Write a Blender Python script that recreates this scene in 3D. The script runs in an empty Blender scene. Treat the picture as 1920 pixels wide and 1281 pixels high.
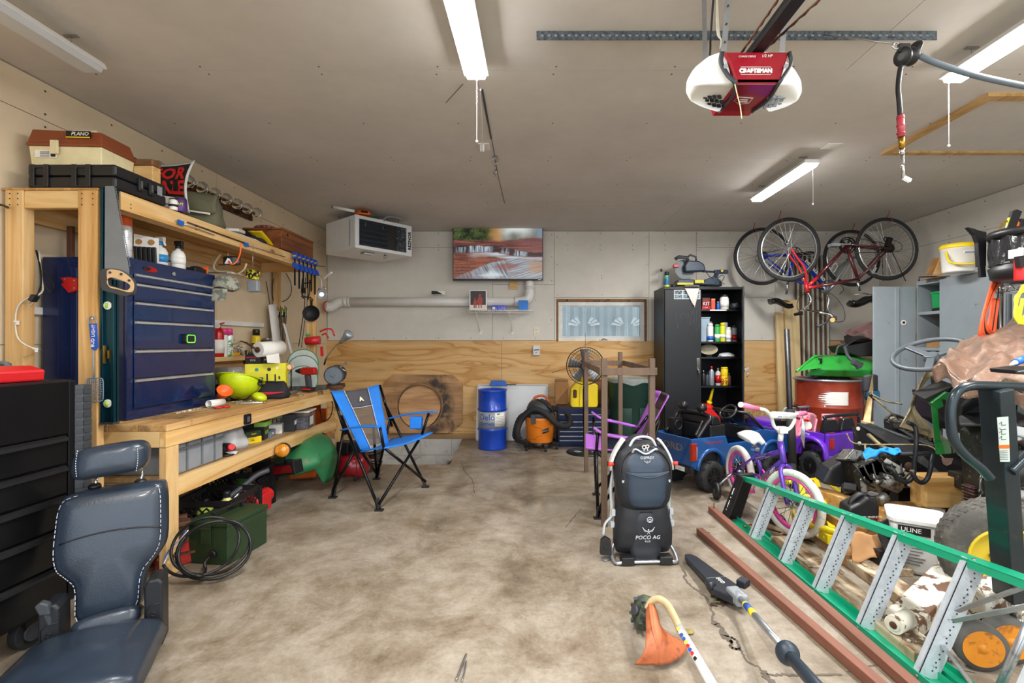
# a workbench garage. class E collects shapes into one mesh (A/X boxes, B bar, C cylinder, T tube, L lathe, P extruded outline, O ring, E ellipsoid, G surface grid);
# its p(name, material) links them as a part of the current thing t; P(px, py, Y) is the room point at depth Y seen at a pixel of the photo
import bpy,sys,math,random
rg=range
from math import pi,sin,cos,radians as R
YY=0,1,0
from mathutils import Vector as V,Matrix,Euler
def F(x,y,z):return V((x,y,z))
def zv(z):return V((0,0,z))
random.seed(7)
sc=bpy.context.scene
COL=sc.collection
# -- camera, world, exposure
F_PX,CX,CY,CH=909.0,1010.0,643.0,1.21
cd=bpy.data.cameras.new('camera');cam=bpy.data.objects.new('camera',cd);COL.objects.link(cam)
cam.location=(0,0,CH);cam.rotation_euler=(pi/2,0,0)
cd.sensor_width=36;cd.lens=F_PX*36/1920
cd.shift_x=-(CX-960)/1920;cd.shift_y=(CY-640.5)/1920
cd.clip_start=.05
sc.camera=cam
sc.view_settings.view_transform='Standard';sc.view_settings.look='None'
sc.view_settings.gamma=1;sc.view_settings.use_curve_mapping=False
sc.view_settings.exposure=0.5
sc.cycles.use_denoising=True
sc.cycles.max_bounces=8;sc.cycles.diffuse_bounces=4;sc.cycles.transparent_max_bounces=12
sc.cycles.caustics_reflective=False;sc.cycles.caustics_refractive=False
sc.cycles.sample_clamp_indirect=6
w=bpy.data.worlds.new('daylight');sc.world=w;w.use_nodes=True
w.node_tree.nodes['Background'].inputs[0].default_value=(.80,.90,1.0,1)
w.node_tree.nodes['Background'].inputs[1].default_value=2.3
# room extents (metres)
XL,XR,YB,YF,ZC=-2.70,4.33,6.15,-1.7,2.63
DOOR_X0,DOOR_X1,DOOR_Z=-2.2,3.9,2.2
def area(name,loc,rot,sx,sy,power,col=(1,1,1),portal=False):
 l=bpy.data.lights.new(name,'AREA');l.shape='RECTANGLE';l.size=sx;l.size_y=sy
 l.energy=power;l.color=col
 o=bpy.data.objects.new(name,l);COL.objects.link(o);o.location=loc;o.rotation_euler=rot
 if portal:l.cycles.is_portal=True
 return o
# daylight through the open garage door behind the camera
area('door_daylight_portal',((DOOR_X0+DOOR_X1)/2,YF,DOOR_Z/2),(pi/2,0,0),DOOR_X1-DOOR_X0,DOOR_Z,1,portal=True)
TUBE_POWER=36
# -- pixel -> world helpers used for measuring the photo
def P(px,py,Y):return F((px-CX)*Y/F_PX,Y,CH-(py-CY)*Y/F_PX)
def PF(px,py,z=0.0):return P(px,py,F_PX*(CH-z)/(py-CY))
def PX(px,py,X):return P(px,py,X*F_PX/(px-CX))
def at(px,Y,z=0.0):return F((px-CX)*Y/F_PX,Y,z)
# -- materials
MATS={}
def lin(c):
 if isinstance(c,str):c=tuple(int(c[i:i+2],16)for i in(0,2,4))
 c=[x/255 for x in c]
 return tuple(x/12.92 if x<=.04045 else((x+.055)/1.055)**2.4 for x in c)
def nt(name):
 m=bpy.data.materials.new(name);m.use_nodes=True
 t=m.node_tree;b=t.nodes['Principled BSDF']
 return m,t,b
def N(t,typ,**kw):
 n=t.nodes.new(typ)
 for k,v in kw.items():
  if k in n.inputs:n.inputs[k].default_value=v
  else:setattr(n,k,v)
 return n
def coords(t,scale=(1,1,1),rot=(0,0,0),loc=(0,0,0)):
 tc=N(t,'ShaderNodeTexCoord');mp=N(t,'ShaderNodeMapping')
 mp.inputs['Scale'].default_value=scale;mp.inputs['Rotation'].default_value=rot;mp.inputs['Location'].default_value=loc
 t.links.new(tc.outputs['Object'],mp.inputs[0]);return mp.outputs[0]
def ramp(t,fac,stops,interp='LINEAR'):
 r=N(t,'ShaderNodeValToRGB');r.color_ramp.interpolation=interp
 el=r.color_ramp.elements
 while len(el)<len(stops):el.new(.5)
 for e,(p,c)in zip(el,stops):
  e.position=p;e.color=(*c,1)if len(c)==3 else c
 t.links.new(fac,r.inputs[0]);return r.outputs[0]
def noise(t,vec,scale,detail=3,rough=.5,dist=0):
 n=N(t,'ShaderNodeTexNoise');n.inputs['Scale'].default_value=scale;n.inputs['Detail'].default_value=detail
 n.inputs['Roughness'].default_value=rough;n.inputs['Distortion'].default_value=dist
 t.links.new(vec,n.inputs['Vector']);return n.outputs[0]
def mixc(t,fac,a,b,mode='MIX'):
 m=N(t,'ShaderNodeMix',data_type='RGBA',blend_type=mode)
 for s,v in((m.inputs[0],fac),(m.inputs[6],a),(m.inputs[7],b)):
  if hasattr(v,'links')or isinstance(v,bpy.types.NodeSocket):t.links.new(v,s)
  else:s.default_value=v if isinstance(v,(int,float))else(*v,1)
 return m.outputs[2]
def bumpn(t,b,h,strength,dist=.01):
 n=N(t,'ShaderNodeBump');n.inputs['Strength'].default_value=strength;n.inputs['Distance'].default_value=dist
 t.links.new(h,n.inputs['Height']);t.links.new(n.outputs[0],b.inputs['Normal'])
def I(name,c,rough=.5,metal=0,var=.12,vs=9,bump=0,bs=60,coat=0,trans=0,alpha=1,emit=0,c2=None,W=(.55,.62),spec=None,ior=None):
 """plain surface with its own mottling; c2 = a second colour in irregular patches (rust, dirt, bare spots)"""
 if name in MATS:return MATS[name]
 m,t,b=nt(name);c=lin(c);v=coords(t)
 n=noise(t,v,vs,4,.6)
 lo=tuple(x*(1-var)for x in c);hi=tuple(min(1,x*(1+var))for x in c)
 col=ramp(t,n,[(.3,lo),(.7,hi)])
 if c2 is not None:
  n2=noise(t,v,vs*1.7,6,.62,.4)
  f=ramp(t,n2,[(W[0],(0,0,0)),(W[1],(1,1,1))])
  col=mixc(t,f,col,lin(c2))
 t.links.new(col,b.inputs['Base Color'])
 b.inputs['Roughness'].default_value=rough;b.inputs['Metallic'].default_value=metal
 b.inputs['Coat Weight'].default_value=coat;b.inputs['Transmission Weight'].default_value=trans
 b.inputs['Alpha'].default_value=alpha
 if ior:b.inputs['IOR'].default_value=ior
 if spec is not None:b.inputs['Specular IOR Level'].default_value=spec
 if emit:
  t.links.new(col,b.inputs['Emission Color']);b.inputs['Emission Strength'].default_value=emit
 if bump:bumpn(t,b,noise(t,v,bs,3),bump,.005)
 MATS[name]=m;return m
def wood(name,c1,c2,scale=(1,1,1),ax='X',fine=1.0,rough=.6,knots=.0,knotc='6b4423',dirt=None,dirtamt=(.6,.75)):
 """grain stretched along ax"""
 if name in MATS:return MATS[name]
 m,t,b=nt(name)
 s={'X':(.6,9,9),'Y':(9,.6,9),'Z':(9,9,.6)}[ax]
 v=coords(t,tuple(a*q*fine for a,q in zip(s,scale)))
 n=noise(t,v,1.0,5,.6,1.3)
 wv=N(t,'ShaderNodeMath',operation='MULTIPLY');wv.inputs[1].default_value=5.0;t.links.new(n,wv.inputs[0])
 fr=N(t,'ShaderNodeMath',operation='PINGPONG');fr.inputs[1].default_value=1.0;t.links.new(wv.outputs[0],fr.inputs[0])
 col=ramp(t,fr.outputs[0],[(0,lin(c1)),(.75,lin(c2)),(1,tuple(.8*x for x in lin(c2)))])
 n2=noise(t,coords(t),2.3,3)
 col=mixc(t,.35,col,ramp(t,n2,[(.3,(.55,.5,.45)),(.7,(1,1,1))]),'MULTIPLY')
 if knots:
  vo=N(t,'ShaderNodeTexVoronoi');vo.inputs['Scale'].default_value=knots
  sv={'X':(.5,1,1),'Y':(1,.5,1),'Z':(1,1,.5)}[ax]
  t.links.new(coords(t,sv),vo.inputs['Vector'])
  f=ramp(t,vo.outputs[0],[(.05,(1,1,1)),(.13,(0,0,0))])
  col=mixc(t,f,col,lin(knotc))
 if dirt:
  f=ramp(t,noise(t,coords(t),4,6,.65,.6),[(dirtamt[0],(0,0,0)),(dirtamt[1],(1,1,1))])
  col=mixc(t,f,col,lin(dirt))
 t.links.new(col,b.inputs['Base Color']);b.inputs['Roughness'].default_value=rough
 bumpn(t,b,n,.15,.004)
 MATS[name]=m;return m
# -- mesh builder
class E:
 def p(s,n,m,parent=0,*a,**k):return pt(n,s,m,sys._getframe(1).f_locals['t']if parent==0 else parent,*a,**k)
 def __init__(s):s.v=[];s.f=[];s.sm=[];s.mi=[];s.k=0;s.M=Matrix.Identity(4)
 def add(s,vs,fs,smooth=False):
  b=len(s.v);s.v+=[s.M@V(p)for p in vs]
  s.f+=[tuple(i+b for i in f)for f in fs];s.sm+=[smooth]*len(fs);s.mi+=[s.k]*len(fs);return s
 def A(s,x0,x1,y0,y1,z0,z1):
  return s.add([(x,y,z)for x in(x0,x1)for y in(y0,y1)for z in(z0,z1)],
 [(0,1,3,2),(4,6,7,5),(0,4,5,1),(2,3,7,6),(0,2,6,4),(1,5,7,3)])
 def X(s,c,sz,rot=None):
  m=(Euler(rot).to_matrix()if isinstance(rot,(tuple,list))else rot)if rot is not None else Matrix.Identity(3)
  c=V(c);h=V(sz)/2
  return s.add([c+m@F(x*h.x,y*h.y,z*h.z)for x in(-1,1)for y in(-1,1)for z in(-1,1)],
 [(0,1,3,2),(4,6,7,5),(0,4,5,1),(2,3,7,6),(0,2,6,4),(1,5,7,3)])
 def frame(s,d,up=(0,0,1)):
  d=V(d).normalized();up=V(up)
  if abs(d.dot(up.normalized()))>.98:up=F(0,1,0)if abs(d.y)<.9 else F(1,0,0)
  x=d.cross(up).normalized();y=x.cross(d).normalized();return x,y,d
 def B(s,p,q,w,h,up=(0,0,1)):
  p,q=V(p),V(q);x,y,d=s.frame(q-p,up)
  vs=[a+x*sx*w/2+y*sy*h/2 for a in(p,q)for sx,sy in((-1,-1),(1,-1),(1,1),(-1,1))]
  return s.add(vs,[(3,2,1,0),(4,5,6,7),(0,1,5,4),(1,2,6,5),(2,3,7,6),(3,0,4,7)])
 def C(s,p,q,r0,r1=None,K=16,caps=True):
  p,q=V(p),V(q);r1=r0 if r1 is None else r1;x,y,d=s.frame(q-p)
  vs=[a+(x*cos(t)+y*sin(t))*r for a,r in((p,r0),(q,r1))for t in[2*pi*i/K for i in rg(K)]]
  s.add(vs,[(i,(i+1)%K,K+(i+1)%K,K+i)for i in rg(K)],True)
  if caps:
   b=len(s.v)-2*K;s.f+=[tuple(b+i for i in reversed(rg(K))),tuple(b+K+i for i in rg(K))]
   s.sm+=[False]*2;s.mi+=[s.k]*2
  return s
 def T(s,pts,r,K=8,closed=False,flat=1.0,up=(0,0,1)):
  pts=[V(p)for p in pts];n=len(pts);rr=r if isinstance(r,(list,tuple))else[r]*n
  vs=[];px=None
  for i,p in enumerate(pts):
   a=pts[i-1]if(i or closed)else pts[0];b=pts[(i+1)%n]if(i<n-1 or closed)else pts[-1]
   d=(b-a).normalized()if(b-a).length>1e-9 else zv(1)
   if px is None:x,y,_=s.frame(d,up)
   else:
    x=(px-d*px.dot(d))
    x=x.normalized()if x.length>1e-6 else s.frame(d,up)[0]
    y=d.cross(x)
   if px is None:y=d.cross(x)
   px=x
   vs+=[p+(x*cos(t)*rr[i]+y*sin(t)*rr[i]*flat)for t in[2*pi*j/K for j in rg(K)]]
  m=n if closed else n-1
  s.add(vs,[(i*K+j,i*K+(j+1)%K,((i+1)%n)*K+(j+1)%K,((i+1)%n)*K+j)for i in rg(m)for j in rg(K)],True)
  if not closed:
   b=len(s.v)-n*K;s.f+=[tuple(b+i for i in reversed(rg(K))),tuple(b+(n-1)*K+i for i in rg(K))]
   s.sm+=[False]*2;s.mi+=[s.k]*2
  return s
 def L(s,prof,o=(0,0,0),ax=(0,0,1),K=24,arc=2*pi,caps=True):
  o=V(o);x,y,d=s.frame(ax);n=len(prof);full=abs(arc-2*pi)<1e-6;m=K if full else K+1
  vs=[o+d*z+(x*cos(t)+y*sin(t))*r for r,z in prof for t in[arc*i/K for i in rg(m)]]
  s.add(vs,[(i*m+j,i*m+(j+1)%m,(i+1)*m+(j+1)%m,(i+1)*m+j)for i in rg(n-1)for j in rg(K)],True)
  if caps and full:
   b=len(s.v)-n*m
   if prof[0][0]>1e-6:s.f.append(tuple(b+i for i in reversed(rg(m))));s.sm.append(False);s.mi.append(s.k)
   if prof[-1][0]>1e-6:s.f.append(tuple(b+(n-1)*m+i for i in rg(m)));s.sm.append(False);s.mi.append(s.k)
  return s
 def O(s,c,ax,Rr,r,K=32,rs=8,flat=1.0):
  c=V(c);x,y,d=s.frame(ax)
  vs=[]
  for i in rg(K):
   t=2*pi*i/K;e=x*cos(t)+y*sin(t)
   vs+=[c+e*(Rr+r*cos(u))+d*r*flat*sin(u)for u in[2*pi*j/rs for j in rg(rs)]]
  return s.add(vs,[(i*rs+j,((i+1)%K)*rs+j,((i+1)%K)*rs+(j+1)%rs,i*rs+(j+1)%rs)for i in rg(K)for j in rg(rs)],True)
 def P(s,pts,vec,smooth=False):
  pts=[V(p)for p in pts];n=len(pts);vec=V(vec)
  nn=sum(((pts[i]-pts[0]).cross(pts[(i+1)%n]-pts[0])for i in rg(1,n-1)),zv(0))
  if nn.dot(vec)>0:pts=pts[::-1]
  s.add(pts+[p+vec for p in pts],[tuple(rg(n)),tuple(reversed(rg(n,2*n)))]+[((i+1)%n,i,n+i,n+(i+1)%n)for i in rg(n)])
  if smooth:
   for k in rg(1,n+1):s.sm[-k]=True
  return s
 def E(s,c,r,rot=None,K=20,rings=12):
  m=Euler(rot).to_matrix()if rot is not None else Matrix.Identity(3);c=V(c);r=(r,r,r)if isinstance(r,(int,float))else r
  vs=[c+m@zv(r[2])]
  for i in rg(1,rings):
   a=pi*i/rings
   vs+=[c+m@F(r[0]*sin(a)*cos(t),r[1]*sin(a)*sin(t),r[2]*cos(a))for t in[2*pi*j/K for j in rg(K)]]
  vs.append(c+m@zv(-r[2]));L=len(vs)-1
  fs=[(0,1+j,1+(j+1)%K)for j in rg(K)]
  for i in rg(rings-2):
   fs+=[(1+i*K+j,1+(i+1)*K+j,1+(i+1)*K+(j+1)%K,1+i*K+(j+1)%K)for j in rg(K)]
  fs+=[(L,1+(rings-2)*K+(j+1)%K,1+(rings-2)*K+j)for j in rg(K)]
  return s.add(vs,fs,True)
 def G(s,fn,nu,nv,th=0.0,smooth=True):
  """surface fn(u,v) u,v in 0..1; th thickens along the normal"""
  g=[[V(fn(i/nu,j/nv))for j in rg(nv+1)]for i in rg(nu+1)]
  vs=[p for row in g for p in row];q=nv+1
  fs=[(i*q+j,(i+1)*q+j,(i+1)*q+j+1,i*q+j+1)for i in rg(nu)for j in rg(nv)]
  if not th:return s.add(vs,fs,smooth)
  nrm=[]
  for i in rg(nu+1):
   for j in rg(nv+1):
    a=g[min(i+1,nu)][j]-g[max(i-1,0)][j];b=g[i][min(j+1,nv)]-g[i][max(j-1,0)]
    c=a.cross(b);nrm.append(c.normalized()if c.length>1e-12 else zv(1))
  n0=len(vs);vs2=[p-nn*th for p,nn in zip(vs,nrm)]
  fs2=[tuple(n0+k for k in reversed(f))for f in fs]
  ed=[(i*q)for i in rg(nu+1)]+[nu*q+j for j in rg(1,nv+1)]+[i*q+nv for i in rg(nu-1,-1,-1)]+[j for j in rg(nv-1,0,-1)]
  e=[(ed[(k+1)%len(ed)],ed[k],n0+ed[k],n0+ed[(k+1)%len(ed)])for k in rg(len(ed))]
  return s.add(vs+vs2,fs+fs2+e,smooth)
 def mesh(s,name):
  me=bpy.data.meshes.new(name);me.from_pydata([tuple(p)for p in s.v],[],s.f)
  me.polygons.foreach_set('use_smooth',s.sm);me.polygons.foreach_set('material_index',s.mi);me.update()
  return me
def tag(o,label=None,cat=None,group=None,kind=None):
 for k,v in(('label',label),('category',cat),('group',group),('kind',kind)):
  if v:o[k]=v
 return o
WTH=[]
def T(name,label,cat,loc=None,rot=(0,0,0),group=None):
 auto=loc is None;loc=loc or(0,0,0)
 """an Empty that parents its parts; auto = parts are given in room coordinates, the origin is moved to the thing's base at the end"""
 o=bpy.data.objects.new(name,None);COL.objects.link(o);o.empty_display_size=.1
 o.location=loc;o.rotation_euler=rot if isinstance(rot,(tuple,list))else(0,0,rot)
 tag(o,label,cat,group)
 if auto:WTH.append(o)
 return o
def pt(name,mb,m,parent=None,bev=0,K=2,label=None,sub=0,kind=None):
 me=mb.mesh(name);o=bpy.data.objects.new(name,me);COL.objects.link(o)
 for mm in(m if isinstance(m,(list,tuple))else[m]):me.materials.append(mm)
 if parent is not None:o.parent=parent
 if bev:
  b=o.modifiers.new('edge','BEVEL');b.width=bev;b.segments=K;b.limit_method='ANGLE';b.angle_limit=R(40)
  b.harden_normals=False
 if sub:
  b=o.modifiers.new('round','SUBSURF');b.levels=sub;b.render_levels=sub
 if label:o['label']=label
 if kind:o['kind']=kind
 return o
def solo(name,mb,m,label,cat,group=None,bev=0,kind=None,**kw):
 """a thing that is one mesh, given in room coordinates; origin moved to its base"""
 o=pt(name,mb,m,None,bev,**kw);tag(o,label,cat,group,kind);WTH.append(o);return o
def sc_(name,mb,m,parent=None,bev=0):
 o=pt(name,mb,m,parent,bev)
 if parent is None:o['kind']='structure'
 return o
def settle():
 for r in WTH:
  ms=[r]if r.type=='MESH'else[]
  def walk(o):
   for c in o.children:
    if c.type=='MESH':ms.append(c)
    walk(c)
  walk(r)
  vs=[v.co for m in ms for v in m.data.vertices]
  if not vs:continue
  lo=[min(v[i]for v in vs)for i in rg(3)];hi=[max(v[i]for v in vs)for i in rg(3)]
  c=F((lo[0]+hi[0])/2,(lo[1]+hi[1])/2,lo[2])
  for d in{m.data for m in ms}:d.transform(Matrix.Translation(-c))
  r.location=r.location+c
def U(name,s,size,m,parent,org,xdir,ydir,depth=.0015,align='CENTER',sx=1.0,shear=0.0,bold=0.0):
 """lettering as a mesh: org = centre point, xdir reading direction, ydir up"""
 c=bpy.data.curves.new(name,'FONT');c.body=s;c.size=size;c.extrude=depth;c.align_x=align;c.align_y='CENTER'
 c.shear=shear;c.offset=bold;c.resolution_u=2
 tmp=bpy.data.objects.new(name+'_src',c);COL.objects.link(tmp)
 dg=bpy.context.evaluated_depsgraph_get();me=bpy.data.meshes.new_from_object(tmp.evaluated_get(dg))
 bpy.data.objects.remove(tmp);bpy.data.curves.remove(c)
 x=V(xdir).normalized();y=V(ydir).normalized();z=x.cross(y)
 M=Matrix(((x.x*sx,y.x,z.x,org[0]),(x.y*sx,y.y,z.y,org[1]),(x.z*sx,y.z,z.z,org[2]),(0,0,0,1)))
 me.transform(M);me.name=name
 me.materials.clear();me.materials.append(m)
 o=bpy.data.objects.new(name,me);COL.objects.link(o)
 if parent is not None:o.parent=parent
 return o
def Q(pts,n=6,closed=False):
 pts=[V(p)for p in pts];out=[];L=len(pts)
 for i in rg(L if closed else L-1):
  p1,p2=pts[i],pts[(i+1)%L]
  p0=pts[i-1]if(i or closed)else p1*2-p2
  p3=pts[(i+2)%L]if(i+2<L or closed)else p2*2-p1
  for k in rg(n):
   t=k/n;out.append(.5*((2*p1)+(p2-p0)*t+(2*p0-5*p1+4*p2-p3)*t*t+(3*p1-p0-3*p2+p3)*t**3))
 if not closed:out.append(pts[-1])
 return out
def rr2(w,h,r,n=4,cx=0,cy=0):
 """rounded rectangle outline in 2D"""
 o=[]
 for ax,ay,a0 in((w/2-r,h/2-r,0),(-w/2+r,h/2-r,pi/2),(-w/2+r,-h/2+r,pi),(w/2-r,-h/2+r,3*pi/2)):
  for k in rg(n+1):
   a=a0+pi/2*k/n;o.append((cx+ax+r*cos(a),cy+ay+r*sin(a)))
 return o
# == materials of the room
def drywall(name,c,seam=None):
 m,t,b=nt(name);v=coords(t)
 n=noise(t,v,1.1,5,.6);n3=noise(t,v,9,4,.6)
 c=lin(c)
 col=ramp(t,n,[(.3,tuple(x*.9 for x in c)),(.7,tuple(min(1,x*1.06)for x in c))])
 col=mixc(t,.25,col,ramp(t,n3,[(.3,(.86,.85,.83)),(.6,(1,1,1))]),'MULTIPLY')
 # screw heads: small dark dots on a 40 x 30 cm grid
 t.links.new(col,b.inputs['Base Color']);b.inputs['Roughness'].default_value=.85
 bumpn(t,b,noise(t,v,120,3),.08,.003)
 MATS[name]=m;return m
Jx=drywall('ceiling_drywall',(214,209,202))
Ji=drywall('wall_drywall',(222,217,207))
M_wallL=drywall('side_wall_drywall',(228,209,177))
Jc=I('screw_head','5b544b',.5,.3)
def plymat():
 m,t,b=nt('plywood_sheathing');v=coords(t,(.55,2,3.4))
 n=noise(t,v,1.15,3,.5,1.0)
 mu=N(t,'ShaderNodeMath',operation='MULTIPLY');mu.inputs[1].default_value=4.5;t.links.new(n,mu.inputs[0])
 fr=N(t,'ShaderNodeMath',operation='FRACT');t.links.new(mu.outputs[0],fr.inputs[0])
 col=ramp(t,fr.outputs[0],[(0,lin('dcaf70')),(.45,lin('e3bc84')),(.8,lin('d6a665')),(.95,lin('c08c4c')),(1,lin('dcaf70'))])
 col=mixc(t,.5,col,ramp(t,noise(t,coords(t,(.4,1,8)),2.5,5,.65),[(.3,(.72,.66,.55)),(.65,(1,1,1))]),'MULTIPLY')
 vo=N(t,'ShaderNodeTexVoronoi');vo.inputs['Scale'].default_value=1.1;t.links.new(coords(t,(1,1,1.6),loc=(.3,0,.2)),vo.inputs['Vector'])
 col=mixc(t,ramp(t,vo.outputs[0],[(.02,(1,1,1)),(.06,(0,0,0))]),col,lin('8a5a2c'))
 t.links.new(col,b.inputs['Base Color']);b.inputs['Roughness'].default_value=.6
 MATS['ply']=m;return m
M_ply=plymat()
def concrete():
 m,t,b=nt('concrete_floor');v=coords(t)
 n1=noise(t,v,2.2,10,.75,.3);n2=noise(t,v,9,9,.75,.4);n3=noise(t,v,60,3,.6)
 col=ramp(t,n1,[(.32,lin('63584a')),(.44,lin('857968')),(.54,lin('9a9082')),(.68,lin('ada597'))])
 col=mixc(t,.9,col,ramp(t,n2,[(.30,(.58,.53,.47)),(.44,(.88,.85,.81)),(.62,(1.0,1.0,1.0))]),'MULTIPLY')
 # worn streaks of tyre dirt running towards the door and dark oil spots
 n4=noise(t,coords(t,(2.6,.35,1),loc=(.4,.1,0)),1.3,4,.6,.4)
 col=mixc(t,ramp(t,n4,[(.58,(0,0,0)),(.72,(.55,.55,.55))]),col,lin('7d6c55'))
 vo=N(t,'ShaderNodeTexVoronoi');vo.inputs['Scale'].default_value=2.4;t.links.new(v,vo.inputs['Vector'])
 col=mixc(t,ramp(t,vo.outputs[0],[(.02,(.75,.75,.75)),(.075,(0,0,0))]),col,lin('75664f'))
 col=mixc(t,.35,col,ramp(t,n3,[(.35,(.7,.68,.65)),(.6,(1,1,1))]),'MULTIPLY')
 t.links.new(col,b.inputs['Base Color'])
 r=ramp(t,n2,[(.3,(.38,)*3),(.7,(.62,)*3)]);t.links.new(r,b.inputs['Roughness'])
 bumpn(t,b,n3,.12,.003)
 MATS['concrete']=m;return m
M_conc=concrete()
M_block=I('foundation_block',(196,192,184),.9,bump=.4,bs=60,c2='7d6a55',W=(.56,.7),vs=3)
M_dirt=I('dirt','5d4a36',.95,bump=.6,bs=25,var=.3)
# == shell
PITX,PITY=-.93,4.82
f=E()
f.A(XL-.1,XR+.1,YF-2.5,PITY,-.25,0);f.P([(PITX+.045,PITY,0),(XR+.1,PITY,0),(XR+.1,YB+.1,0),(PITX-.04,YB+.1,0)],(0,0,-.25))
floor=sc_('floor',f,M_conc)
f=E();f.A(XL-.1,PITX+.3,PITY-.2,YB+.1,-.62,-.5)
f.P([(PITX-.45,PITY,-.5),(PITX+.06,PITY,-.5),(PITX+.06,PITY,-.06)],(0,1.2,0))
sc_('floor_pit_dirt',f,M_dirt,floor)
f=E()
for z0 in(-.42,-.21):
 off=.2 if z0<-.3 else 0
 x=XL+off-.4
 while x<PITX+.2:
  f.A(x+.004,min(x+.396,PITX+.2),YB-.012,YB+.05,z0+.004,z0+.206);x+=.4
f.A(XL,PITX+.2,YB+.0,YB+.06,-.5,0)
sc_('foundation_blocks',f,M_block,floor)
# cracks (filled crack lines across the slab)
def strip(mb,pts,w,z=.0018):
 pts=[F(p[0],p[1],0)for p in pts];L=[];Rr=[]
 for i,p in enumerate(pts):
  d=(pts[min(i+1,len(pts)-1)]-pts[max(i-1,0)]).normalized();n=F(-d.y,d.x,0)
  ww=(w[i]if isinstance(w,list)else w)*random.uniform(.7,1.6)/2
  L.append(p+n*ww+zv(z));Rr.append(p-n*ww+zv(z))
 k=len(pts);mb.add(L+Rr,[(i,k+i,k+i+1,i+1)for i in rg(k-1)])
def wob(pix,n=7,a=.006):
 pp=Q([PF(*p)for p in pix],n);return[p+F(random.uniform(-a,a),random.uniform(-a,a),0)for p in pp]
cr=E()
strip(cr,wob([(1267,1040),(1283,1070),(1284,1085),(1300,1103),(1318,1115),(1335,1145),(1338,1165)]),.010)
strip(cr,wob([(1338,1165),(1352,1178),(1362,1196),(1372,1206)]),.022)
strip(cr,wob([(1372,1206),(1369,1213),(1380,1218),(1386,1216),(1378,1200),(1370,1196)]),.010)
strip(cr,wob([(1386,1218),(1400,1238),(1425,1255),(1438,1270),(1460,1300)]),[.006]*16+[.02]*20)
strip(cr,wob([(1438,1267),(1470,1266),(1500,1268),(1580,1264)]),.008)
strip(cr,wob([(1590,1262),(1690,1240),(1830,1262)]),.004)
strip(cr,wob([(866,868),(872,885),(885,900),(890,925)],a=.004),.004)
strip(cr,wob([(1060,990),(1072,975),(1090,955)],a=.003),.004)
M_crack=I('crack_filler','5c5348',.7,bump=.3)
sc_('crack_filler',cr,M_crack,floor)
# ceiling of drywall sheets with open joints
c=E();g=.0016
ys=[YF-.1,-.0,1.312,2.526,3.74,4.955,YB+.02]
xs={0:[XL-.1,-1.0,2.6,XR+.1],1:[XL-.1,.3,XR+.1],2:[XL-.1,1.6,XR+.1],3:[XL-.1,-.33,3.3,XR+.1],4:[XL-.1,-.345,3.3,XR+.1],5:[XL-.1,1.5,XR+.1]}
for i in rg(6):
 for a,b_ in zip(xs[i],xs[i][1:]):
  c.A(a+g,b_-g,ys[i]+g,ys[i+1]-g,ZC,ZC+.012)
c.A(XL-.1,XR+.1,YF-.1,YB+.1,ZC+.008,ZC+.1)
ceil=sc_('ceiling',c,Jx)
s=E()
def screws(mb,pts,n,r=.005):
 n=V(n)
 for p in pts:mb.C(V(p),V(p)+n*.002,r,r,6)
sp=[]
for i in rg(1,6):
 for x in[XL+.35+.61*k for k in rg(12)]:
  if x<XR:sp+=[(x+.02*sin(9*x+i),ys[i]+.035,ZC),(x,ys[i]-.035,ZC)]
  if x<XR and i<6:sp+=[(x,(ys[i]+ys[min(i+1,6)])/2,ZC)]
screws(s,sp,(0,0,-1));sc_('ceiling_screws',s,Jc,ceil)
# back wall: plywood wainscot below, drywall sheets above, with a window opening
WX0,WX1,WZ0,WZ1=.225,1.37,1.225,1.765
zt=1.24
w_=E()
w_.A(XL-.1,XR+.1,YB+.02,YB+.15,-.5,WZ0);w_.A(XL-.1,WX0,YB+.02,YB+.15,WZ0,ZC+.1);w_.A(WX1,XR+.1,YB+.02,YB+.15,WZ0,ZC+.1);w_.A(WX0,WX1,YB+.02,YB+.15,WZ1,ZC+.1)
def sheet(x0,x1,z0,z1):w_.A(x0+.002,x1-.002,YB,YB+.02,z0+.002,z1-.002)
x3=-.585
sheet(XL+.02,x3,zt,2.42);sheet(XL+.02,x3,2.42,ZC-.01)
sheet(x3,.2,zt,1.95);sheet(x3,.2,1.95,ZC-.01)
sheet(.2,1.4,1.785,ZC-.01);sheet(WX1+.02,1.44,zt,1.785);sheet(1.4,2.0,1.785,ZC-.01)
sheet(1.44,3.0,zt,1.785);sheet(2.0,XR,2.42,ZC-.01);sheet(2.0,3.0,1.785,2.42);sheet(3.0,XR,zt,2.42);sheet(.2,WX0,zt,1.785)
wb=sc_('wall_back',w_,Ji)
s=E();sp=[]
for z in(1.27,1.75,2.39,2.45,2.6):
 for k in rg(17):sp.append((XL+.2+.41*k,YB,z))
sp+=[(.235,YB,z)for z in(1.82,2.2,2.55)]+[(1.37,YB,z)for z in(1.82,2.2,2.55)]+[(.165,YB,z)for z in(1.5,2.0,2.3,2.58)]+[(.8,YB,1.82),(.8,YB,2.03),(.8,YB,2.06)]
screws(s,[p for p in sp if not(WX0<p[0]<WX1 and p[2]<WZ1)],(0,-1,0),.006);sc_('wall_screws',s,Jc,wb)
p_=E()
for a,b_ in((XL,-.47),(-.47,1.97),(1.97,XR)):p_.A(a+.002,b_-.002,YB-.004,YB+.02,.012,zt-.004)
sc_('plywood_wainscot',p_,M_ply,wb)
b_=E();b_.A(XL,-.42,YB-.03,YB,0.0,.06);sc_('baseboard_back',b_,wood('sill_wood','b9955f','a27f4d'))
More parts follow.
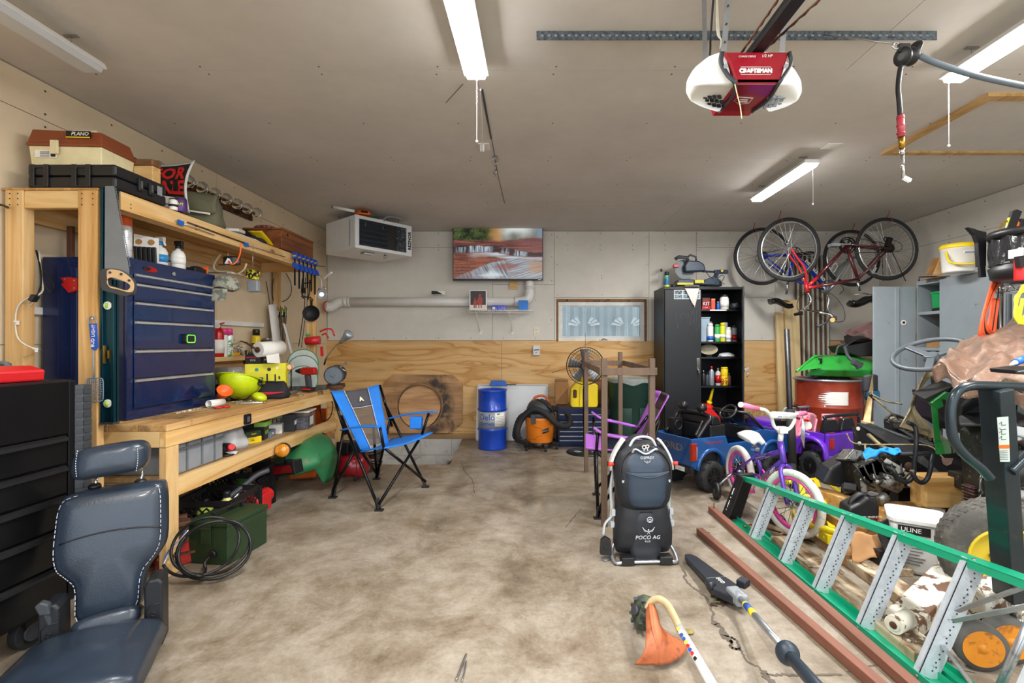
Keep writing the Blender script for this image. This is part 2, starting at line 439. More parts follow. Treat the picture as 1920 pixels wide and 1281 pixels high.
# side walls: three runs of drywall, open joint lines
def side(name,X,sgn,m,joints):
 w=E();w.A(min(X,X+sgn*.1)+0,max(X,X+sgn*.1),YF-.1,YB+.1,-.5,ZC+.1)
 zs=[0]+joints+[ZC-.004]
 for z0,z1 in zip(zs,zs[1:]):
  for y0,y1 in((YF,1.6),(1.6,4.05),(4.05,YB)):
   w.A(min(X,X-sgn*.012),max(X,X-sgn*.012),y0+.002,y1-.002,z0+.002,z1-.002)
 o=sc_(name,w,m)
 s=E();xx=X-sgn*.012
 screws(s,[(xx,y,z)for z in[j+d for j in joints for d in(-.035,.035)]+[ZC-.05]for y in[1.0+.41*k for k in rg(13)]],(-sgn,0,0),.006)
 sc_('wall_screws',s,Jc,o)
 return o
side('wall_left',XL,-1,M_wallL,[1.2,2.42]);side('wall_right',XR,1,Ji,[1.2,2.3])
w_=E();w_.A(XL-.1,DOOR_X0,YF-.12,YF,0,ZC+.1);w_.A(DOOR_X1,XR+.1,YF-.12,YF,0,ZC+.1);w_.A(DOOR_X0,DOOR_X1,YF-.12,YF,DOOR_Z,ZC+.1)
sc_('wall_front',w_,Ji)
# window: wooden jamb, grey-white frame, glass; a pale corrugated wall with arched vents outside
M_jamb=I('old_jamb_wood','8a6238',.8,c2='4f3820');M_wfr=I('window_paint','dfe0dc',.5,c2='b5b2a8',W=(.6,.8))
wn=E();t_=.03
wn.A(WX0,WX1,YB-.005,YB+.14,WZ1-t_,WZ1);wn.A(WX0,WX0+.022,YB-.005,YB+.14,WZ0,WZ1-t_);wn.A(WX1-.022,WX1,YB-.005,YB+.14,WZ0,WZ1-t_)
win=sc_('window_1',wn,M_jamb)
wf=E();a,b_,c0,c1=WX0+.024,WX1-.024,WZ0+.002,WZ1-.032
for q in((a,b_,c1-.05,c1),(a,b_,c0,c0+.055)):wf.A(q[0],q[1],YB+.02,YB+.07,q[2],q[3])
for q in((a,a+.055),(b_-.055,b_)):wf.A(q[0],q[1],YB+.02,YB+.07,c0+.055,c1-.05)
for q in((a+.055,b_-.055,c1-.062,c1-.05),(a+.055,b_-.055,c0+.055,c0+.067)):wf.A(q[0],q[1],YB+.03,YB+.06,q[2],q[3])
fr_=sc_('window_frame',wf,M_wfr,win,.003)
lt=E();lt.A(.8-.03,.8+.05,YB+.008,YB+.02,c0+.012,c0+.03);lt.T([(.8,YB+.01,c0+.02),(.83,YB-.005,c0+.035),(.87,YB-.005,c0+.018)],.006);sc_('window_latch',lt,I('latch_metal','8d8d88',.35,.9),win)
gl=E();gl.A(a+.05,b_-.05,YB+.045,YB+.049,c0+.05,c1-.045)
gm,gt,gb=nt('window_glass');gb.inputs['Transmission Weight'].default_value=1;gb.inputs['Roughness'].default_value=.06;gb.inputs['IOR'].default_value=1.1
gcol=ramp(gt,noise(gt,coords(gt),3,3),[(.3,(.86,.9,.92)),(.7,(.97,.98,.98))]);gt.links.new(gcol,gb.inputs['Base Color'])
sc_('window_pane',gl,gm,win)
ow=E();ow.A(-1.5,3.2,YB+.75,YB+.8,.3,3.0)
for k in rg(40):ow.P([(-1.5+k*.118,YB+.75,.3),(-1.5+k*.118+.012,YB+.735,.3),(-1.5+k*.118+.05,YB+.735,.3),(-1.5+k*.118+.062,YB+.75,.3)],(0,0,2.7))
M_vinyl=I('white_vinyl','c9d2d7',.6,var=.05)
vn=sc_('outside_wall',ow,M_vinyl)
fan_=E()
for cx_ in(.643,1.256):
 for sgn in(-1,1):
  for a0,a1 in((8,27),(33,50),(55,72)):
   pts=[]
   for r1,aa in((.32,a0),(1,a0),(1,(a0+a1)/2),(1,a1),(.32,a1)):aa=R(aa);pts.append((cx_+sgn*(.03+.20*r1*cos(aa)),YB+.725,1.445+.135*r1*sin(aa)))
   fan_.P(pts,(0,.012,0))
sc_('outside_vent_slots',fan_,I('vent_white','f8fafb',.5,var=.01),vn)
# outside wall is lit by daylight from above and the side
# attic hatch frame on the ceiling (right)
M_pine=wood('pine','dcb67c','c99f62',ax='Y',knots=2.0)
hx0,hx1=2.55,3.75;hy0,hy1=2.75,3.62
h=E();z0=ZC-.02
h.A(hx0,hx1,hy1-.05,hy1,z0,ZC);h.A(hx0,hx1,hy0,hy0+.06,z0,ZC);h.A(hx0,hx0+.06,hy0+.06,hy1-.05,z0,ZC);h.A(hx1-.06,hx1,hy0+.06,hy1-.05,z0,ZC)
tr=sc_('trim_1',h,M_pine)
h=E();h.A(hx0+.06,hx1-.06,hy0+.06,hy1-.05,ZC-.006,ZC);sc_('hatch_panel',h,Jx,tr)
# == ceiling fixtures
M_fix=I('fixture_white','eceeee',.35,var=.03)
def emitmat(name,c,e):
 m,t,b=nt(name);b.inputs['Base Color'].default_value=(*c,1)
 col=ramp(t,noise(t,coords(t),3,2),[(0,c),(1,c)])
 t.links.new(col,b.inputs['Emission Color']);b.inputs['Emission Strength'].default_value=e
 MATS[name]=m;return m
M_led=emitmat('lit_diffuser',(1,.985,.96),22)
M_off=I('unlit_diffuser','cfd3d6',.3,var=.03)
M_chain=I('pull_chain','dfe0dc',.4,.3)
def shoplight(x,y0,y1,lit,label,z=ZC-.09,pull=True,chain_len=.35,ce=1):
 """four-foot shop light running along the room, hung on two short chains"""
 t=T('shop_light',label,'light',(x,(y0+y1)/2,z),group='LED shop lights under the ceiling');L=(y1-y0)/2
 h=E();h.P([(-.062,-L,0),(-.05,-L,.028),(.05,-L,.028),(.062,-L,0)],(0,2*L,0));pt('housing',h,M_fix,t,.003)
 d=E();d.P([(-.052,-L+.012,0),(-.042,-L+.012,-.022),(.042,-L+.012,-.022),(.052,-L+.012,0)],(0,2*L-.024,0));pt('diffuser',d,M_led if lit else M_off,t)
 for s in(-1,1):
  hh=E();hh.T([(-.03,s*(L-.12),.028),(0,s*(L-.12),.06),(.03,s*(L-.12),.028)],.002,5);hh.C((0,s*(L-.12),.06),(0,s*(L-.12),ZC-z-.003),.002,K=5)
  hh.A(-.03,.03,s*(L-.12)-.01,s*(L-.12)+.01,ZC-z-.006,ZC-z)
  pt('hanger',hh,I('hanger_wire','a9a9a4',.35,.8),t)
 if pull:
  c=E();c.C((.0,ce*(L+.01),-.01),(0,ce*(L+.01),-chain_len),.0022,K=6);c.E((0,ce*(L+.01),-chain_len),.007,K=8,rings=6);c.E((0,ce*(L+.01),-.012),.006,K=8,rings=6);pt('pull_chain',c,M_chain,t)
 if lit:
  l=area('tube_light',(x,(y0+y1)/2,z-.027),(0,0,0),.08,2*L-.05,TUBE_POWER,(1,.985,.96));
 return t
# lights that the photo shows, then three unseen ones added as fill behind the camera
shoplight(-.31,1.2,2.42,True,'lit shop light in the middle of the ceiling with a long white pull chain',chain_len=.32)
shoplight(P(1782,152,2.45).x,1.25,2.45,True,'lit shop light at the top right, crossed by the grey air hose',chain_len=.33)
shoplight(2.02,3.58,4.5,True,'lit shop light over the hanging bicycles, the farthest of the ceiling lights',chain_len=.31,ce=-1)
shoplight(-2.16,1.15,2.36,False,'unlit shop light at the top left above the workbench',pull=False)
for x,lb in((-.9,'left'),(1.3,'middle'),(3.2,'right')):shoplight(x,-1.2,.02,True,'added fill shop light unseen behind the camera, %s one of three'%lb,pull=False)
# == shared materials
MK=I('black_plastic','1b1b1d',.42,bump=.05);MM=I('black_metal','17171a',.35,.3)
MR=I('rubber','202022',.75,bump=.15,bs=90);MD=I('dark_grey_plastic','3a3d42',.5)
MG=I('grey_plastic','8b9096',.45);MW=I('white_plastic','ecebe6',.4,var=.04);MS=I('steel','b4b6b8',.28,.95)
MC=I('chrome','d9dadb',.12,1,var=.03);MA=I('aluminium','bcc2c8',.34,.85,c2='8b9198',W=(.6,.72),vs=14)
ME=I('red_plastic','c81f24',.38);RP=I('red_paint','b3181b',.3,.1);BU=I('blue_plastic','1b62c4',.4)
Jd=I('navy_enamel','0a2350',.2,.1,coat=.5,var=.1);MY=I('yellow_plastic','f2d21c',.4);Jl=I('green_plastic','2f9a48',.45)
MO=I('orange_plastic','f06a22',.4);BR=I('brass','b58d3c',.3,.9);MP=I('paper','efece4',.8,var=.04)
MT=I('cardboard','a97b4c',.85,bump=.1);MU=I('rusty_steel','6d4a35',.7,.5,c2='3c2c24',W=(.45,.6));LI=I('hi_vis_plastic','c8dc18',.35)
Jy=I('pink_plastic','e2448c',.4);Jm=I('clear_glass','f4f7f6',.03,trans=1,ior=1.35,var=.01);CL=I('clear_plastic','e4e8ea',.15,trans=.85,alpha=.55,var=.02,ior=1.2)
Jn=I('plastic_bag','dfe3e8',.3,alpha=.75,var=.05,bump=.5,bs=25);CO=I('black_cord','161616',.5)
LW=I('white_lettering','f4f4f2',.5,var=.02);LK=I('black_lettering','151515',.5,var=.02);LR=I('red_lettering','d62326',.5,var=.02);LY=I('yellow_lettering','f0dc2c',.5,var=.02);LB=I('blue_lettering','1c4fa3',.5,var=.02)
Ja=wood('stud_lumber_x','ebc88e','d9a862',ax='X',knots=5.5,knotc='7b4a22');SY_=wood('stud_lumber_y','edca90','dbab66',ax='Y',knots=5.5,knotc='7b4a22');SZ_=wood('stud_lumber_z','e8c48c','d4a360',ax='Z',knots=5.5,knotc='7b4a22')
M_benchtop=wood('bench_top_wood','dcb67e','c2945a',ax='Y',knots=2.5,dirt='5d4330',dirtamt=(.55,.68))
X_,Y_,Z_=F(1,0,0),F(0,1,0),zv(1)
# generic small goods
def can(name,x,y,z,r,h,body,cap,label,cat='can',capr=.85,caph=.22,band=None,bandz=(.2,.7),group=None,nozzle=False,letter=None,lm=None,face=(0,-1,0)):
 t=T(name,label,cat,(x,y,z),group=group);hb=h*(1-caph)
 E().L([(r*.94,0),(r,.004),(r,hb-.012),(r*.86,hb)],K=20).p('can_body',body)
 m=E()
 if nozzle:
  m.C((0,0,hb),(0,0,hb+h*caph*.5),r*.45,r*.35,12);m.X((0,0,hb+h*caph*.75),(r*1.2,r*.6,h*caph*.5));m.X((r*.7,0,hb+h*caph*.5),(r*.2,r*.35,h*caph*.7),(0,.3,0))
 else:m.L([(r*capr,hb-.004),(r*capr,h-.01),(r*capr*.85,h)],K=20)
 pt('cap',m,cap,t)
 if band:
  E().L([(r+.0002,hb*bandz[0]),(r+.0012,hb*bandz[0]),(r+.0012,hb*bandz[1]),(r+.0002,hb*bandz[1])],K=20,caps=False).p('label_band',band)
 if letter:
  fd=V(face).normalized();xd=F(-fd.y,fd.x,0);U('lettering',letter,r*.62,lm or LK,t,fd*(r+.0015)+zv(hb*.5),xd,Z_,.001)
 return t
def ct_(name,c,sz,m,label,cat='box',rz=0,tape=None,letter=None,lm=None,face='y',ls=None,group=None,tilt=0,bev=.002,lo=(0,0)):
 """c = centre of the base"""
 t=T(name,label,cat,c,(tilt,0,rz),group=group);sx,sy,sz_=sz
 b=E();b.A(-sx/2,sx/2,-sy/2,sy/2,0,sz_);pt('carton',b,m,t,bev)
 b=E();b.A(-sx/2+.001,sx/2-.001,-.0012,.0012,sz_,sz_+.0008);b.A(-sx/2+.002,sx/2-.002,-sy/2-.0006,-sy/2,sz_*.93,sz_*.96);pt('flap_edge',b,tape or MD,t)
 if letter:
  if face=='y':U('lettering',letter,ls or sz_*.4,lm or LW,t,(lo[0],-sy/2-.001,sz_/2+lo[1]),X_,Z_,.001)
  elif face=='x':U('lettering',letter,ls or sz_*.4,lm or LW,t,(sx/2+.001,lo[0],sz_/2+lo[1]),Y_,Z_,.001)
  else:U('lettering',letter,ls or sy*.4,lm or LW,t,(lo[0],lo[1],sz_+.001),X_,Y_,.001)
 return t
def bottle(name,x,y,z,r,h,body,cap,label,cat='bottle',shoulder=.7,neck=.4,band=None,group=None):
 t=T(name,label,cat,(x,y,z),group=group)
 E().L([(r*.9,0),(r,.006),(r,h*shoulder),(r*.8,h*(shoulder+.08)),(r*neck,h*(shoulder+.14)),(r*neck,h*.88)],K=20).p('bottle_body',body)
 E().L([(r*neck*1.15,h*.87),(r*neck*1.15,h*.985),(r*neck,h)],K=16).p('cap',cap)
 if band:E().L([(r+.0002,h*.15),(r+.0012,h*.15),(r+.0012,h*.6),(r+.0002,h*.6)],K=20,caps=False).p('label_band',band)
 return t
# == workbench
BX,BY0,BY1,BZ=-1.90,2.48,4.77,.79
t=T('workbench','long lumber workbench with a lower shelf along the left wall','workbench')
m=E()
for k in rg(5):
 x0=BX-.76+k*.152;m.A(x0+.0015,x0+.1505,BY0,BY1,BZ-.035,BZ)
pt('worktop',m,M_benchtop,t,.003)
E().A(BX-.04,BX-.005,BY0,BY1,BZ-.118,BZ-.0352).p('apron',SY_,t,.003)
E().A(BX-.72,BX-.0405,BY0+.002,BY0+.04,BZ-.118,BZ-.0352).p('end_board',Ja,t,.003)
for(x0,x1,y0,y1)in((BX-.045,BX-.007,BY0+.003,BY0+.09),(BX-.045,BX-.007,4.62,4.70),(BX-.70,BX-.66,BY0+.05,BY0+.14),(BX-.70,BX-.66,4.6,4.69)):
 E().A(x0,x1,y0,y1,0,BZ-.119).p('leg',SZ_,t,.003)
E().A(BX-.19,BX-.15,4.15,4.24,.492,BZ-.119).p('shelf_post',SZ_,t,.003)
E().A(BX-.70,BX-.046,BY0+.1,4.2,.465,.49).p('lower_shelf',wood('shelf_board','c9a878','a98556',ax='Y',dirt='6b5340'),t,.002)
E().A(BX-.044,BX-.008,BY0+.092,4.58,.40,.493).p('shelf_apron',SY_,t,.003)
mm=E().P([(BX-.0045,y,z)for y,z in rr2(.062,.066,.01,3,3.16,.713)],(.014,0,0)).p('belt_buckle',MM)
E().A(BX+.0096,BX+.0105,3.145,3.175,.695,.73).p('plate',MS,mm)
# upper shelf frame
SX,SY1,SZ=-2.12,4.64,1.985
t=T('storage_shelf','high lumber shelf over the workbench, carried on stud posts','shelf')
def stud(nm,x0,x1,y0,y1,z0,z1,mt):q=E();q.A(x0,x1,y0,y1,z0,z1);return pt(nm,q,mt,t,.003)
stud('post',-2.30,-2.205,2.42,2.46,0,SZ-.012,SZ_);stud('post',-2.665,-2.575,2.42,2.477,0,SZ-.012,SZ_)
stud('post',-2.18,-2.10,4.55,4.59,BZ+.001,SZ-.1,SZ_);stud('post',-2.665,-2.63,4.86,4.95,0,1.99,SZ_)
stud('front_beam',SX-.04,SX,2.461,SY1,SZ-.098,SZ-.005,SY_);stud('front_lip',SX-.0405-.04,SX-.0405,2.461,SY1+.05,SZ-.098,SZ+.008,SY_)
stud('end_beam',-2.574,-2.301,2.425,2.46,SZ-.10,SZ-.013,Ja);stud('ledger',-2.685,-2.645,2.48,SY1,1.84,SZ-.012,SY_)
stud('shelf_board',-2.685,SX-.081,2.42,SY1+.03,SZ-.012,SZ,wood('shelf_ply','d2a566','b98a4c',ax='Y'))
stud('end_beam',-2.64,SX-.081,4.6,4.64,SZ-.10,SZ-.013,Ja)
stud('rail',-2.685,-2.66,2.5,4.7,1.36,1.40,MW);
m=E()
for(x_,z_)in[(xx,zz)for xx in(-2.28,-2.225,-2.64,-2.60)for zz in(1.90,1.93,1.955)]+[(-2.25,.95),(-2.61,1.02),(-2.63,1.0)]:m.C((x_,2.4199,z_),(x_,2.4185,z_),.0035,K=8)
for(y_,z_)in[(yy,zz)for yy in(2.52,3.0,3.6,4.2,4.55)for zz in(1.93,1.91)]:m.C((SX,y_,z_),(SX+.0012,y_,z_),.004,K=8)
h_=pt('nail_head',m,MU,t);h_['kind']='stuff'
m=E()
# narrow shelf on the wall behind the bench
t=T('wall_ledge','narrow wooden ledge on the left wall holding spray cans','shelf')
E().A(-2.688,-2.55,3.3,4.80,1.06,1.095).p('ledge_board',SY_,t,.002)
E().A(-2.688,-2.66,3.3,4.8,1.0,1.059).p('ledge_rail',SY_,t,.002)
# == navy tool chest on the bench
CX0,CX1,CY0_,CY1_,CZ0,CZ1=-2.665,-2.21,2.60,3.31,BZ+.001,1.672
t=T('tool_chest','tall navy blue tool chest with six drawers standing on the workbench','tool chest')
E().A(CX0,CX1-.012,CY0_,CY1_,CZ0,CZ1).p('cabinet_body',Jd,t,.006)
m=E()
m.A(CX1-.012,CX1,CY0_,CY0_+.04,CZ0,CZ1);m.A(CX1-.012,CX1,CY1_-.03,CY1_,CZ0,CZ1);m.A(CX1-.012,CX1,CY0_+.04,CY1_-.03,CZ0,CZ0+.05);m.A(CX1-.012,CX1,CY0_+.04,CY1_-.03,CZ1-.088,CZ1)
pt('face_frame',m,Jd,t,.002)
# drawer pull heights read off the front (near edge of the drawers, y = 2.66)
tops=[1.21+(643-py)*2.64/F_PX for py in(507,526,565,602,657,712)]
tops=[1.590,1.537,1.435,1.330,1.170,1.010]
bots=tops[1:]+[CZ0+.055]
M_trimc=I('drawer_pull','c7c9cc',.3,.6)
for a,b_ in zip(tops,bots):
 d=E().A(CX1-.011,CX1+.004,CY0_+.044,CY1_-.034,b_+.006,a).p('drawer',Jd,t,.002)
 E().P([(CX1+.0042,CY0_+.046,a-.018),(CX1+.016,CY0_+.046,a-.014),(CX1+.016,CY0_+.046,a-.004),(CX1+.0042,CY0_+.046,a)],(0,CY1_-CY0_-.082,0)).p('pull',M_trimc,d)
q=E().E((CX1+.0005,CY0_+.16,CZ1-.045),(.004,.05,.017),K=20,rings=8).p('badge',RP);
E().E((CX1+.003,CY0_+.135,CZ1-.043),(.0035,.028,.011),K=16,rings=8).p('badge_face',MK,q)
E().C((CX1,2.93,CZ1-.045),(CX1+.008,2.93,CZ1-.045),.012,K=16).p('lock',MC)
E().A(CX0+.09,CX1-.10,CY0_-.004,CY0_-.0005,CZ0+.02,CZ1-.04).A(CX0+.17,CX0+.20,CY0_-.012,CY0_-.0045,CZ0+.02,CZ1-.06).p('side_panel',Jd,t,.002)
t=T('magnetic_lamp','black and lime green pocket lamp stuck on the navy drawer front','lamp',(CX1+.005,3.045,1.235))
E().P([(0,y,z)for y,z in rr2(.09,.062,.016,4)],(.022,0,0)).p('housing',MK,t,.002)
E().T([(.022,y,z)for y,z in rr2(.07,.046,.012,4)],.0035,6,True).p('lamp_ring',I('lime_glow','6ee04b',.4,emit=.6))
# welding magnet (red arrow) on the chest's side
t=T('welding_magnet','dark red arrow shaped welding magnet stuck on the side of the navy chest','magnet',(-2.49,CY0_-.014,1.52))
m=E();pts=[(-.045,0,.035),(.0,0,.04),(.045,0,.03),(.045,0,-.03),(.0,0,-.045),(-.04,0,.0),(-.025,0,.012)]
m.P(pts,(0,-.004,0));m.P([V(p)+F(0,-.014,0)for p in pts],(0,-.004,0));pt('plate',m,RP,t)
E().C((.03,0,.02),(.03,-.019,.02),.005,K=8).C((.03,0,-.02),(.03,-.019,-.02),.005,K=8).C((-.02,0,.028),(-.02,-.019,.028),.005,K=8).p('rivet',MS)
# == hand saw, level, swatter hung on the front post
t=T('hand_saw','hand saw hanging blade up from the front post of the shelf','saw')
ys=2.395
def S(px,py,Y=ys):return P(px,py,Y)
m=E();m.P([S(197,349),S(214,349),S(242,505),S(242,530),S(196,520)],(0,.0015,0));
n=34;a,b_=S(216,352),S(243,500)
for i in rg(n):
 p=a.lerp(b_,i/n);q=a.lerp(b_,(i+1)/n);m.P([p,q,p.lerp(q,.5)+F(.006,0,0)],(0,.0015,0))
pt('blade',m,I('saw_steel','8792a0',.32,.7,var=.08,vs=6),t)
m=E()
out=[S(*p)for p in((192,508),(204,504),(228,507),(248,522),(253,536),(250,552),(236,556),(215,550),(196,545),(191,530))]
hole=[S(*p)for p in((205,527),(212,521),(232,526),(247,534),(248,541),(240,545),(222,540),(208,536))]
def ring2(mb,o_,h_,vec):
 n_=len(o_);
 oo=Q(o_,4,True);hh=Q(h_,len(oo)//len(h_),True)
 k=min(len(oo),len(hh));cen=sum(h_,zv(0))/len(h_)
 def byang(L):
  return sorted(L,key=lambda p:math.atan2(p.z-cen.z,p.x-cen.x))
 def ray(L,a):
  best=None;Ls=byang(L);best=min(Ls,key=lambda p:abs((math.atan2(p.z-cen.z,p.x-cen.x)-a+pi)%(2*pi)-pi));return best
 A=[2*pi*i/36-pi for i in rg(36)]
 O=[ray(oo,x)for x in A];H=[ray(hh,x)for x in A];v=V(vec)
 mb.add(O+H+[p+v for p in O]+[p+v for p in H],[(i,(i+1)%36,36+(i+1)%36,36+i)for i in rg(36)]+[(72+(i+1)%36,72+i,108+i,108+(i+1)%36)for i in rg(36)]+[((i+1)%36,i,72+i,72+(i+1)%36)for i in rg(36)]+[(36+i,36+(i+1)%36,108+(i+1)%36,108+i)for i in rg(36)])
ring2(m,[p+F(0,-.012,0)for p in out],[p+F(0,-.012,0)for p in hole],(0,.026,0));h=pt('handle',m,MD,t,.003)
m=E();ring2(m,[S(*p,ys-.014)for p in((200,510),(206,505),(228,509),(246,523),(251,534),(249,546),(240,548),(222,543),(206,539),(202,530))],[p+F(0,-.014,0)for p in hole],(0,.002,0));pt('grip_face',m,I('saw_handle_tan','d9b585',.5),h)
m=E()
for p in((206,511),(227,514),(242,526)):m.C(S(*p,ys-.019),S(*p,ys-.01),.006,K=10)
pt('screw',m,MM,h)
t=T('spirit_level','long dark teal spirit level hanging on the post beside the navy chest','level')
lv=lambda px,py:P(px,py,2.425)
x0,x1=lv(187.5,0).x,lv(213,0).x;zt,zb=lv(0,352).z,lv(0,792).z
E().A(x0,x1,2.437,2.445,zb,zt).A(x0,x0+.012,2.425,2.457,zb,zt).A(x1-.012,x1,2.425,2.457,zb,zt).p('beam',I('teal_aluminium','12404d',.25,.6),t,.002)
for pc in(573,757):
 z=lv(0,pc).z;f_=E().O(((x0+x1)/2,2.43,z),YY,.017,.004,24,8).C(((x0+x1)/2,2.426,z),((x0+x1)/2,2.442,z),.016,K=20).p('vial_mount',MW)
 E().C(((x0+x1)/2,2.423,z-.012),((x0+x1)/2,2.423,z+.012),.006,K=12).p('vial',I('vial_green','9ed43a',.1),f_)
E().X(((x0+x1)/2-.01,2.424,lv(0,665).z),(.008,.01,.09)).X(((x0+x1)/2+.012,2.424,lv(0,665).z),(.008,.01,.04)).p('vial',BR)
E().A(x0,x1,2.422,2.459,zb-.012,zb-.0005).p('end_cap',MD)
t=T('fly_swatter','fly swatter with a blue lettered handle and grey mesh hanging on the front post','fly swatter')
q=lambda px,py,Y=2.41:P(px,py,Y)
h=E().P([q(166,607),q(181,607),q(184,652),q(178,657),q(171,655)],(0,.004,0)).p('handle',I('swatter_blue','1d53b5',.4),t,.001)
U('lettering','BUD LIGHT',.022,LW,h,q(174.5,630,2.4085),q(176,610)-q(174,650),q(166,630)-q(181,630),.0008)
E().T(Q([q(167,607),q(166,598),q(172,593),q(179,597),q(181,607)],4),.003,6).T([q(175,657),q(175.5,690),q(176,708)],.0035,6).p('wire',I('swatter_grey','7f8f9e',.5))
m=E();c0=q(177.5,731)
m.T([F(c0.x+x,2.41,c0.z+z)for x,z in rr2(.086,.118,.02,4)],.002,6,True)
for i in rg(9):m.C((c0.x-.04+i*.01,2.41,c0.z-.056),(c0.x-.04+i*.01,2.41,c0.z+.056),.0011,K=4)
for i in rg(13):m.C((c0.x-.041,2.41,c0.z-.054+i*.009),(c0.x+.041,2.41,c0.z-.054+i*.009),.0011,K=4)
m.P([q(175,705),q(170,715),q(182,715)],(0,.002,0));pt('mesh_paddle',m,MATS['swatter_grey'],t)
E().C(q(173,597,2.4195),q(173,597,2.395),.003,K=8).p('nail',MS)
# hooks and cables on the rear post
m=E();m.T(Q([q(73,470,2.53),q(78,520,2.5),q(80,545,2.45),q(66,556,2.40),q(50,560,2.41),q(34,575,2.41),q(29,600,2.41),q(32,630,2.41),q(45,645,2.41),q(66,654,2.41),q(78,655,2.56)],6),.0035,8)
cbl=solo('white_cable',m,I('white_cable_pvc','d8d5cb',.5),'white cable looping down the rear shelf post and behind the navy chest','cable')
m=E()
for p in((31,603),(66,654)):m.X(q(*p,2.408),(.018,.012,.007));m.X(q(p[0]+2,p[1]+3,2.41),(.007,.01,.016))
pt('cable_clip',m,MW,cbl)
t=T('power_cord','black power cord with a three prong plug hanging by the rear post','cord')
m=E();m.T(Q([q(68,350+120,2.56),q(75,500,2.5),q(77,530,2.45),q(72,548,2.40),q(67,556,2.395)],6),.004,8)
m.T(Q([q(74,500,2.56),q(92,518,2.58),q(101,535,2.58),q(95,548,2.58),q(80,530,2.56)],6),.0035,8);pt('cable',m,CO,t)
pl=E().B(q(67,554,2.39),q(60,565,2.39),.022,.03,YY).p('plug',MK,t,.003)
E().B(q(60,565,2.385),q(55,573,2.385),.005,.002,YY).B(q(62,567,2.395),q(58,575,2.395),.005,.002,YY).B(q(58,563,2.39),q(54,569,2.39),.004,.004,YY).p('prong',MC,pl)
m=E();m.T(Q([q(-20,380,2.2),q(0,384,2.3),(q(12,388,2.4)),q(24,396,2.52),q(30,420,2.56)],6),.006,8)
solo('black_hose',m,CO,'black cable entering at the left edge behind the rear shelf post','cable')
# == goods on the high shelf
t=T('gun_case','black ribbed hard case with two latches at the near end of the high shelf','case',(-2.345,2.60,SZ+.001))
E().A(-.22,.22,-.17,.17,0,.06).p('case_base',MK,t,.012)
E().A(-.22,.22,-.17,.17,.063,.122).p('case_lid',MK,t,.012)
m=E()
for x in(-.19,-.12,.02,.09):m.A(x-.012,x+.012,-.178,-.1705,.004,.118)
for x in(-.155,.055):m.A(x-.045,x+.045,-.176,-.1705,.10,.115);m.A(x-.045,x+.045,-.176,-.1705,.004,.014)
pt('rib',m,MK,t,.002)
for y in(-.02,.05):
 q_=E().A(.2205,.232,y-.015,y+.015,.03,.095).p('latch',MK,t,.002);E().A(.2322,.236,y-.004,y+.004,.045,.085).p('pin',MS,q_)
E().A(.2205,.2215,.10,.135,.05,.10).p('label_plate',MG)
t=T('tackle_box','brown and cream tackle box on top of the black hard case','tackle box',(-2.425,2.585,SZ+.1245),R(3))
def tap(mb,x0,x1,y0,y1,z0,z1,i):
 mb.add([(x0,y0,z0),(x1,y0,z0),(x1,y1,z0),(x0,y1,z0),(x0-i,y0-i,z1),(x1+i,y0-i,z1),(x1+i,y1+i,z1),(x0-i,y1+i,z1)],[(3,2,1,0),(4,5,6,7),(0,1,5,4),(1,2,6,5),(2,3,7,6),(3,0,4,7)])
m=E();tap(m,-.17,.17,-.10,.10,0,.105,.008);pt('box_base',m,I('cream_plastic','e6d9ad',.45),t,.004)
M_brn=I('brown_plastic','8a4526',.45)
E().A(-.186,.186,-.116,.116,.1055,.120).add([(-.182,-.112,.12),(.182,-.112,.12),(.182,.112,.12),(-.182,.112,.12),(-.172,-.095,.195),(.165,-.095,.185),(.165,.095,.185),(-.172,.095,.195)],[(3,2,1,0),(4,5,6,7),(0,1,5,4),(1,2,6,5),(2,3,7,6),(3,0,4,7)]).p('lid',M_brn,t,.004)
E().B((-.045,0,.19),(-.045,0,.222),.014,.012).B((.06,0,.19),(.06,0,.222),.014,.012).B((-.052,0,.224),(.067,0,.224),.014,.012,YY).p('handle',MATS['cream_plastic'])
l_=E().A(-.058,-.022,-.128,-.1165,.06,.13).p('latch',MATS['cream_plastic'],t,.002)
q_=E().A(.008,.125,-.1125,-.1075,.148,.183).p('maker_label',LK);E().A(.008,.125,-.114,-.1126,.148,.153).p('label_stripe',MY,q_);U('lettering','PLANO',.026,LW,q_,(.075,-.1132,.168),X_,Z_,.0006,shear=.2)
q_=E().A(-.145,-.04,-.1105,-.1085,.045,.082).p('paper_label',MP);m=E()
for k in rg(5):m.A(-.12,-.075,-.1112,-.1106,.05+k*.006,.0525+k*.006)
m.A(-.068,-.045,-.1112,-.1106,.05,.075);pt('print_lines',m,LK,q_)
t=T('wooden_case','small wooden case with a brown lid behind the tackle box','box',(-2.215,2.735,SZ+.1245))
E().A(-.08,.06,-.03,.03,0,.09).p('case_body',Ja,t,.003);E().A(-.083,.063,-.033,.033,.0905,.13).p('lid',wood('brown_board','8d6540','6f4c2d',ax='X'),t,.01)
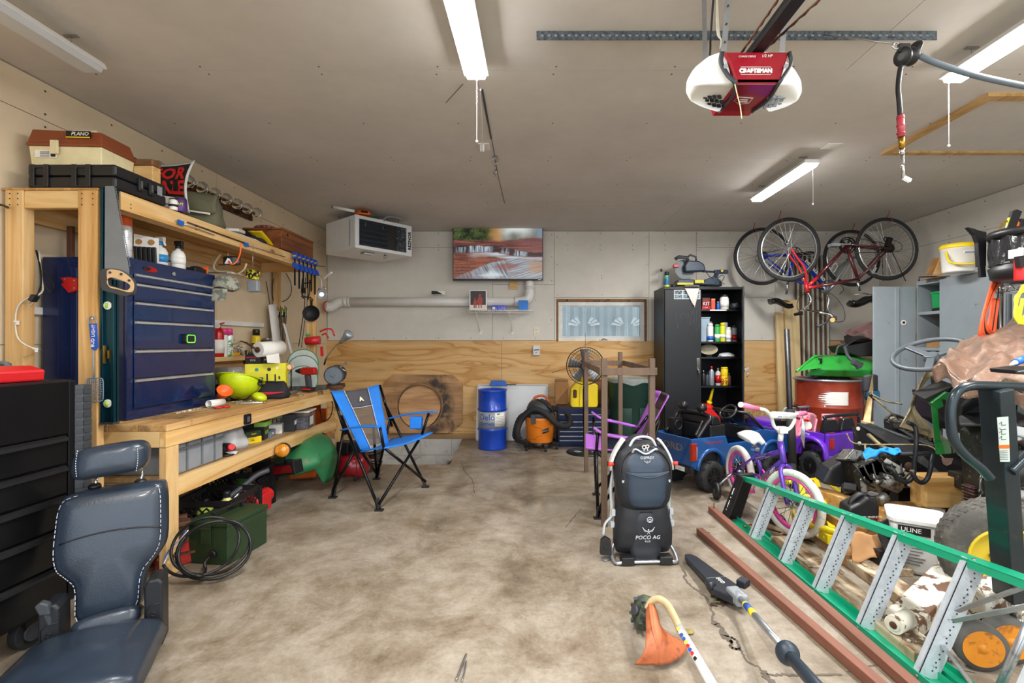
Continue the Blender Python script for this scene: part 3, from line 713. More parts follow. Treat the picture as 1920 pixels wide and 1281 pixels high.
# for-sale sign: curved plastic sheet
t=T('for_sale_sign','black sign with big red FOR SALE letters leaning at a slant on the shelf','sign')
c0,c1,c2,c3=P(290,385,3.02),P(356,400,3.05),P(366,300,3.10),P(281,309,3.06)
def sg(u,v,d=0):
 p=c3.lerp(c2,u).lerp(c0.lerp(c1,u),1-v);return p+F(0,-.05*sin(pi*v)*1-.0+.02*sin(pi*u)-d,0)
E().G(lambda u,v:sg(u,v),12,12,.0015).p('sheet',MW)
E().G(lambda u,v:sg(.05+.88*u,.08+.85*v,.001),12,12,-.0004).p('black_panel',LK)
for s_,v_,sz_ in(('FOR',.72,.105),('SALE',.42,.105)):
 o=U('lettering',s_,sz_,LR,t,(0,0,0),X_,Y_,.0004,bold=.004)
 for vv in o.data.vertices:p_=vv.co.copy();vv.co=sg(.5+p_.x/.265,v_+p_.y/.30,.004+p_.z)
E().G(lambda u,v:sg(.25+.6*u,.09+.16*v,.0016),6,4,-.0004).p('blank_panel',MP)
can('meat_tin',P(338,400,2.88).x,2.88,SZ+.001,.035,.085,I('purple_label','4a2a6e',.4),MS,'purple tin with a yellow SPAM label in front of the for-sale sign',letter='SPAM',lm=LY,capr=.97,caph=.06,band=None,face=(.35,-1,0))
can('white_tin',P(325,397,2.84).x,2.84,SZ+.001,.022,.07,MW,MS,'narrow white and black tin left of the purple tin',capr=.97,caph=.06,band=LK,bandz=(.3,.5))
# olive bag
t=T('canvas_bag','olive green canvas shoulder bag slumped on the high shelf','bag',(-2.29,3.30,SZ+.001),R(12))
m=E();rs=[(.115,.09,0),(.125,.10,.03),(.12,.09,.10),(.11,.08,.17),(.09,.06,.215),(.05,.03,.235)]
def sack(mb,rings,K=20,wob_=.06,e=.6):
 vs=[]
 for k,(a,b,z)in enumerate(rings):
  for j in rg(K):
   th=2*pi*j/K;w_=1+wob_*sin(3*th+k*1.7)+wob_*.6*sin(5*th-k)
   cx_=abs(cos(th))**e*(1 if cos(th)>0 else-1);cy_=abs(sin(th))**e*(1 if sin(th)>0 else-1)
   vs.append((a*cx_*w_,b*cy_*w_,z+.006*sin(4*th+k)*(k>0)))
 n_=len(rings);mb.add(vs,[(i*K+j,i*K+(j+1)%K,(i+1)*K+(j+1)%K,(i+1)*K+j)for i in rg(n_-1)for j in rg(K)]+[tuple(reversed(rg(K))),tuple((n_-1)*K+j for j in rg(K))],True)
sack(m,rs);pt('bag_body',m,I('olive_canvas','6b6a53',.9,bump=.4,bs=30),t)
E().G(lambda u,v:(-.12+.25*u,-.112-.012*sin(pi*v)+.05*max(0,v-.5),.09+.13*v+.01*sin(6*u)),10,8,.006).p('flap',MATS['olive_canvas'])
E().G(lambda u,v:(-.06+.16*u,-.121-.01*u,.088-.02*u+.012*v),6,2,.004).p('flap_hem',MP)
E().T(Q([(-.13,-.05,.19),(-.17,-.1,.12),(-.15,-.12,.04),(-.10,-.11,.01)],5),.008,8,flat=.4).p('strap',MATS['olive_canvas'])
# vanity lamp bar with clear globes on the wall
t=T('globe_light_bar','dark strip on the left wall carrying a row of clear glass globe bulbs','light')
gx=-2.62;ya,yb=PX(362,352,gx).y,PX(470,404,gx).y
E().A(XL+.013,XL+.035,3.18,4.52,2.345,2.435).p('backplate',MU,t,.003)
gys=[PX(px,0+380,-2.61).y for px in(371,394,416,438,457,477)]
for k in rg(9):
 zz=2.40;y=3.28+k*.144
 E().C((XL+.035,y,zz),(XL+.06,y,zz),.018,.016,14).p('socket',BR)
 E().L([(.013,.0),(.02,.012),(.038,.03),(.047,.055),(.043,.08),(.028,.098),(.004,.104)],(XL+.06,y,zz),(1,0,0),20,caps=False).p('globe',Jm)
# papers, black pouch, wooden box
xx=P(455,445,3.75)
t=T('booklet_stack','loose white booklets and a yellow guide lying on the high shelf','booklets')
zz=SZ+.009
for k,(dx,dy,w_,h_,rz,mm,tz)in enumerate([(-.14,3.62,.2,.26,.1,MP,.0),(-.145,3.63,.19,.25,-.1,I('pale_grey_paper','ccd2d6',.7),.012),(-.12,3.86,.15,.22,.3,MY,.0),(-.12,3.85,.14,.2,.2,MP,.012),(-.17,3.62,.17,.23,.05,MP,.03)]):
 E().X((SX-.05+dx,dy,zz+.006+tz),(w_,h_,.011),(0,0,rz)).p('booklet',mm)
E().X((SX-.15,3.62,zz+.052),(.1,.16,.02),(.1,0,.3)).p('booklet',MP)
E().G(lambda u,v:(SX-.16+.11*v,3.80+.17*u,SZ+.05+.05*(1-u)-.03*u*u),8,3,.004).p('booklet',MY)
t=T('wooden_crate','reddish brown wooden box at the far end of the high shelf','box',(-2.29,4.30,SZ+.0085),0)
E().A(-.16,.16,-.28,.28,0,.155).p('box_body',wood('cherry_board','96582c','75401d',ax='Y',knots=2),t,.004)
E().A(-.165,.165,-.285,.285,.1555,.172).p('lid',MATS['cherry_board'],t,.003)
E().C((.1605,-.19,.13),(.163,-.19,.13),.014,K=14).p('knot_hole',MK)
t=T('red_pouch','clear bag of small red things on the reddish wooden box','bag',(-2.33,4.13,SZ+.181));E().E((0,0,.022),(.09,.07,.022)).p('bag_body',I('red_clear_bag','a86a6c',.2,alpha=.8,c2='8e1c2c',vs=30,W=(.45,.5)))
E().P([(.08,-.02,.015),(.11,-.03,.01),(.11,.03,.01),(.08,.02,.02)],(0,0,.006)).p('zip_edge',CL)
t=T('black_satchel','black soft pouch in front of the reddish wooden box','bag',(-2.32,3.95,SZ+.0085));m=E();sack(m,[(.10,.07,0),(.11,.08,.03),(.105,.075,.09),(.08,.05,.12),(.03,.02,.128)]);pt('pouch_body',m,MR,t)
E().T(Q([(-.1,-.05,.1),(-.13,-.09,.06),(-.05,-.1,.05),(.06,-.08,.06)],5),.012,8).p('handle',MR)
# rods and spade bits laid on the front beam
def bit(px,py,px2,py2,cm,label):
 a,b_=PX(px,py,SX+.012),PX(px2,py2,SX+.012);t=T('spade_bit',label,'drill bit')
 m=E();d=(b_-a).normalized();m.C(a,b_,.003,K=6);pt('shank',m,MS,t);E().B(a-d*.05,a,.028,.003,(1,0,0)).p('bit_blade',cm)
 E().T([a-d*.06+F(-.02,0,0),a-d*.06],.002,5).p('nail',MS)
bit(345,420,402,441,BU,'spade bit with a blue blade lying along the shelf beam, nearer the saw')
bit(466,460,535,482,BU,'spade bit with a blue blade lying along the shelf beam, near the clamps')
m=E();m.C(PX(352,417,SX+.006),PX(462,457,SX+.006),.005,K=8);solo('steel_rod',m,MU,'thin dark steel rod lying along the front beam of the high shelf','rod')
# goods on top of the tool chest
ZT=CZ1+.001
can('marking_spray',-2.305,2.70,ZT,.033,.265,I('white_paint_can','dfe2e6',.3,.2,c2='8d96a2',vs=30,W=(.55,.6)),MO,'tall white spray can with an orange cap on the navy chest behind the saw','spray can',caph=.28,capr=1.0)
t=T('socket_pack','white carded pack of black sockets standing on the navy chest','tool pack',(-2.29,2.83,ZT),R(20))
E().P([(-.06,0,.0),(.06,0,0),(.06,0,.15),(-.06,0,.17)],(0,.003,0)).p('card',MW)
m=E()
for x in(-.035,.025):m.C((x,-.002,.125),(x,-.004,.125),.016,K=16)
pt('card_hole',m,MT,t)
m=E()
for k in rg(5):m.X((-.045+k*.022,-.012,.05),(.018,.018,.09),(.1,0,0))
pt('socket',m,MK,t,.003)
def trigger(name,x,y,label,cm,hm,s=1):
 t=T(name,label,'spray bottle',(x,y,ZT));E().L([(.036*s,0),(.04*s,.006),(.04*s,.09*s),(.03*s,.115*s),(.013*s,.125*s),(.013*s,.14*s)],K=20).p('bottle_body',MW)
 E().C((0,0,.135*s),(0,0,.155*s),.017*s,K=14).p('collar',cm);E().X((.008,-.005,.17*s),(.05*s,.022,.028*s)).X((.03*s,-.005,.15*s),(.008,.014,.04*s),(0,-.3,0)).p('trigger',hm,t,.003)
 E().L([(.0405*s,.03),(.0412*s,.03),(.0412*s,.075*s),(.0405*s,.075*s)],K=20,caps=False).p('label_band',cm if cm is not MK else MP)
trigger('cleaner_bottle',-2.32,2.97,'white spray bottle with a blue collar on the navy chest',I('sky_blue_label','2c8fd0',.4),MW)
trigger('cleaner_bottle',-2.275,3.06,'white spray bottle with a black trigger on the navy chest',MK,MK,.97)
t=T('ear_muffs','black and brown ear muffs lying at the back of the navy chest','ear muffs',(-2.42,3.16,ZT));m=E()
for s in(-1,1):m.E((0,s*.055,.03),(.03,.02,.03))
pt('cup',m,I('brown_foam','5d3b33',.6),t);E().T(Q([(0,-.06,.04),(-.02,-.05,.075),(-.03,0,.09),(-.02,.05,.075),(0,.06,.04)],5),.005,6).p('headband',MK)
t=T('tape_dispenser','black and orange tool lying on the far end of the navy chest','tool',(-2.27,3.22,ZT));E().P([(-.03,-.06,0),(.03,-.06,0),(.03,.05,0),(-.03,.05,0)],(0,0,.03)).E((0,0,.028),(.03,.055,.018)).p('tool_body',MK,t,.004);E().A(-.025,.032,.0505,.062,0,.05).p('tip',MO)
# dark wooden pegs and bits behind the chest (seen through the frame)
for k,(px,w_,h_)in enumerate([(136,.03,.19),(148,.02,.17),(153,.018,.14)]):
 m=E();x=P(px,470,2.72).x;m.A(x-w_/2,x+w_/2,2.70+.03*k,2.72+.03*k,CZ1+.001,CZ1+h_);solo('wood_offcut',m,I('dark_walnut','5e3622',.6),['tall dark wood offcut standing on the navy chest behind the shelf posts','middle dark wood offcut behind the shelf posts','short dark wood offcut nearest the front post'][k],'offcut',bev=.002)
# == hung under the high shelf
zh=SZ-.1
t=T('camouflage_hat','grey camouflage cap hanging below the high shelf','cap')
cp=P(424,530,3.35)
m=E();m.G(lambda u,v:cp+F(.095*cos(2*pi*u)*sin(v*1.5)**.8,.07*sin(2*pi*u)*sin(v*1.5)**.8-.01,-.055+.1*cos(v*1.5)+.012*sin(6*pi*u)*v)if v>0 else cp+zv(.045),20,8,.003)
mc=I('camo_cloth','a3a294',.9,var=.1,c2='6d6f63',vs=14,W=(.47,.53));pt('crown',m,mc,t)
E().G(lambda u,v:cp+F(-.07+.12*u-.02*v,-.06-.02*sin(pi*u),-.05-.085*v),8,6,.004).p('brim',mc)
E().T([cp+zv(.04),cp+F(.0,.02,.20),F(cp.x,cp.y+.03,1.885)],.0015,5).p('hook',MS)
t=T('crest_hat','black cap with a white and red crest hanging from an orange hook under the shelf','cap')
cp=P(435,491,3.3);E().G(lambda u,v:cp+F(-.055+.12*u,-.03*sin(pi*u)-.01,-.03+.06*v+.006*u),10,4,.004).p('crown',MK)
E().G(lambda u,v:cp+F(-.05+.11*u,-.03*sin(pi*u)-.02-.05*v,-.032-.004*v),10,4,.004).p('brim',MK)
E().P([cp+V(p)for p in((-.02,-.046,-.02),(.03,-.044,-.02),(.015,-.046,.012),(-.0,-.046,.018))],(0,-.002,0)).p('crest',LW);E().P([cp+V(p)for p in((.0,-.0485,-.014),(.02,-.0475,-.014),(.01,-.0485,.004))],(0,-.001,0)).p('crest_mark',LR)
E().T(Q([F(cp.x+.06,cp.y,1.885),cp+F(.062,-.01,.06),cp+F(.06,-.045,-.005),cp+F(.035,-.06,-.03),cp+F(.02,-.055,-.01)],5),.005,8).p('hook',MO)
t=T('deer_antlers','pale bone antlers hanging on the wall under the high shelf','antlers')
q=lambda px,py,Y=3.62:P(px,py,Y)
m=E()
for pts,r in(([q(414,476),q(403,492),q(401,503),q(409,509),q(425,509),q(440,512)],.009),([q(462,494),q(458,505),q(447,513),q(436,513),q(428,510)],.008),([q(404,496),q(398,485)],.006),([q(446,514),q(460,518),q(468,521)],.006)):
 pp=Q(pts,4);m.T(pp,[r*(1-.6*i/len(pp))for i in rg(len(pp))],8)
pt('antler',m,I('bone','d6c6a2',.6),t)
E().T([q(440,512),F(XL+.012,3.66,q(440,512).z+.01)],.006,6).p('peg',MS)
t=T('tape_measure','yellow and black tape measure hanging under the high shelf','tape measure')
c_=P(474,515,3.55);E().X(c_,(.085,.04,.07),(0,.2,0)).p('case',I('yellow_black_case','d8cc2a',.5,c2='1c1c1c',W=(.48,.5),vs=26),t,.01)
E().X(c_+F(.006,0,-.085),(.08,.045,.085),(0,-.05,0)).p('holster',MG,t,.008);E().T([c_+zv(.03),c_+F(0,.0,.12),F(c_.x,c_.y,1.884)],.0025,5).p('hook',MS)
# blue bar clamps hanging on the far post end
yC=4.42
for k in rg(6):
 px=562+k*5.2;y=PX(px,505,SX+.035).y;y=4.14+k*.075
 t=T('bar_clamp','blue quick bar clamp in the bunch at the far end of the high shelf','clamp',(SX+.028,y,SZ-.155),group='blue bar clamps on the high shelf')
 E().P([(-.012,-.011,.16),(.03,-.011,.15),(.032,-.011,.11),(-.006,-.011,.09)],(0,.022,0)).p('jaw',I('clamp_blue','1b4bb0',.4),t,.003)
 E().P([(-.01,-.013,.07),(.03,-.013,.06),(.05,-.013,.01),(.03,-.013,.0),(-.006,-.013,.03)],(0,.026,0)).p('grip',MATS['clamp_blue'],t,.004)
 E().A(.004,.016,-.003,.003,-.13-.02*(k%3),.14).p('bar',MM)
 E().X((.012,0,.122),(.03,.024,.012)).p('pad',I('pad_yellow','d9a82e',.5))
m=E();m.B(P(592,498,4.55),P(608,500,4.9),.02,.008);solo('clamp_bar',m,MM,'black bar sticking out past the far end of the high shelf','bar')
# compound bow hanging at the far post
t=T('compound_bow','black compound bow hanging beside the far shelf post','bow')
B=lambda px,py,Y=4.50:P(px,py,Y)
E().T([B(573,522),B(571,575),B(560,650)],.004,6).T([B(578,522),B(576,570),B(565,652)],.003,6).p('string',CO)
E().T(Q([B(568,522),B(566,545),B(569,560)],4),.008,8).T(Q([B(581,525),B(580,548),B(577,562)],4),.006,8).B(B(566,532),B(584,530),.01,.01).B(B(565,556),B(583,558),.01,.01).X(B(569,545),(.03,.03,.05)).p('riser',MM)
E().T([B(572,523),B(575,512,4.46),F(SX-.02,4.50,SZ-.101)],.002,5).p('hook',MS)
for px0,pts,lb in((0,[(515,512),(511,535),(512,560),(517,580),(520,600)],'thin black coil hanging left of the far wall post'),(1,[(536,512),(545,530),(546,548),(540,560),(530,566)],'thin black coil hanging right of the far wall post'),(2,[(499,528),(502,545),(506,570),(510,590),(524,640)],'long thin black rod hanging on the wall left of the arrows')):
 m=E();m.T(Q([PX(px,py,-2.66)for px,py in pts],5),.004,6);solo('wire_coil',m,CO,lb,'wire')
# skillet
t=T('skillet','small black cast iron skillet hanging on the far shelf post','skillet')
c_=P(584,588,4.53);n_=F(.25,-1,0).normalized()
E().L([(.0,0),(.062,0),(.075,.028),(.071,.028),(.06,.005),(0,.005)],c_-n_*.01,n_,28,caps=False).p('pan',I('cast_iron','232325',.55,.5,bump=.2))
E().B(c_+zv(.068),c_+F(.0,0,.118),.018,.008,YY).O(c_+zv(.128),n_,.011,.004,16,6).p('handle',MATS['cast_iron'])
E().C(c_+F(0,.02,.132),c_+F(0,-.03,.132),.002,K=6).p('nail',MS)
# clamp work light with heart shaped shade
t=T('clamp_light','grey clip lamp with a bright lens hanging at the far shelf post','lamp')
c_=P(605,552,4.66);E().L([(.012,-.03),(.03,-.015),(.046,.012),(.05,.03),(.046,.03),(.0,.018)],c_,(.1,-1,-.1),24,caps=False).p('shade',I('silver_paint','a9afb5',.35,.5))
E().E(c_+F(0,-.022,-.003),(.02,.01,.02)).p('lens',emitmat('lens_glow',(1,1,.97),1.6))
E().T(Q([c_+F(-.02,0,.04),c_+F(-.01,.0,.08),c_+F(-.015,0,.14),c_+F(-.03,-.01,.18)],4),.004,6).O(c_+F(.015,0,.055),YY,.012,.003,16,6).B(c_+F(-.04,-.0,.045),c_+F(-.015,0,.035),.02,.03).p('clip',MS)
E().T(Q([P(602,518,4.7),P(607,522,4.6),P(615,516,4.55),P(622,511,4.52)],4),.008,8).p('arm',MW)
# narrow ledge goods
zl=1.096
t=T('fire_extinguisher','red fire extinguisher with a gauge on the wall ledge, half hidden by the navy chest','fire extinguisher',(PX(409,600,-2.6).x,PX(409,600,-2.6).y,zl))
E().L([(.038,0),(.042,.008),(.042,.19),(.03,.225),(.014,.235)],K=20).p('cylinder',RP);E().L([(.0422,.03),(.0428,.03),(.0428,.14),(.0422,.14)],K=20,caps=False).p('label_band',MP)
E().X((0,0,.25),(.03,.03,.03)).B((0,0,.26),(.06,-.02,.275),.014,.008).p('valve',RP);E().C((.01,-.016,.25),(.01,-.03,.25),.02,K=16).p('gauge',MP)
for k,px in enumerate((419,426)):
 p=PX(px,600,-2.6);can('insect_spray',-2.6,p.y+.02*k,zl,.031,.235,I('pale_green_can','e8efe6',.3,.1,c2='4d9a5c',W=(.5,.55),vs=16)if k else MW,Jy,['white spray can with a pink cap beside the red extinguisher','green and white spray can with a pink cap, right one of the pair'][k],'spray can',caph=.22,capr=.98)
t=T('chalk_line','yellow flat reel lying on the wall ledge','reel',(-2.61,PX(437,632,-2.61).y,zl));E().P([(x,y,0)for x,y in rr2(.06,.14,.03,5)],(0,0,.032)).p('case',I('ochre_plastic','e0a81e',.4),t,.006);E().A(-.012,.012,.07,.10,.008,.024).p('hook',MK)
can('adhesive_spray',-2.61,4.48,zl,.036,.24,MY,MK,'yellow and black spray can alone on the wall ledge','spray can',band=LK,bandz=(.35,.62),caph=.24,letter='3X',lm=LY)
t=bottle('glass_jar',-2.61,4.66,zl,.045,.16,I('amber_jar','5e5a3c',.2),MS,'dark jar with a yellow label and a metal lid on the wall ledge','jar',.8,.85,band=LY)
# ladder of things at the right end: arrows in a tube, white strips
t=T('white_strip','tall white plastic strips leaning on the wall behind the paper towel','strip')
E().G(lambda u,v:PX(503+15*u+14*v,572+125*v-3*u,-2.60+.03*v),2,10,.006).p('board',MW)
E().G(lambda u,v:PX(530+6*u+22*v,606+85*v+3*u,-2.55+.08*v),2,10,.006).p('board',MW)
t=T('arrow_bundle','bundle of black arrows with green and white fletching standing behind the bench','arrows')
for k in rg(8):
 px=518+k*2.2;a=PX(px-2+k*.2,663,-2.60);b_=PX(px+(k-4)*.6+2,574+3*(k%3),-2.63)
 s_=E().C(a,b_,.0045,K=8).p('shaft',MM)
 d=(a-b_).normalized();m=E()
 for an in rg(3):
  e=F(cos(an*2.1),sin(an*2.1),0)*.012;m.P([b_+d*.02,b_+d*.085,b_+d*.08+e,b_+d*.035+e],F(-e.y,e.x,0)*.1)
 pt('fletching',m,[I('fletch_green','b9d936',.5),MW,MK][k%3],s_)
E().L([(.04,0),(.042,.10),(.038,.10),(.035,.01)],(PX(522,690,-2.60).x,PX(522,690,-2.6).y,1.096),(0,0,1),20,caps=True).p('quiver',MK)
# == things on the bench top
zb_=BZ+.001
def onb(px,Y,z=None):return F((px-CX)*Y/F_PX,Y,zb_ if z is None else z)
# paper towel roll on a wall arm
t=T('paper_towel_roll','white paper towel roll on a dark wall holder above the battery packs','paper towel')
a,b_=P(484,656,3.72),P(527,652,3.92);E().C(a,b_,.058,K=28).p('paper_roll',MP)
E().P([P(505,663,3.80)+F(0,-.05,0),P(529,662,3.90)+F(0,-.05,0),P(531,681,3.90)+F(0,-.05,0),P(508,680,3.80)+F(0,-.05,0)],(0,.002,0)).p('loose_sheet',MP)
E().C(a+(a-b_).normalized()*.012,a,.022,K=16).T([a+(a-b_).normalized()*.01,P(462,643,3.72),PX(452,640,XL+.02)],.007,6).p('holder',MU)
def battery(px,Y,s,label,z):
 t=T('battery_pack',label,'battery',onb(px,Y,z),R(15));E().P([(-.06*s,-.04*s,0),(.06*s,-.04*s,0),(.06*s,-.04*s,.06*s),(.045*s,-.04*s,.075*s),(-.045*s,-.04*s,.075*s),(-.06*s,-.04*s,.06*s)],(0,.08*s,0)).p('pack_body',MK,t,.004)
 E().A(-.042*s,.042*s,-.03*s,.03*s,.0755*s,.092*s).p('pack_rail',MD,t,.003);E().A(-.05*s,.05*s,-.0415*s,-.0403*s,.045*s,.056*s).p('stripe',ME);U('lettering','M18',.022*s,LW,t,(0,-.0415*s,.026*s),X_,Z_,.0008)
# yellow carton behind
yc_=T('tool_carton','bright yellow tool carton printed with round icons standing behind the helmet','box')
pA,pB=P(459,683,3.75),P(536,681,3.92);hA=pA.z-zb_
E().P([F(pA.x,pA.y,zb_),F(pB.x,pB.y,zb_),F(pB.x,pB.y,pB.z),F(pA.x,pA.y,pA.z)],(-.03,.10,0)).p('carton',I('carton_yellow','e8de20',.5),yc_,.003)
dx=(pB-pA).normalized();nn=F(dx.y,-dx.x,0).normalized()
if nn.y>0:nn=-nn
L=(pB-pA).length
for k,(u,v,r_)in enumerate(((.28,.82,.013),(.58,.82,.014),(.78,.86,.012))):
 c_=pA+dx*L*u;c_.z=zb_+hA*v;E().C(c_+nn*.0005,c_+nn*.002,r_,K=18).p('icon',[I('icon_teal','2f8f8f',.5),LK,MP][k],yc_)
m=E()
for k,(u,h0,h1)in enumerate(((.52,.45,.68),(.72,.45,.66),(.82,.5,.6))):
 c_=pA+dx*L*u;m.P([F(c_.x-.012,c_.y,zb_+hA*h0)+nn*.0006,F(c_.x+.012,c_.y,zb_+hA*h0)+nn*.0006,F(c_.x+.01,c_.y,zb_+hA*h1)+nn*.0006,F(c_.x-.01,c_.y,zb_+hA*h1)+nn*.0006],nn*.0012)
pt('tool_picture',m,MS,yc_)
battery(477,3.86,.95,'black battery pack on the yellow carton, left one',pA.z+.002);battery(503,3.93,1.05,'black battery pack with a red stripe on the yellow carton, right one',pA.z+.002)
# helmet
t=T('hard_hat','hi-vis yellow hard hat lying upside down with a grey pad on the workbench','helmet',onb(451,3.53),(R(158),R(8),R(20)))
t.location.z=zb_+.145
E().G(lambda u,v:F(.135*cos(2*pi*u)*sin(v*pi/2),.16*sin(2*pi*u)*sin(v*pi/2),.13*cos(v*pi/2)),32,12,.004).p('shell',LI)
E().G(lambda u,v:F((.133+.04*v*(1+sin(2*pi*u))*.5+.008)*cos(2*pi*u),(.158+.045*v*max(0,-sin(2*pi*u))+.008*v)*sin(2*pi*u),-.004*v),32,2,.004).p('brim',LI)
E().O((0,0,.012),(0,0,1),.115,.008,28,6).G(lambda u,v:F(.10*cos(pi*v),.12*(u-.5)*.5,.085*sin(pi*v)-.0),6,12,.006).p('harness',MD)
E().E((0,.02,.01),(.095,.10,.014)).p('pad',I('pad_grey','6f7d87',.8))
E().C((.125,.06,.0),(.15,.06,.0),.02,K=16).C((.125,.06,.02),(.15,.06,.04),.012,K=10).p('ratchet_knob',MK)
t=T('hi_vis_earcup','second piece of yellow headgear lying under the hard hat','helmet',onb(487,3.49));E().E((0,0,.03),(.05,.045,.03),(0,.4,0)).p('cup',LI);E().T(Q([(-.05,-.03,.04),(-.09,-.02,.015),(-.14,-.01,.008),(-.18,.02,.008)],5),.007,6,flat=.5).p('strap',MK)
# face shield behind helmet
t=T('face_shield','smoky clear face shield on a black band leaning by the navy chest','face shield')
c_=onb(424,3.62,zb_+.13);E().G(lambda u,v:c_+F(.10*sin(pi*(u-.5)),-.06*cos(pi*(u-.5)),.0)+F(.0,.04*v,.17*v-.06),14,6,.003).p('visor',I('smoky_visor','8f9498',.1,alpha=.4))
E().T([c_+F(.105*sin(pi*(u-.5)),-.065*cos(pi*(u-.5))-.0,-.06)for u in[i/12 for i in rg(13)]],.012,6).p('band',MK);E().C(c_+F(.03,-.03,-.12),c_+F(.03,-.03,-.065),.02,K=10).p('prop',MK)
t=T('work_gloves','black gloves heaped between the navy chest and the hard hat','gloves',onb(412,3.50));m=E();sack(m,[(.09,.08,0),(.10,.08,.03),(.08,.07,.07),(.05,.04,.10),(.02,.02,.115)],18,.16,.8);pt('glove',m,MR,t)
E().T(Q([(.0,-.06,.09),(.05,-.08,.08),(.09,-.07,.04),(.12,-.08,.012)],5),[.014]*15+[.01],8).p('finger',MR)
t=T('red_visor_hat','dark red cap pushed behind the gloves by the navy chest','cap',onb(413,3.68));E().E((0,0,.12),(.075,.08,.07)).p('crown',I('dull_red_cloth','9c4a44',.8));E().P([(-.06,-.06,.09),(.06,-.07,.09),(.05,-.13,.06),(-.04,-.12,.06)],(0,0,.006)).p('brim',MATS['dull_red_cloth']);E().L([(.05,0),(.055,.07)],K=16).p('stand',MK)
# pink ring tape + scissors bunch on the back wall
t=T('hanging_tools','pliers and shears hanging on the wall board behind the hard hat','tools')
E().A(XL+.013,XL+.02,3.45,4.18,.80,1.0).p('back_board',I('hardboard','7a5a3c',.8))
for k,(px,py,c_)in enumerate(((434,655,Jy),(446,660,MS),(452,662,MS),(461,668,MK),(470,664,MS))):
 p=PX(px,py,XL+.045);E().T(Q([p+F(0,-.02,-.07),p+F(0,-.022,-.02),p,p+F(0,.01,.055)],4),.007,6).T(Q([p+F(0,.03,-.07),p+F(0,.018,-.02),p+F(.006,0,0),p+F(0,-.012,.05)],4),.007,6).p('pliers',c_)
# black and red tool bag
t=T('zip_pouch','black and red zip bag lying on the workbench beside the hard hat','bag',onb(510,3.66),R(8))
m=E();sack(m,[(.105,.06,0),(.12,.07,.025),(.115,.06,.07),(.10,.04,.11),(.09,.02,.125)],22,.05,.5);pt('bag_body',m,I('black_nylon','202024',.8,bump=.2),t)
E().G(lambda u,v:(-.09+.20*u,-.069-.004*sin(pi*u),.02+.035*v+.03*u*(1-v)),10,3,.004).p('panel',I('red_nylon','c02438',.7));E().T([(-.085,-.02,.128),(0,-.028,.131),(.085,-.02,.128)],.004,6).p('zip',MD)
# flashlight, wrenches, silver odds
def spanner(px,Y,px2,Y2,label,r=.008):
 a,b_=onb(px,Y),onb(px2,Y2);a.z=b_.z=zb_+.008;t=T('wrench',label,'wrench');d=(b_-a).normalized();E().B(a,b_,r*1.6,r*.8,(0,0,1)).p('shank',MC)
 E().O(b_,(0,0,1),r*1.3,r*.55,16,6).p('ring_end',MC);E().P([a+F(-d.y,d.x,0)*r*1.6+zv(-.003),a+F(d.y,-d.x,0)*r*1.6+zv(-.003),a-d*r*2.4+F(d.y,-d.x,0)*r*1.3+zv(-.003),a-d*r*.8+zv(-.003),a-d*r*2.4-F(d.y,-d.x,0)*r*1.3+zv(-.003)],(0,0,.006)).p('jaw_end',MC)
spanner(440,3.40,470,3.46,'chrome wrench nearest the orange funnel');spanner(447,3.33,482,3.42,'chrome wrench in the middle of the pile by the bench edge');spanner(458,3.30,496,3.36,'chrome wrench along the bench edge in front of the hard hat');spanner(450,3.45,474,3.38,'chrome wrench lying across the others in the pile')
spanner(541,3.92,565,3.80,'chrome ratchet wrench lying between the zip bag and the drill',.009)
t=T('flashlight','chrome flashlight pointing forward beside the zip bag','flashlight');a=onb(534,3.78);a.z=zb_+.024;E().C(a,a+F(.03,.12,0),.014,K=16).p('barrel',MS);E().C(a,a-F(.008,.03,0),.016,.023,20).p('head',MC);E().C(a-F(.008,.03,0),a-F(.0085,.032,0),.019,K=20).p('lens',Jm)
# orange funnel with a white roll
t=T('orange_cup','orange plastic cup lying on its side on the workbench','cup');a=onb(417,3.25);E().L([(.028,0),(.034,.05),(.045,.075),(.048,.078),(.044,.076),(.03,.05),(.0,.046)],a+F(-.01,0,.055),(.35,-.25,.35),24,caps=True).p('cup_body',MO)
E().L([(.022,0),(.03,.012)],a+F(-.012,0,.0),(0,0,1),16).p('foot',MO)
t=T('paper_scroll','rolled white paper tube on the workbench in front of the orange cup','paper roll');a,b_=onb(397,3.14),onb(418,3.22);a.z=b_.z=zb_+.026;a=a+F(0,-.03,0)
m=E();d=(b_-a).normalized();x,y,_=m.frame(d);m.G(lambda u,v:a.lerp(b_,u)+(x*cos(2*pi*v)+y*sin(2*pi*v))*.024,2,24,.0015);pt('paper_tube',m,MW,t)
t=T('red_scissors','red handled scissors lying at the bench edge','scissors')
m=E();p0=onb(405,3.10);p0.z=zb_+.005;m.B(p0,p0+F(-.12,.06,0),.012,.003);m.B(p0+F(0,.01,.004),p0+F(-.12,.03,.004),.012,.003);pt('blade',m,MS,t)
for s_ in(0,1):E().O(p0+F(.028+.02*s_,-.02+.045*s_,.003),(0,0,1),.017,.006,16,6).p('handle',ME)
t=T('white_screws','few small white bits strewn beside the navy chest','screws');t['kind']='stuff';m=E()
for k in rg(9):p=onb(331+5.5*k,2.86+.028*k);m.B(p+zv(.004),p+F(.012*sin(k*2),.012*cos(k*3),.004),.005,.005)
pt('bits',m,MW,t)
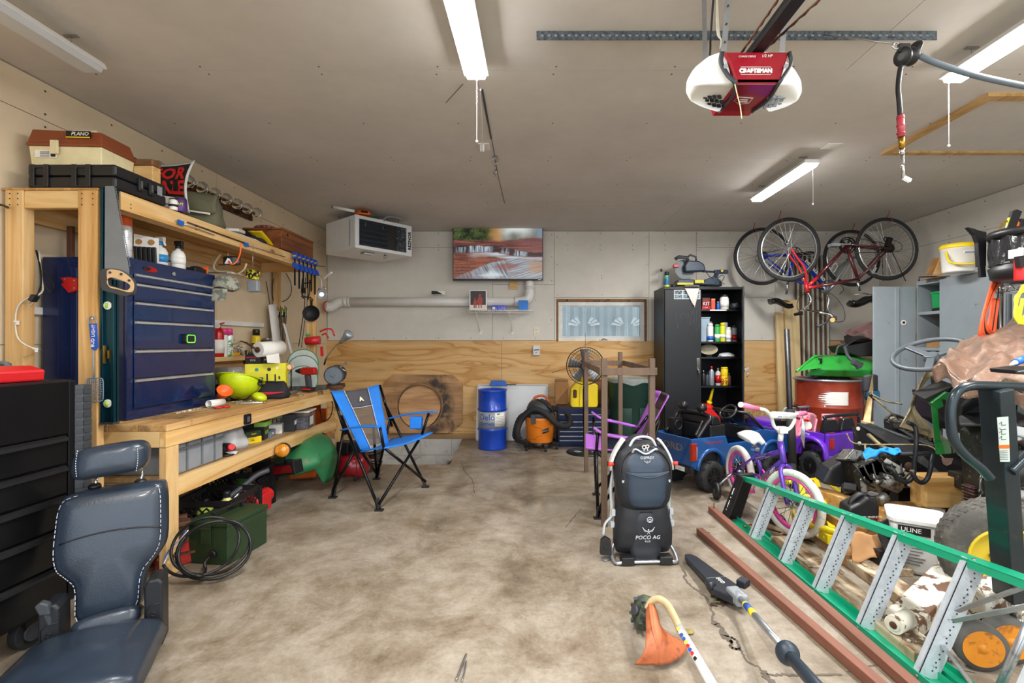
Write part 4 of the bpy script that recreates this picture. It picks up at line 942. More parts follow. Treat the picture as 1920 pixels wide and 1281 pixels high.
# pop-up mesh hampers
def hamper(px,py,Y,r,label,z):
 t=T('round_net',label,'net');c_=P(px,py,Y);n_=F(.25,-1,.12).normalized()
 E().O(c_,n_,r,.004,40,6).p('rim',I('net_green','1f8a5c',.5))
 E().L([(.0,.002),(r*.97,.002)],c_,n_,40,caps=False).p('net_cloth',I('net_white','c9d3d0',.7,alpha=.75));return t,c_,n_
hamper(568,682,4.40,.13,'round green rimmed net, rearmost of the three by the drill',0)
hamper(568,694,4.33,.13,'round green rimmed net, middle of the three by the drill',0)
t,c_,n_=hamper(567,713,4.26,.125,'round green rimmed net with faded red print, front one by the drill',0)
E().L([(.0,.004),(.11,.004)],c_-zv(.03),n_,40,caps=False).p('print_patch',I('print_faded_green','8fb59a',.7,c2='b8594a',vs=22,W=(.6,.63)))
# drill
t=T('cordless_drill','red and black cordless drill standing on its battery on the workbench','drill',onb(579,4.10),R(-10))
E().X((0,0,.025),(.085,.07,.035)).p('battery',MK,t,.004);E().X((0,-.036,.03),(.08,.003,.012)).p('stripe',ME)
E().P([(-.02,-.018,.045),(.025,-.018,.045),(.01,-.018,.15),(-.032,-.018,.15)],(0,.036,0)).p('grip',MD,t,.006)
E().P([(-.06,-.026,.15),(.06,-.026,.15),(.07,-.026,.165),(.07,-.026,.195),(.055,-.026,.212),(-.05,-.026,.212),(-.06,-.026,.2)],(0,.052,0)).p('motor_housing',RP,t,.008)
E().C((-.06,0,.18),(-.09,0,.18),.024,.022,18).C((-.09,0,.18),(-.12,0,.18),.018,.012,18).p('chuck',MK)
t=T('dial_gauge','small round dial gauge with an orange bezel in front of the nets','gauge');c_=P(546,688,4.0);E().C(c_,c_+F(-.005,-.02,0),.024,K=24).p('dial_face',MP);E().O(c_+F(-.004,-.018,0),(-.2,-1,0),.024,.005,24,6).p('bezel',MO);E().C(c_+zv(-.022),F(c_.x,c_.y,zb_),.006,K=8).L([(.03,0),(.03,.01)],(c_.x,c_.y,zb_)).p('stand',MK)
# bench grinder
t=T('bench_grinder','dark bench grinder with a work lamp at the far end of the workbench','grinder',onb(629,4.50),R(106))
E().X((0,0,.018),(.20,.15,.036)).p('base',MU,t,.006);E().A(-.03,.03,-.04,.04,.036,.09).p('pedestal',MD,t,.004)
Jo=I('grimy_metal','4c4a47',.6,.4,c2='2a2826',W=(.45,.6),vs=14)
E().L([(.045,-.085),(.062,-.07),(.062,.07),(.045,.085)],(0,0,.125),(1,0,0),24).p('motor',Jo)
for s_ in(-1,1):
 E().C((s_*.088,0,.125),(s_*.125,0,.125),.085,K=32).p('wheel_guard',Jo);E().C((s_*.126,0,.125),(s_*.134,0,.125),.074,K=32).C((s_*.134,0,.125),(s_*.15,0,.125),.014,K=12).p('grinding_wheel',I('wheel_grey','6c7680',.8))
E().B((-.12,-.05,.19),(.14,-.06,.215),.012,.01).B((.10,-.08,.215),(.2,-.07,.235),.02,.008).T([(-.1,-.04,.20),(-.12,-.10,.16)],.006,6).p('tool_rest',MS)
t=T('gooseneck_lamp','silver gooseneck lamp rising from the bench grinder','lamp')
E().T(Q([P(611,672,4.5),P(620,660,4.5),P(630,648,4.5),P(638,642,4.5)],5),.005,8).p('neck',MS)
m=E();a,b_=P(638,643,4.5),P(658,623,4.46);d=(b_-a).normalized();m.L([(.014,0),(.018,.035),(.03,.075),(.044,.115),(.048,.13),(.034,.145),(.0,.15)],a,d,22);pt('lamp_head',m,MATS['silver_paint'],t);E().C(P(611,673,4.5),P(608,684,4.52),.008,K=10).p('clamp',MK)
# battery charger / sharpener strip under drill
m=E();m.P([onb(540,4.16),onb(612,4.36),onb(612,4.40),onb(541,4.22)],(0,0,.04));solo('sanding_block',m,Jo,'long dark steel block lying behind the drill','steel block',bev=.003)
# red caulk gun on the post, red press
t=T('caulking_gun','red caulking gun hooked on the far shelf post','caulking gun')
m=E();a,b_=P(567,632,4.50),P(602,628,4.52);m.C(P(573,640,4.48),P(600,638,4.50),.036,.04,16);pt('barrel',m,ME,t);E().T(Q([P(600,622,4.5),P(612,617,4.5),P(622,618,4.5),P(627,630,4.5)],5),.008,6).T([P(604,628,4.5),P(610,625,4.5),P(616,634,4.5)],.008,6).p('handle',ME)
E().C(P(580,628,4.5),P(574,629,4.48),.012,K=10).p('tip',Jl);E().B(P(603,650,4.51),P(604,668,4.51),.02,.02).p('trigger',ME)
# == under the bench: lower shelf
zs_=.4915
def us(px,Y,z=None):return F((px-CX)*Y/F_PX,Y,zs_ if z is None else z)
t=T('storage_tote','large grey plastic tote on the lower shelf of the workbench','tote')
E().A(-2.5,-1.965,2.62,3.02,zs_,.665).p('tub',MG,t,.01)
m=E()
for y in(2.70,2.82,2.93):m.A(-1.9645,-1.958,y,y+.012,zs_+.01,.655)
m.A(-1.9645,-1.956,2.62,3.02,.62,.632);pt('rib',m,I('grey_plastic_dark','6d7379',.5),t)
t=T('white_bag','crumpled white plastic bag on the lower shelf beside the grey tote','bag',us(423,3.25));m=E();sack(m,[(.10,.12,0),(.12,.14,.04),(.10,.12,.10),(.08,.08,.145),(.04,.05,.165)],26,.14,.9);pt('bag_body',m,Jn,t);E().T(Q([(.05,-.1,.05),(.1,-.13,.02),(.15,-.12,.01)],5),.02,8,flat=.3).p('bag_tail',Jn)
t=T('blue_bag','crumpled pale blue film at the shelf edge beside the white bag','bag',us(455,3.52));m=E();sack(m,[(.07,.09,0),(.08,.10,.015),(.06,.07,.035),(.03,.03,.045)],22,.18,1);pt('film',m,I('pale_blue_film','7fb4d6',.3,alpha=.85),t);E().P([(.02,-.1,.01),(.09,-.09,.01),(.08,-.02,.02)],(0,0,.006)).p('film_corner',MATS['pale_blue_film'])
t=T('masked_respirator','black and red respirator lying on the lower shelf edge','respirator',us(423,3.14));E().E((0,0,.035),(.06,.05,.035)).p('face_piece',MK);E().C((.045,-.03,.045),(.07,-.045,.055),.022,.02,18).p('filter',ME);E().T(Q([(-.05,-.02,.02),(-.03,-.08,.008),(.05,-.09,.008),(.09,-.06,.01)],5),.006,6).p('strap',MK)
ct_('hardware_box',us(443,3.62),(.11,.09,.11),I('box_cyan','2f86a8',.6),'teal hardware box at the back of the lower shelf',rz=.3,letter='PLUG',lm=LW)
ct_('parts_box',us(466,3.48),(.10,.13,.045),MY,'flat yellow parts box at the bottom of the pile on the lower shelf',rz=-.5,letter='OIL',lm=LK,face='x')
ct_('parts_box',us(466,3.48,zs_+.0465),(.10,.12,.04),I('box_dark_green','2c3c28',.6),'dark green and yellow parts box on top of the flat yellow one',rz=-.35,letter='FRAM',lm=LY,face='x')
ct_('parts_box',us(471,3.62,zs_+.0),(.09,.09,.11),I('box_black_teal','22343a',.6),'black box behind the yellow parts boxes',rz=.2,letter='TECH',lm=LW)
ct_('parts_box',us(489,3.62),(.08,.11,.10),MK,'black box with green lettering next to the yellow parts boxes',rz=.25,letter='GRIP',lm=I('lime_lettering','8ad03a',.5),face='x')
ct_('parts_box',us(493,3.62,zs_+.1015),(.08,.14,.035),I('box_lime','8fc24a',.6),'flat lime green box on the black box with green lettering',rz=.25)
ct_('lamp_box',us(478,3.92),(.20,.12,.19),I('box_white_grey','c9ced2',.6),'white and grey box standing at the back of the lower shelf',rz=.5,tape=BU)
ct_('parts_box',us(504,3.72),(.06,.12,.05),I('box_grey_blue','77808e',.6),'small grey blue box at the shelf edge',rz=.2,letter='NGK',lm=LW,face='x')
ct_('parts_box',us(517,3.86),(.10,.10,.075),MW,'small white box at the shelf edge left of the black cartons',rz=.35,tape=MG)
ct_('light_box',us(524,4.02),(.13,.10,.15),I('box_gold_white','d9cfae',.6,c2='b8892c',vs=12),'white and gold light box behind the small white box',rz=.4,letter='LED',lm=LK)
ct_('light_box',us(544,3.98),(.09,.13,.135),MK,'upright black carton with white lettering near the clear bin',rz=.3,letter='GOLD',lm=LW,face='x');ct_('light_box',us(538,4.12,zs_),(.10,.09,.17),MK,'tall black carton behind the upright black one',rz=.4,letter='4PK',lm=LW)
t=T('clear_bin','clear plastic bin with a white lid on the lower shelf','bin',us(566,4.1),R(10));E().A(-.08,.08,-.10,.10,0,.14).p('bin_body',CL,t,.006);E().A(-.088,.088,-.108,.108,.1405,.152).p('lid',MW,t,.003);E().A(.0805,.0815,-.06,.04,.03,.10).p('label',MP);E().A(-.07,.07,-.09,.09,.004,.09).p('contents',I('purple_grey','6d6480',.7,c2='2b2730',vs=20,W=(.5,.55)))
ct_('red_box',us(544,4.28,zs_),(.12,.10,.20),RP,'red box at the back of the lower shelf behind the cartons',rz=.2,letter='600',lm=LW);ct_('white_box',us(556,4.22,zs_+.0),(.10,.07,.19),MP,'white upright box beside the red one on the lower shelf',rz=.2,tape=ME,letter='BOLT',lm=LB)
m=E();m.P([us(575,4.78,.55),us(598,4.78,.55),us(598,4.78,.70),us(575,4.78,.70)],(0,.04,0));m.A(-2.3,-2.10,4.785,4.815,0,.56);solo('orange_plywood',m,MO,'orange board standing behind the far end of the workbench','board')
m=E();m.T(Q([P(618,744,4.60),P(624,760,4.58),P(619,782,4.57),P(607,790,4.58),P(602,778,4.59),P(600,760,4.62),P(602,748,4.62)],5),.005,6);solo('looped_cable',m,CO,'black cord looping down under the far end of the workbench','cord')
t=T('box_lid_sheet','printed white boards stored under the bench behind the front leg','boards')
E().X((-2.26,2.62,.36),(.28,.02,.24),(.1,0,0)).p('board',I('printed_board','dcdad2',.7,c2='8c8a84',vs=24,W=(.6,.62)));E().X((-2.28,2.60,.42),(.10,.004,.05),(.1,0,0)).p('print',LK)
E().A(-2.45,-2.12,2.58,2.85,0,.235).p('carton',MT,t,.003)
# == black roller cabinet at the left edge
RX=-1.97;RY1=2.07;RY0=.75
t=T('roller_cabinet','tall black roller tool cabinet at the left edge, lid open','tool cabinet')
E().A(-2.60,RX-.02,RY0,RY1,.12,1.055).p('cabinet_body',MM,t,.006)
Jz=I('black_drawer','121214',.3,.3)
E().A(RX-.0195,RX-.002,RY0,RY1-.035,.83,1.05).p('top_panel',Jz,t,.004)
z=.825
for h in(.125,.125,.135,.15,.16):
 d=E().A(RX-.0195,RX-.004,RY0,RY1-.04,z-h+.008,z).p('drawer',Jz,t,.003)
 E().P([(RX-.0038,RY0,z-.03),(RX+.012,RY0,z-.022),(RX+.012,RY0,z-.008),(RX-.0038,RY0,z-.002)],(0,RY1-.05-RY0,0)).p('pull',MK,d);z-=h
E().A(RX-.03,RX-.002,RY1-.034,RY1,.125,1.05).p('corner_post',MM,t,.003)
bp=E().P([(RX-.001,RY1-.01,.14),(RX+.02,RY1+.005,.14),(RX+.02,RY1+.045,.14),(RX-.02,RY1+.045,.14),(RX-.02,RY1+.001,.14)],(0,0,.89)).p('bumper',MD,t,.002)
m=E()
for k in rg(26):m.A(RX+.0202,RX+.0235,RY1+.006,RY1+.042,.155+k*.0335,.175+k*.0335)
for k in rg(26):m.P([(RX-.001,RY1-.0105,.155+k*.0335),(RX+.0195,RY1+.0035,.155+k*.0335),(RX+.022,RY1+.001,.155+k*.0335),(RX+.001,RY1-.0125,.155+k*.0335)],(0,0,.02))
rb=pt('rib',m,I('rib_grey','33363a',.55),bp);rb['kind']='stuff'
for y in(1.93,1.0):
 E().A(RX-.10,RX-.03,y-.04,y+.04,.10,.119).A(RX-.09,RX-.086,y-.03,y+.03,.03,.10).A(RX-.044,RX-.04,y-.03,y+.03,.03,.10).p('caster_fork',MM)
 w_=E().C((RX-.083,y,.062),(RX-.047,y,.062),.062,K=28).p('caster',MR,t,.004);E().C((RX-.047,y,.062),(RX-.038,y,.062),.035,K=20).p('hub',MD,w_)
t=T('red_case','red plastic tool case lying on top of the black roller cabinet','case',(-2.32,1.86,1.056),R(-4))
E().P([(-.3,-.10,0),(.295,-.10,0),(.30,-.10,.045),(.24,-.10,.062),(-.3,-.10,.05)],(0,.24,0)).p('case_body',ME,t,.008)
E().A(.115,.175,-.107,-.1005,.012,.034).p('latch',RP,t,.002);E().A(.125,.165,-.1085,-.107,.006,.016).p('recess',MK)
m=E();m.T(Q([F(-2.75,2.12,1.115),F(-2.5,2.10,1.12),F(-2.30,2.08,1.12),F(-2.24,2.05,1.105),F(-2.19,2.02,1.075)],6),.012,10)
t=T('grey_bar','curved blue grey handle bar lying behind the red case','handle bar');pt('bar',m,I('blue_grey_paint','56656f',.4),t);E().C((-2.19,2.02,1.056),(-2.19,2.02,1.075),.014,K=10).p('end_plug',MK)
t=T('black_bag','black bag at the left edge behind the red case','bag',(-2.52,2.22,1.056));m=E();sack(m,[(.16,.06,0),(.17,.07,.03),(.14,.06,.09),(.10,.04,.11)],22,.05,.7);pt('bag_body',m,MR,t)
t.location.z=1.056;t.location.y=2.0;t.location.x=-2.56
# == removed car seat standing on the floor
t=T('passenger_seat_unit','removed black leather car seat with white stitching standing on the floor','car seat',(-1.70,1.92,0),(0,0,R(27)));t.scale=(.88,1,.90)
Jp=I('black_leather','28323f',.3,var=.05,bump=.12,bs=160,coat=.15,vs=5);JA=I('seat_plastic','1a1c20',.45);JM=I('white_thread','b9bfca',.7)  # blue tint in the leather colour stands in for reflected daylight
def padded(mb,outline,y0,y1,puff=.012,tilt=0.0,org=(0,0,0),nr=5):
 """cushion: outline (x,z) swelled between planes y0 (front) and y1 (back)"""
 n_=len(outline);cx_=sum(p[0]for p in outline)/n_;cz_=sum(p[1]for p in outline)/n_
 rings=[]
 for k,(sc_,y)in enumerate([(.0,y0-puff*1.0),(.35,y0-puff*.98),(.7,y0-puff*.8),(.90,y0-puff*.3),(.975,y0+.008),(1.0,y0+.03),(1.0,y1-.02),(.97,y1)]):
  rings.append([F(cx_+(p[0]-cx_)*sc_,y,cz_+(p[1]-cz_)*sc_)for p in outline])
 vs=[p for r_ in rings for p in r_];Mr=Matrix.Rotation(tilt,3,'X');vs=[Mr@p+V(org)for p in vs]
 L=len(rings);mb.add(vs,[(i*n_+j,i*n_+(j+1)%n_,(i+1)*n_+(j+1)%n_,(i+1)*n_+j)for i in rg(L-1)for j in rg(n_)]+[tuple(reversed([(L-1)*n_+j for j in rg(n_)]))],True)
def chaikin(pts,k=2):
 for _ in rg(k):
  o=[]
  for i in rg(len(pts)):
   a,b=V(pts[i]),V(pts[(i+1)%len(pts)]);o+=[tuple(a*.8+b*.2),tuple(a*.2+b*.8)]
  pts=o
 return pts
def dens(pts,d=.02):
 o=[]
 for i in rg(len(pts)):
  a,b=V((*pts[i],0)),V((*pts[(i+1)%len(pts)],0));n_=max(1,int((b-a).length/d))
  o+=[tuple((a.lerp(b,k/n_))[:2])for k in rg(n_)]
 return o
bo=[(-.205,.66),(-.13,.685),(.15,.70),(.185,.685),(.195,.42),(.165,.36),(.115,.30),(.11,.12),(-.12,.10),(-.125,.28),(-.165,.325),(-.20,.36),(-.215,.43)]
bo2=chaikin([(x,0,z)for x,z in bo],2);bo2=dens([(p[0],p[2])for p in bo2])
tl=R(-8)
m=E();padded(m,bo2,-.045,.055,.02,tl,(0,.02,0));bk=pt('backrest',m,Jp,t)
Mt=Matrix.Rotation(tl,3,'X')
def onback(x,z,y=-.052):return Mt@F(x,y,z)+F(0,.02,0)
n_=len(bo2);cx_=sum(p[0]for p in bo2)/n_;cz_=sum(p[1]for p in bo2)/n_
m=E()
pl_=[onback(cx_+(x-cx_)*.93,cz_+(z-cz_)*.955,-.0545)for x,z in bo2]
for i in rg(0,n_):
 a,b_=pl_[i],pl_[(i+1)%n_]
 if a.z>.14 and abs((a-b_).z)>.004:m.B(a.lerp(b_,.1),a.lerp(b_,.75),.0025,.002)
s_=pt('stitching',m,JM,bk);s_['kind']='stuff'
E().T([onback(x,.47+.035*(1-((x-.03)/.22)**2),-.0655+.012*abs(x/.2)**3)for x in[(-.18+.36*i/16)for i in rg(17)]],.0035,6).p('seam',MK,bk)
# headrest
hr=[(-.125,.745),(.105,.765),(.13,.81),(.128,.88),(.09,.905),(-.10,.885),(-.135,.85),(-.14,.785)]
hr2=dens([(p[0],p[2])for p in chaikin([(x,0,z)for x,z in hr],3)])
m=E();padded(m,hr2,-.045,.055,.022,R(-6),(0,-.035,0));h_=pt('headrest',m,Jp,t)
Mh=Matrix.Rotation(R(-6),3,'X');m=E()
for xs_,x in((-1,-.108),(1,.099)):
 for k in rg(11):a=Mh@F(x+xs_*.004*sin(pi*k/10),-.059,.77+k*.0105)+F(0,-.035,0);m.B(a,a+zv(.006),.0025,.002)
s_=pt('stitching',m,JM,h_);s_['kind']='stuff'
for x in(-.09,.08):
 p_=E().C(onback(x,.66,.02),onback(x*1.0,.76,.02)+F(0,-.0,0),.0075,K=12).p('headrest_post',MC);E().L([(.024,-.004),(.024,.008),(.016,.016)],onback(x,.693,.01),(0,0,1),16).p('guide',MK,p_)
# side hinge covers
for s_ in(-1,1):
 x=s_*.175;zt_=.30 if s_>0 else .27
 o=[(x-.035,.0),(x+.035,.0),(x+.034,zt_-.02),(x+.02,zt_),(x-.02,zt_+.0),(x-.035,zt_-.03)]
 hc=E().P([(a,-.075,b)for a,b in o],(0,.11,0)).p('hinge_cover',JA,t,.010,3);E().T([(x-.025,-.077,.03),(x-.025,-.077,.17),(x-.01,-.077,.19),(x+.03,-.077,.195)],.0018,5).O((x,-.077,.15),YY,.008,.0015,18,5).p('cover_seam',MK,hc)
E().P([(-.20,-.09,.24),(-.165,-.09,.235),(-.17,-.09,.28),(-.195,-.09,.295),(-.215,-.09,.28)],(0,.03,0)).B((-.18,-.08,.24),(-.17,-.07,.19),.012,.02).p('release_lever',MD,t,.006)
# lower back strip and the seat cushion towards the camera
m=E();lo_=dens([(p[0],p[2])for p in chaikin([(-.115,0,.09),(.12,0,.10),(.12,0,.185),(-.115,0,.165)],2)]);padded(m,lo_,-.06,.03,.008,R(-20),(0,-.05,0));pt('lumbar_strip',m,Jp,t)
def cush(u,v):
 x=-.19+.37*u;y=-.10-.42*v;edge=min(u,1-u)*2;e2=min(v*3,(1-v)*3,1);z=.085+.03*v+.035*(1-(1-edge)**3)*e2**.5+.006*sin(v*14)*edge
 if edge<.02:z-=.03
 return(x*(1+.06*v),y,z)
m2=E();m2.G(cush,20,18,.06);cu=pt('cushion',m2,Jp,t,0)
m=E()
for s_ in(.045,.955):
 for k in rg(34):a=V(cush(s_,.04+k*.028));b_=V(cush(s_,.05+k*.028));m.B(a+zv(.001),b_+zv(.001),.0025,.002)
s_=pt('stitching',m,JM,cu);s_['kind']='stuff'
E().A(-.17,.17,-.5,.05,.0,.03).A(-.19,-.14,-.52,.06,0,.04).A(.14,.19,-.52,.06,0,.04).p('seat_base',JA,t,.006)
# == under the bench on the floor
Jq=I('black_crate','141416',.5)
def crate(x,y,rz,label,sx=.33,sy=.33,h=.27):
 t=T('milk_crate',label,'crate',(x,y,0),rz,group='black milk crates under the bench');m=E()
 for z in(.0,h-.03):
  for(a,b_)in(((-sx/2,-sy/2),(sx/2,-sy/2)),((sx/2,-sy/2),(sx/2,sy/2)),((sx/2,sy/2),(-sx/2,sy/2)),((-sx/2,sy/2),(-sx/2,-sy/2))):m.B((a[0],a[1],z+.018),(b_[0],b_[1],z+.018),.012,.034)
 for(x_,y_)in((-1,-1),(1,-1),(1,1),(-1,1)):m.X((x_*sx/2,y_*sy/2,h/2),(.03,.03,h-.01))
 m.A(-sx/2,sx/2,-sy/2,sy/2,.003,.01);pt('crate_rim',m,Jq,t)
 m=E()
 for sd in rg(4):
  A=Matrix.Rotation(sd*pi/2,3,'Z');L=sx if sd%2==0 else sy;D=sy if sd%2==0 else sx
  for k in rg(-2,8):
   for dr in(1,-1):
    a=F(-L/2+k*L/7,-D/2,.035);b_=a+F(dr*.2,0,.2)
    if dr<0:a=a+F(L*.2,0,0);b_=a+F(-.2,0,.2)
    # clip to the side
    pa,pb=a.copy(),b_.copy()
    def cl(p,q):
     p=p.copy()
     for lim in(-L/2,L/2):
      if(p.x<-L/2 and lim<0)or(p.x>L/2 and lim>0):
       f_=(lim-p.x)/((q.x-p.x)or 1e-9);p=p.lerp(q,max(0,min(1,f_)))
     return p
    pa2,pb2=cl(pa,pb),cl(pb,pa)
    if abs(pa2.x)<=L/2+.001 and abs(pb2.x)<=L/2+.001 and(pa2-pb2).length>.02:m.B(A@pa2,A@pb2,.006,.008)
 lt_=pt('crate_lattice',m,Jq,t);lt_['kind']='stuff';return t
crate(-2.0,3.02,R(3),'black milk crate with green and yellow things in it, nearer the bench leg');crate(-2.15,3.50,R(4),'black milk crate farther under the bench near the car battery',.31,.31,.30)
for(x,y,lb,c_)in((-2.05,2.98,'lime green bottle inside the near milk crate','b9c94a'),(-1.93,3.0,'pale yellow bottle inside the near milk crate','d9d48a'),(-2.13,3.5,'green bottle inside the far milk crate','5fae3c')):bottle('fluid_bottle',x,y,.012,.045,.24 if y<3 else .28,I('bottle_'+c_,c_,.4),MK,lb)
t=T('car_battery','black car battery with a printed label on the floor under the bench','battery',PF(505,905)+F(-.06,.06,0),R(20));E().A(-.09,.09,-.12,.12,0,.17).p('case',MK,t,.004);E().A(.0905,.0915,-.08,.06,.04,.13).p('label',I('label_cream','d8d0b0',.6,c2='3b3b33',vs=40,W=(.5,.55)));E().C((-.05,-.08,.17),(-.05,-.08,.19),.01,K=10).p('terminal',MS);E().C((-.05,.08,.17),(-.05,.08,.19),.01,K=10).p('terminal',MS);E().X((-.02,0,.19),(.10,.22,.012),(0,0,.2)).p('hold_down',MD)
t=T('bench_vise','old red bench vise on the floor behind the bench leg','vise',(-2.0,2.66,0),R(40))
E().P([(-.09,-.06,.0),(.09,-.06,.0),(.07,-.06,.05),(.05,-.06,.20),(-.05,-.06,.20),(-.07,-.06,.05)],(0,.12,0)).p('vise_body',I('worn_red','b3261f',.5,c2='5a2a22',W=(.56,.66),vs=14),t,.01)
E().A(-.06,.06,-.09,-.061,.13,.23).A(-.06,.06,.0,.05,.201,.25).A(-.07,.07,-.10,-.03,.222,.245).p('jaw',MU,t,.004);E().C((0,-.061,.10),(0,-.16,.10),.014,K=12).B((-.08,-.165,.10),(.08,-.165,.10),.012,.012).C((-.10,0,0),(-.10,.0,.012),.03,K=12).p('screw',MU)
# ammo can with coiled cable
t=T('ammo_can','dark green steel ammunition can standing on the floor by the bench','ammo can')
Mz=Matrix.Translation((-1.79,2.80,0))@Matrix.Rotation(R(-8),4,'Z')
JN=I('olive_green_paint','2c4229',.45,.2,c2='24341f',W=(.5,.7),vs=10)
def TB(fn):
 q_=E();q_.M=Mz.copy();fn(q_);return q_
pt('can_body',TB(lambda q:q.A(-.125,.125,-.155,.155,0,.205)),JN,t,.006);pt('lid',TB(lambda q:(q.A(-.13,.13,-.16,.16,.206,.232))),JN,t,.005)
pt('handle',TB(lambda q:(q.B((0,-.10,.233),(0,-.10,.26),.02,.012),q.B((0,.10,.233),(0,.10,.26),.02,.012),q.B((0,-.12,.265),(0,.12,.265),.022,.012))),MK,t,.003)
pt('latch',TB(lambda q:(q.A(-.03,.03,-.165,-.1605,.11,.22),q.A(-.034,.034,-.17,-.1655,.19,.205))),JN,t,.002)
pt('grommet',TB(lambda q:q.C((.04,-.156,.06),(.04,-.172,.06),.022,K=16)),MK,t)
t=T('coiled_cable','black cable coiled in front of the green ammunition can with bare blue wires','cable')
m=E();cc=F(-1.655,2.50,.155);n_=F(.35,-.85,.4).normalized();x,y,_=m.frame(n_)
pts=[]
for i in rg(76):an=-1.2+i*2*pi/24;r_=.135+.012*sin(i*.35);p=cc+(x*cos(an)*r_*1.15+y*sin(an)*r_)+n_*(.012*sin(i*.9))-X_*(.03*(i//24));p.z=max(p.z,.008);pts.append(p)
gr=Mz@F(.04,-.172,.06);pts=[gr,gr+F(-.0,-.05,-.02),gr+F(.02,-.07,-.045)]+pts
m.T(Q(pts,3),.0075,8);pt('cable_sheath',m,CO,t);e=pts[-1]
for k,cm in enumerate((BU,MW)):
 E().T(Q([e,e+F(.0+.01*k,.03,.05),e+F(.05,.05,.11),e+F(.07+.012*k,.06,.15)],5),.003,6).p('bare_wire',BU if k==0 else MW)
# circular saw / brush cutter behind ammo can
t=T('circular_saw','red and black circular saw with a big steel disc behind the ammunition can','saw')
c_=P(455,945,3.25);c_.z=.14;E().C(c_,c_+F(.012,-.004,0),.10,K=36).p('disc',MS);E().L([(.10,-.02),(.115,-.015),(.115,.03),(.09,.035)],c_+zv(.01),(1,-.2,0),28,pi*1.1).p('guard',MS)
E().X(c_+F(.09,.02,.0),(.13,.11,.12)).C(c_+F(.1,-.08,.02),c_+F(.1,.12,.02),.05,K=20).p('motor',ME,t,.01)
E().T(Q([c_+F(-.02,-.18,.06),c_+F(.03,-.05,.12),c_+F(.07,.04,.17),c_+F(.12,.10,.19)],5),.018,8).p('handle',MD);E().A(c_.x-.02,c_.x+.12,c_.y-.10,c_.y+.10,.0,.014).A(c_.x+.03,c_.x+.12,c_.y-.04,c_.y+.04,.014,.09).p('shoe',MS)
# orange tool under hood, with cord
t=T('hedge_trimmer','orange hedge trimmer with a black blade on the floor under the green hood','trimmer')
p=PF(560,905);E().X(p+F(0,.1,.07),(.22,.12,.10),(0,0,.2)).p('motor_housing',MO,t,.015);E().B(p+F(-.13,.08,.04),p+F(-.42,-.08,.03),.05,.008).p('blade',MM);E().T(Q([p+F(-.1,.06,.08),p+F(-.16,.02,.10),p+F(-.22,.0,.07),p+F(-.18,.01,.03)],5),.013,8).p('guard',MK)
# green hood upside lying
t=T('mower_hood','green mower hood with a black tail lamp panel standing on end on the floor','hood')
M_jdd=I('weathered_green_rust','2f7a4c',.45,c2='7a6b45',W=(.62,.7),vs=9)
def HP(px,py,Y):return P(px,py,Y)
secs=[ # rings of the hood from the near end (lamp panel) to the far end: (left-bottom, left-top, ridge, right-shoulder, right-bottom)
 [HP(512,893,3.82),HP(508,872,3.82),HP(548,862,3.72),HP(553,880,3.69),HP(550,893,3.72)],
 [HP(520,890,4.07),HP(530,848,4.07),HP(575,828,3.92),HP(598,862,3.82),HP(590,880,3.82)],
 [HP(555,880,4.32),HP(556,822,4.32),HP(598,815,4.17),HP(622,842,3.99),HP(606,908,3.92)],
 [HP(575,870,4.49),HP(570,816,4.47),HP(608,815,4.32),HP(631,850,4.12),HP(622,900,4.07)]]
def hood(u,v):
 i=min(int(u*3),2);fu=u*3-i;ra,rb_=secs[i],secs[i+1]
 def along(r_):c=Q(r_,4);k=v*(len(c)-1);j=min(int(k),len(c)-2);return c[j].lerp(c[j+1],k-j)
 p=along(ra).lerp(along(rb_),fu);p.z=max(p.z,.005);return p
E().G(hood,24,20,.008).p('hood_shell',M_jdd)
lp=E().P([HP(503,872,3.67),HP(549,865,3.61),HP(553,890,3.61),HP(504,896,3.67)],(.02,.10,0)).p('lamp_panel',MK,t,.008)
E().P([HP(509,876,3.66),HP(545,872,3.60),HP(548,886,3.60),HP(511,890,3.66)],(.001,-.006,0)).p('tail_lamp',I('tail_lamp_red','7a1016',.15,coat=.6),lp)
E().T([HP(571,816,4.44),HP(590,812,4.37),HP(606,814,4.27),HP(616,828,4.21)],.012,8).p('edge_trim',MR)
t=T('amber_beacon','round amber turn signal lamp fixed above the tail lamp panel','lamp')
c_=P(529,845,3.50);E().L([(.0,-.03),(.03,-.026),(.045,-.012),(.05,.0),(.048,.01)],c_,(-.15,1,0),26,caps=False).p('amber_lens',I('amber_lens','f09a1c',.12,coat=.8,trans=.2));E().L([(.052,.002),(.052,.03),(.03,.05),(0,.052)],c_,(-.15,1,0),26).p('lamp_housing',MK)
E().T([c_+F(0,.03,-.04),P(535,868,3.62)],.008,8).p('stalk',MK)
# red air compressor behind the blue chair
t=T('air_compressor','small red air compressor with a black motor on the floor behind the blue chair','compressor',(PF(648,903).x,PF(648,903).y+.1,0),R(-15))
E().C((-.13,0,.12),(.13,0,.12),.10,K=28).E((-.13,0,.12),(.045,.10,.10)).E((.13,0,.12),(.045,.10,.10)).p('tank',I('compressor_red','a01c26',.3,.1,coat=.4))
E().A(-.10,.02,-.06,.06,.225,.33).C((.03,0,.28),(.13,0,.28),.05,K=20).p('pump',MK,t,.006)
for x in(-.1,.1):E().C((x,-.06,.0),(x,-.06,.05),.016,K=10).C((x,.06,.0),(x,.06,.05),.016,K=10).p('foot',MR)
t=T('cord_heap','heap of dark hoses and wire behind the blue chair','hose',PF(688,885)+F(0,.06,0));m=E()
for k in rg(9):m.T([F(.09*cos(a)*(1+.2*sin(k)),.08*sin(a+k*.3),.02+.019*k+.015*sin(2*a+k))for a in[2*pi*i/20 for i in rg(20)]],.009,6,True)
pt('hose_coil',m,Jo,t)
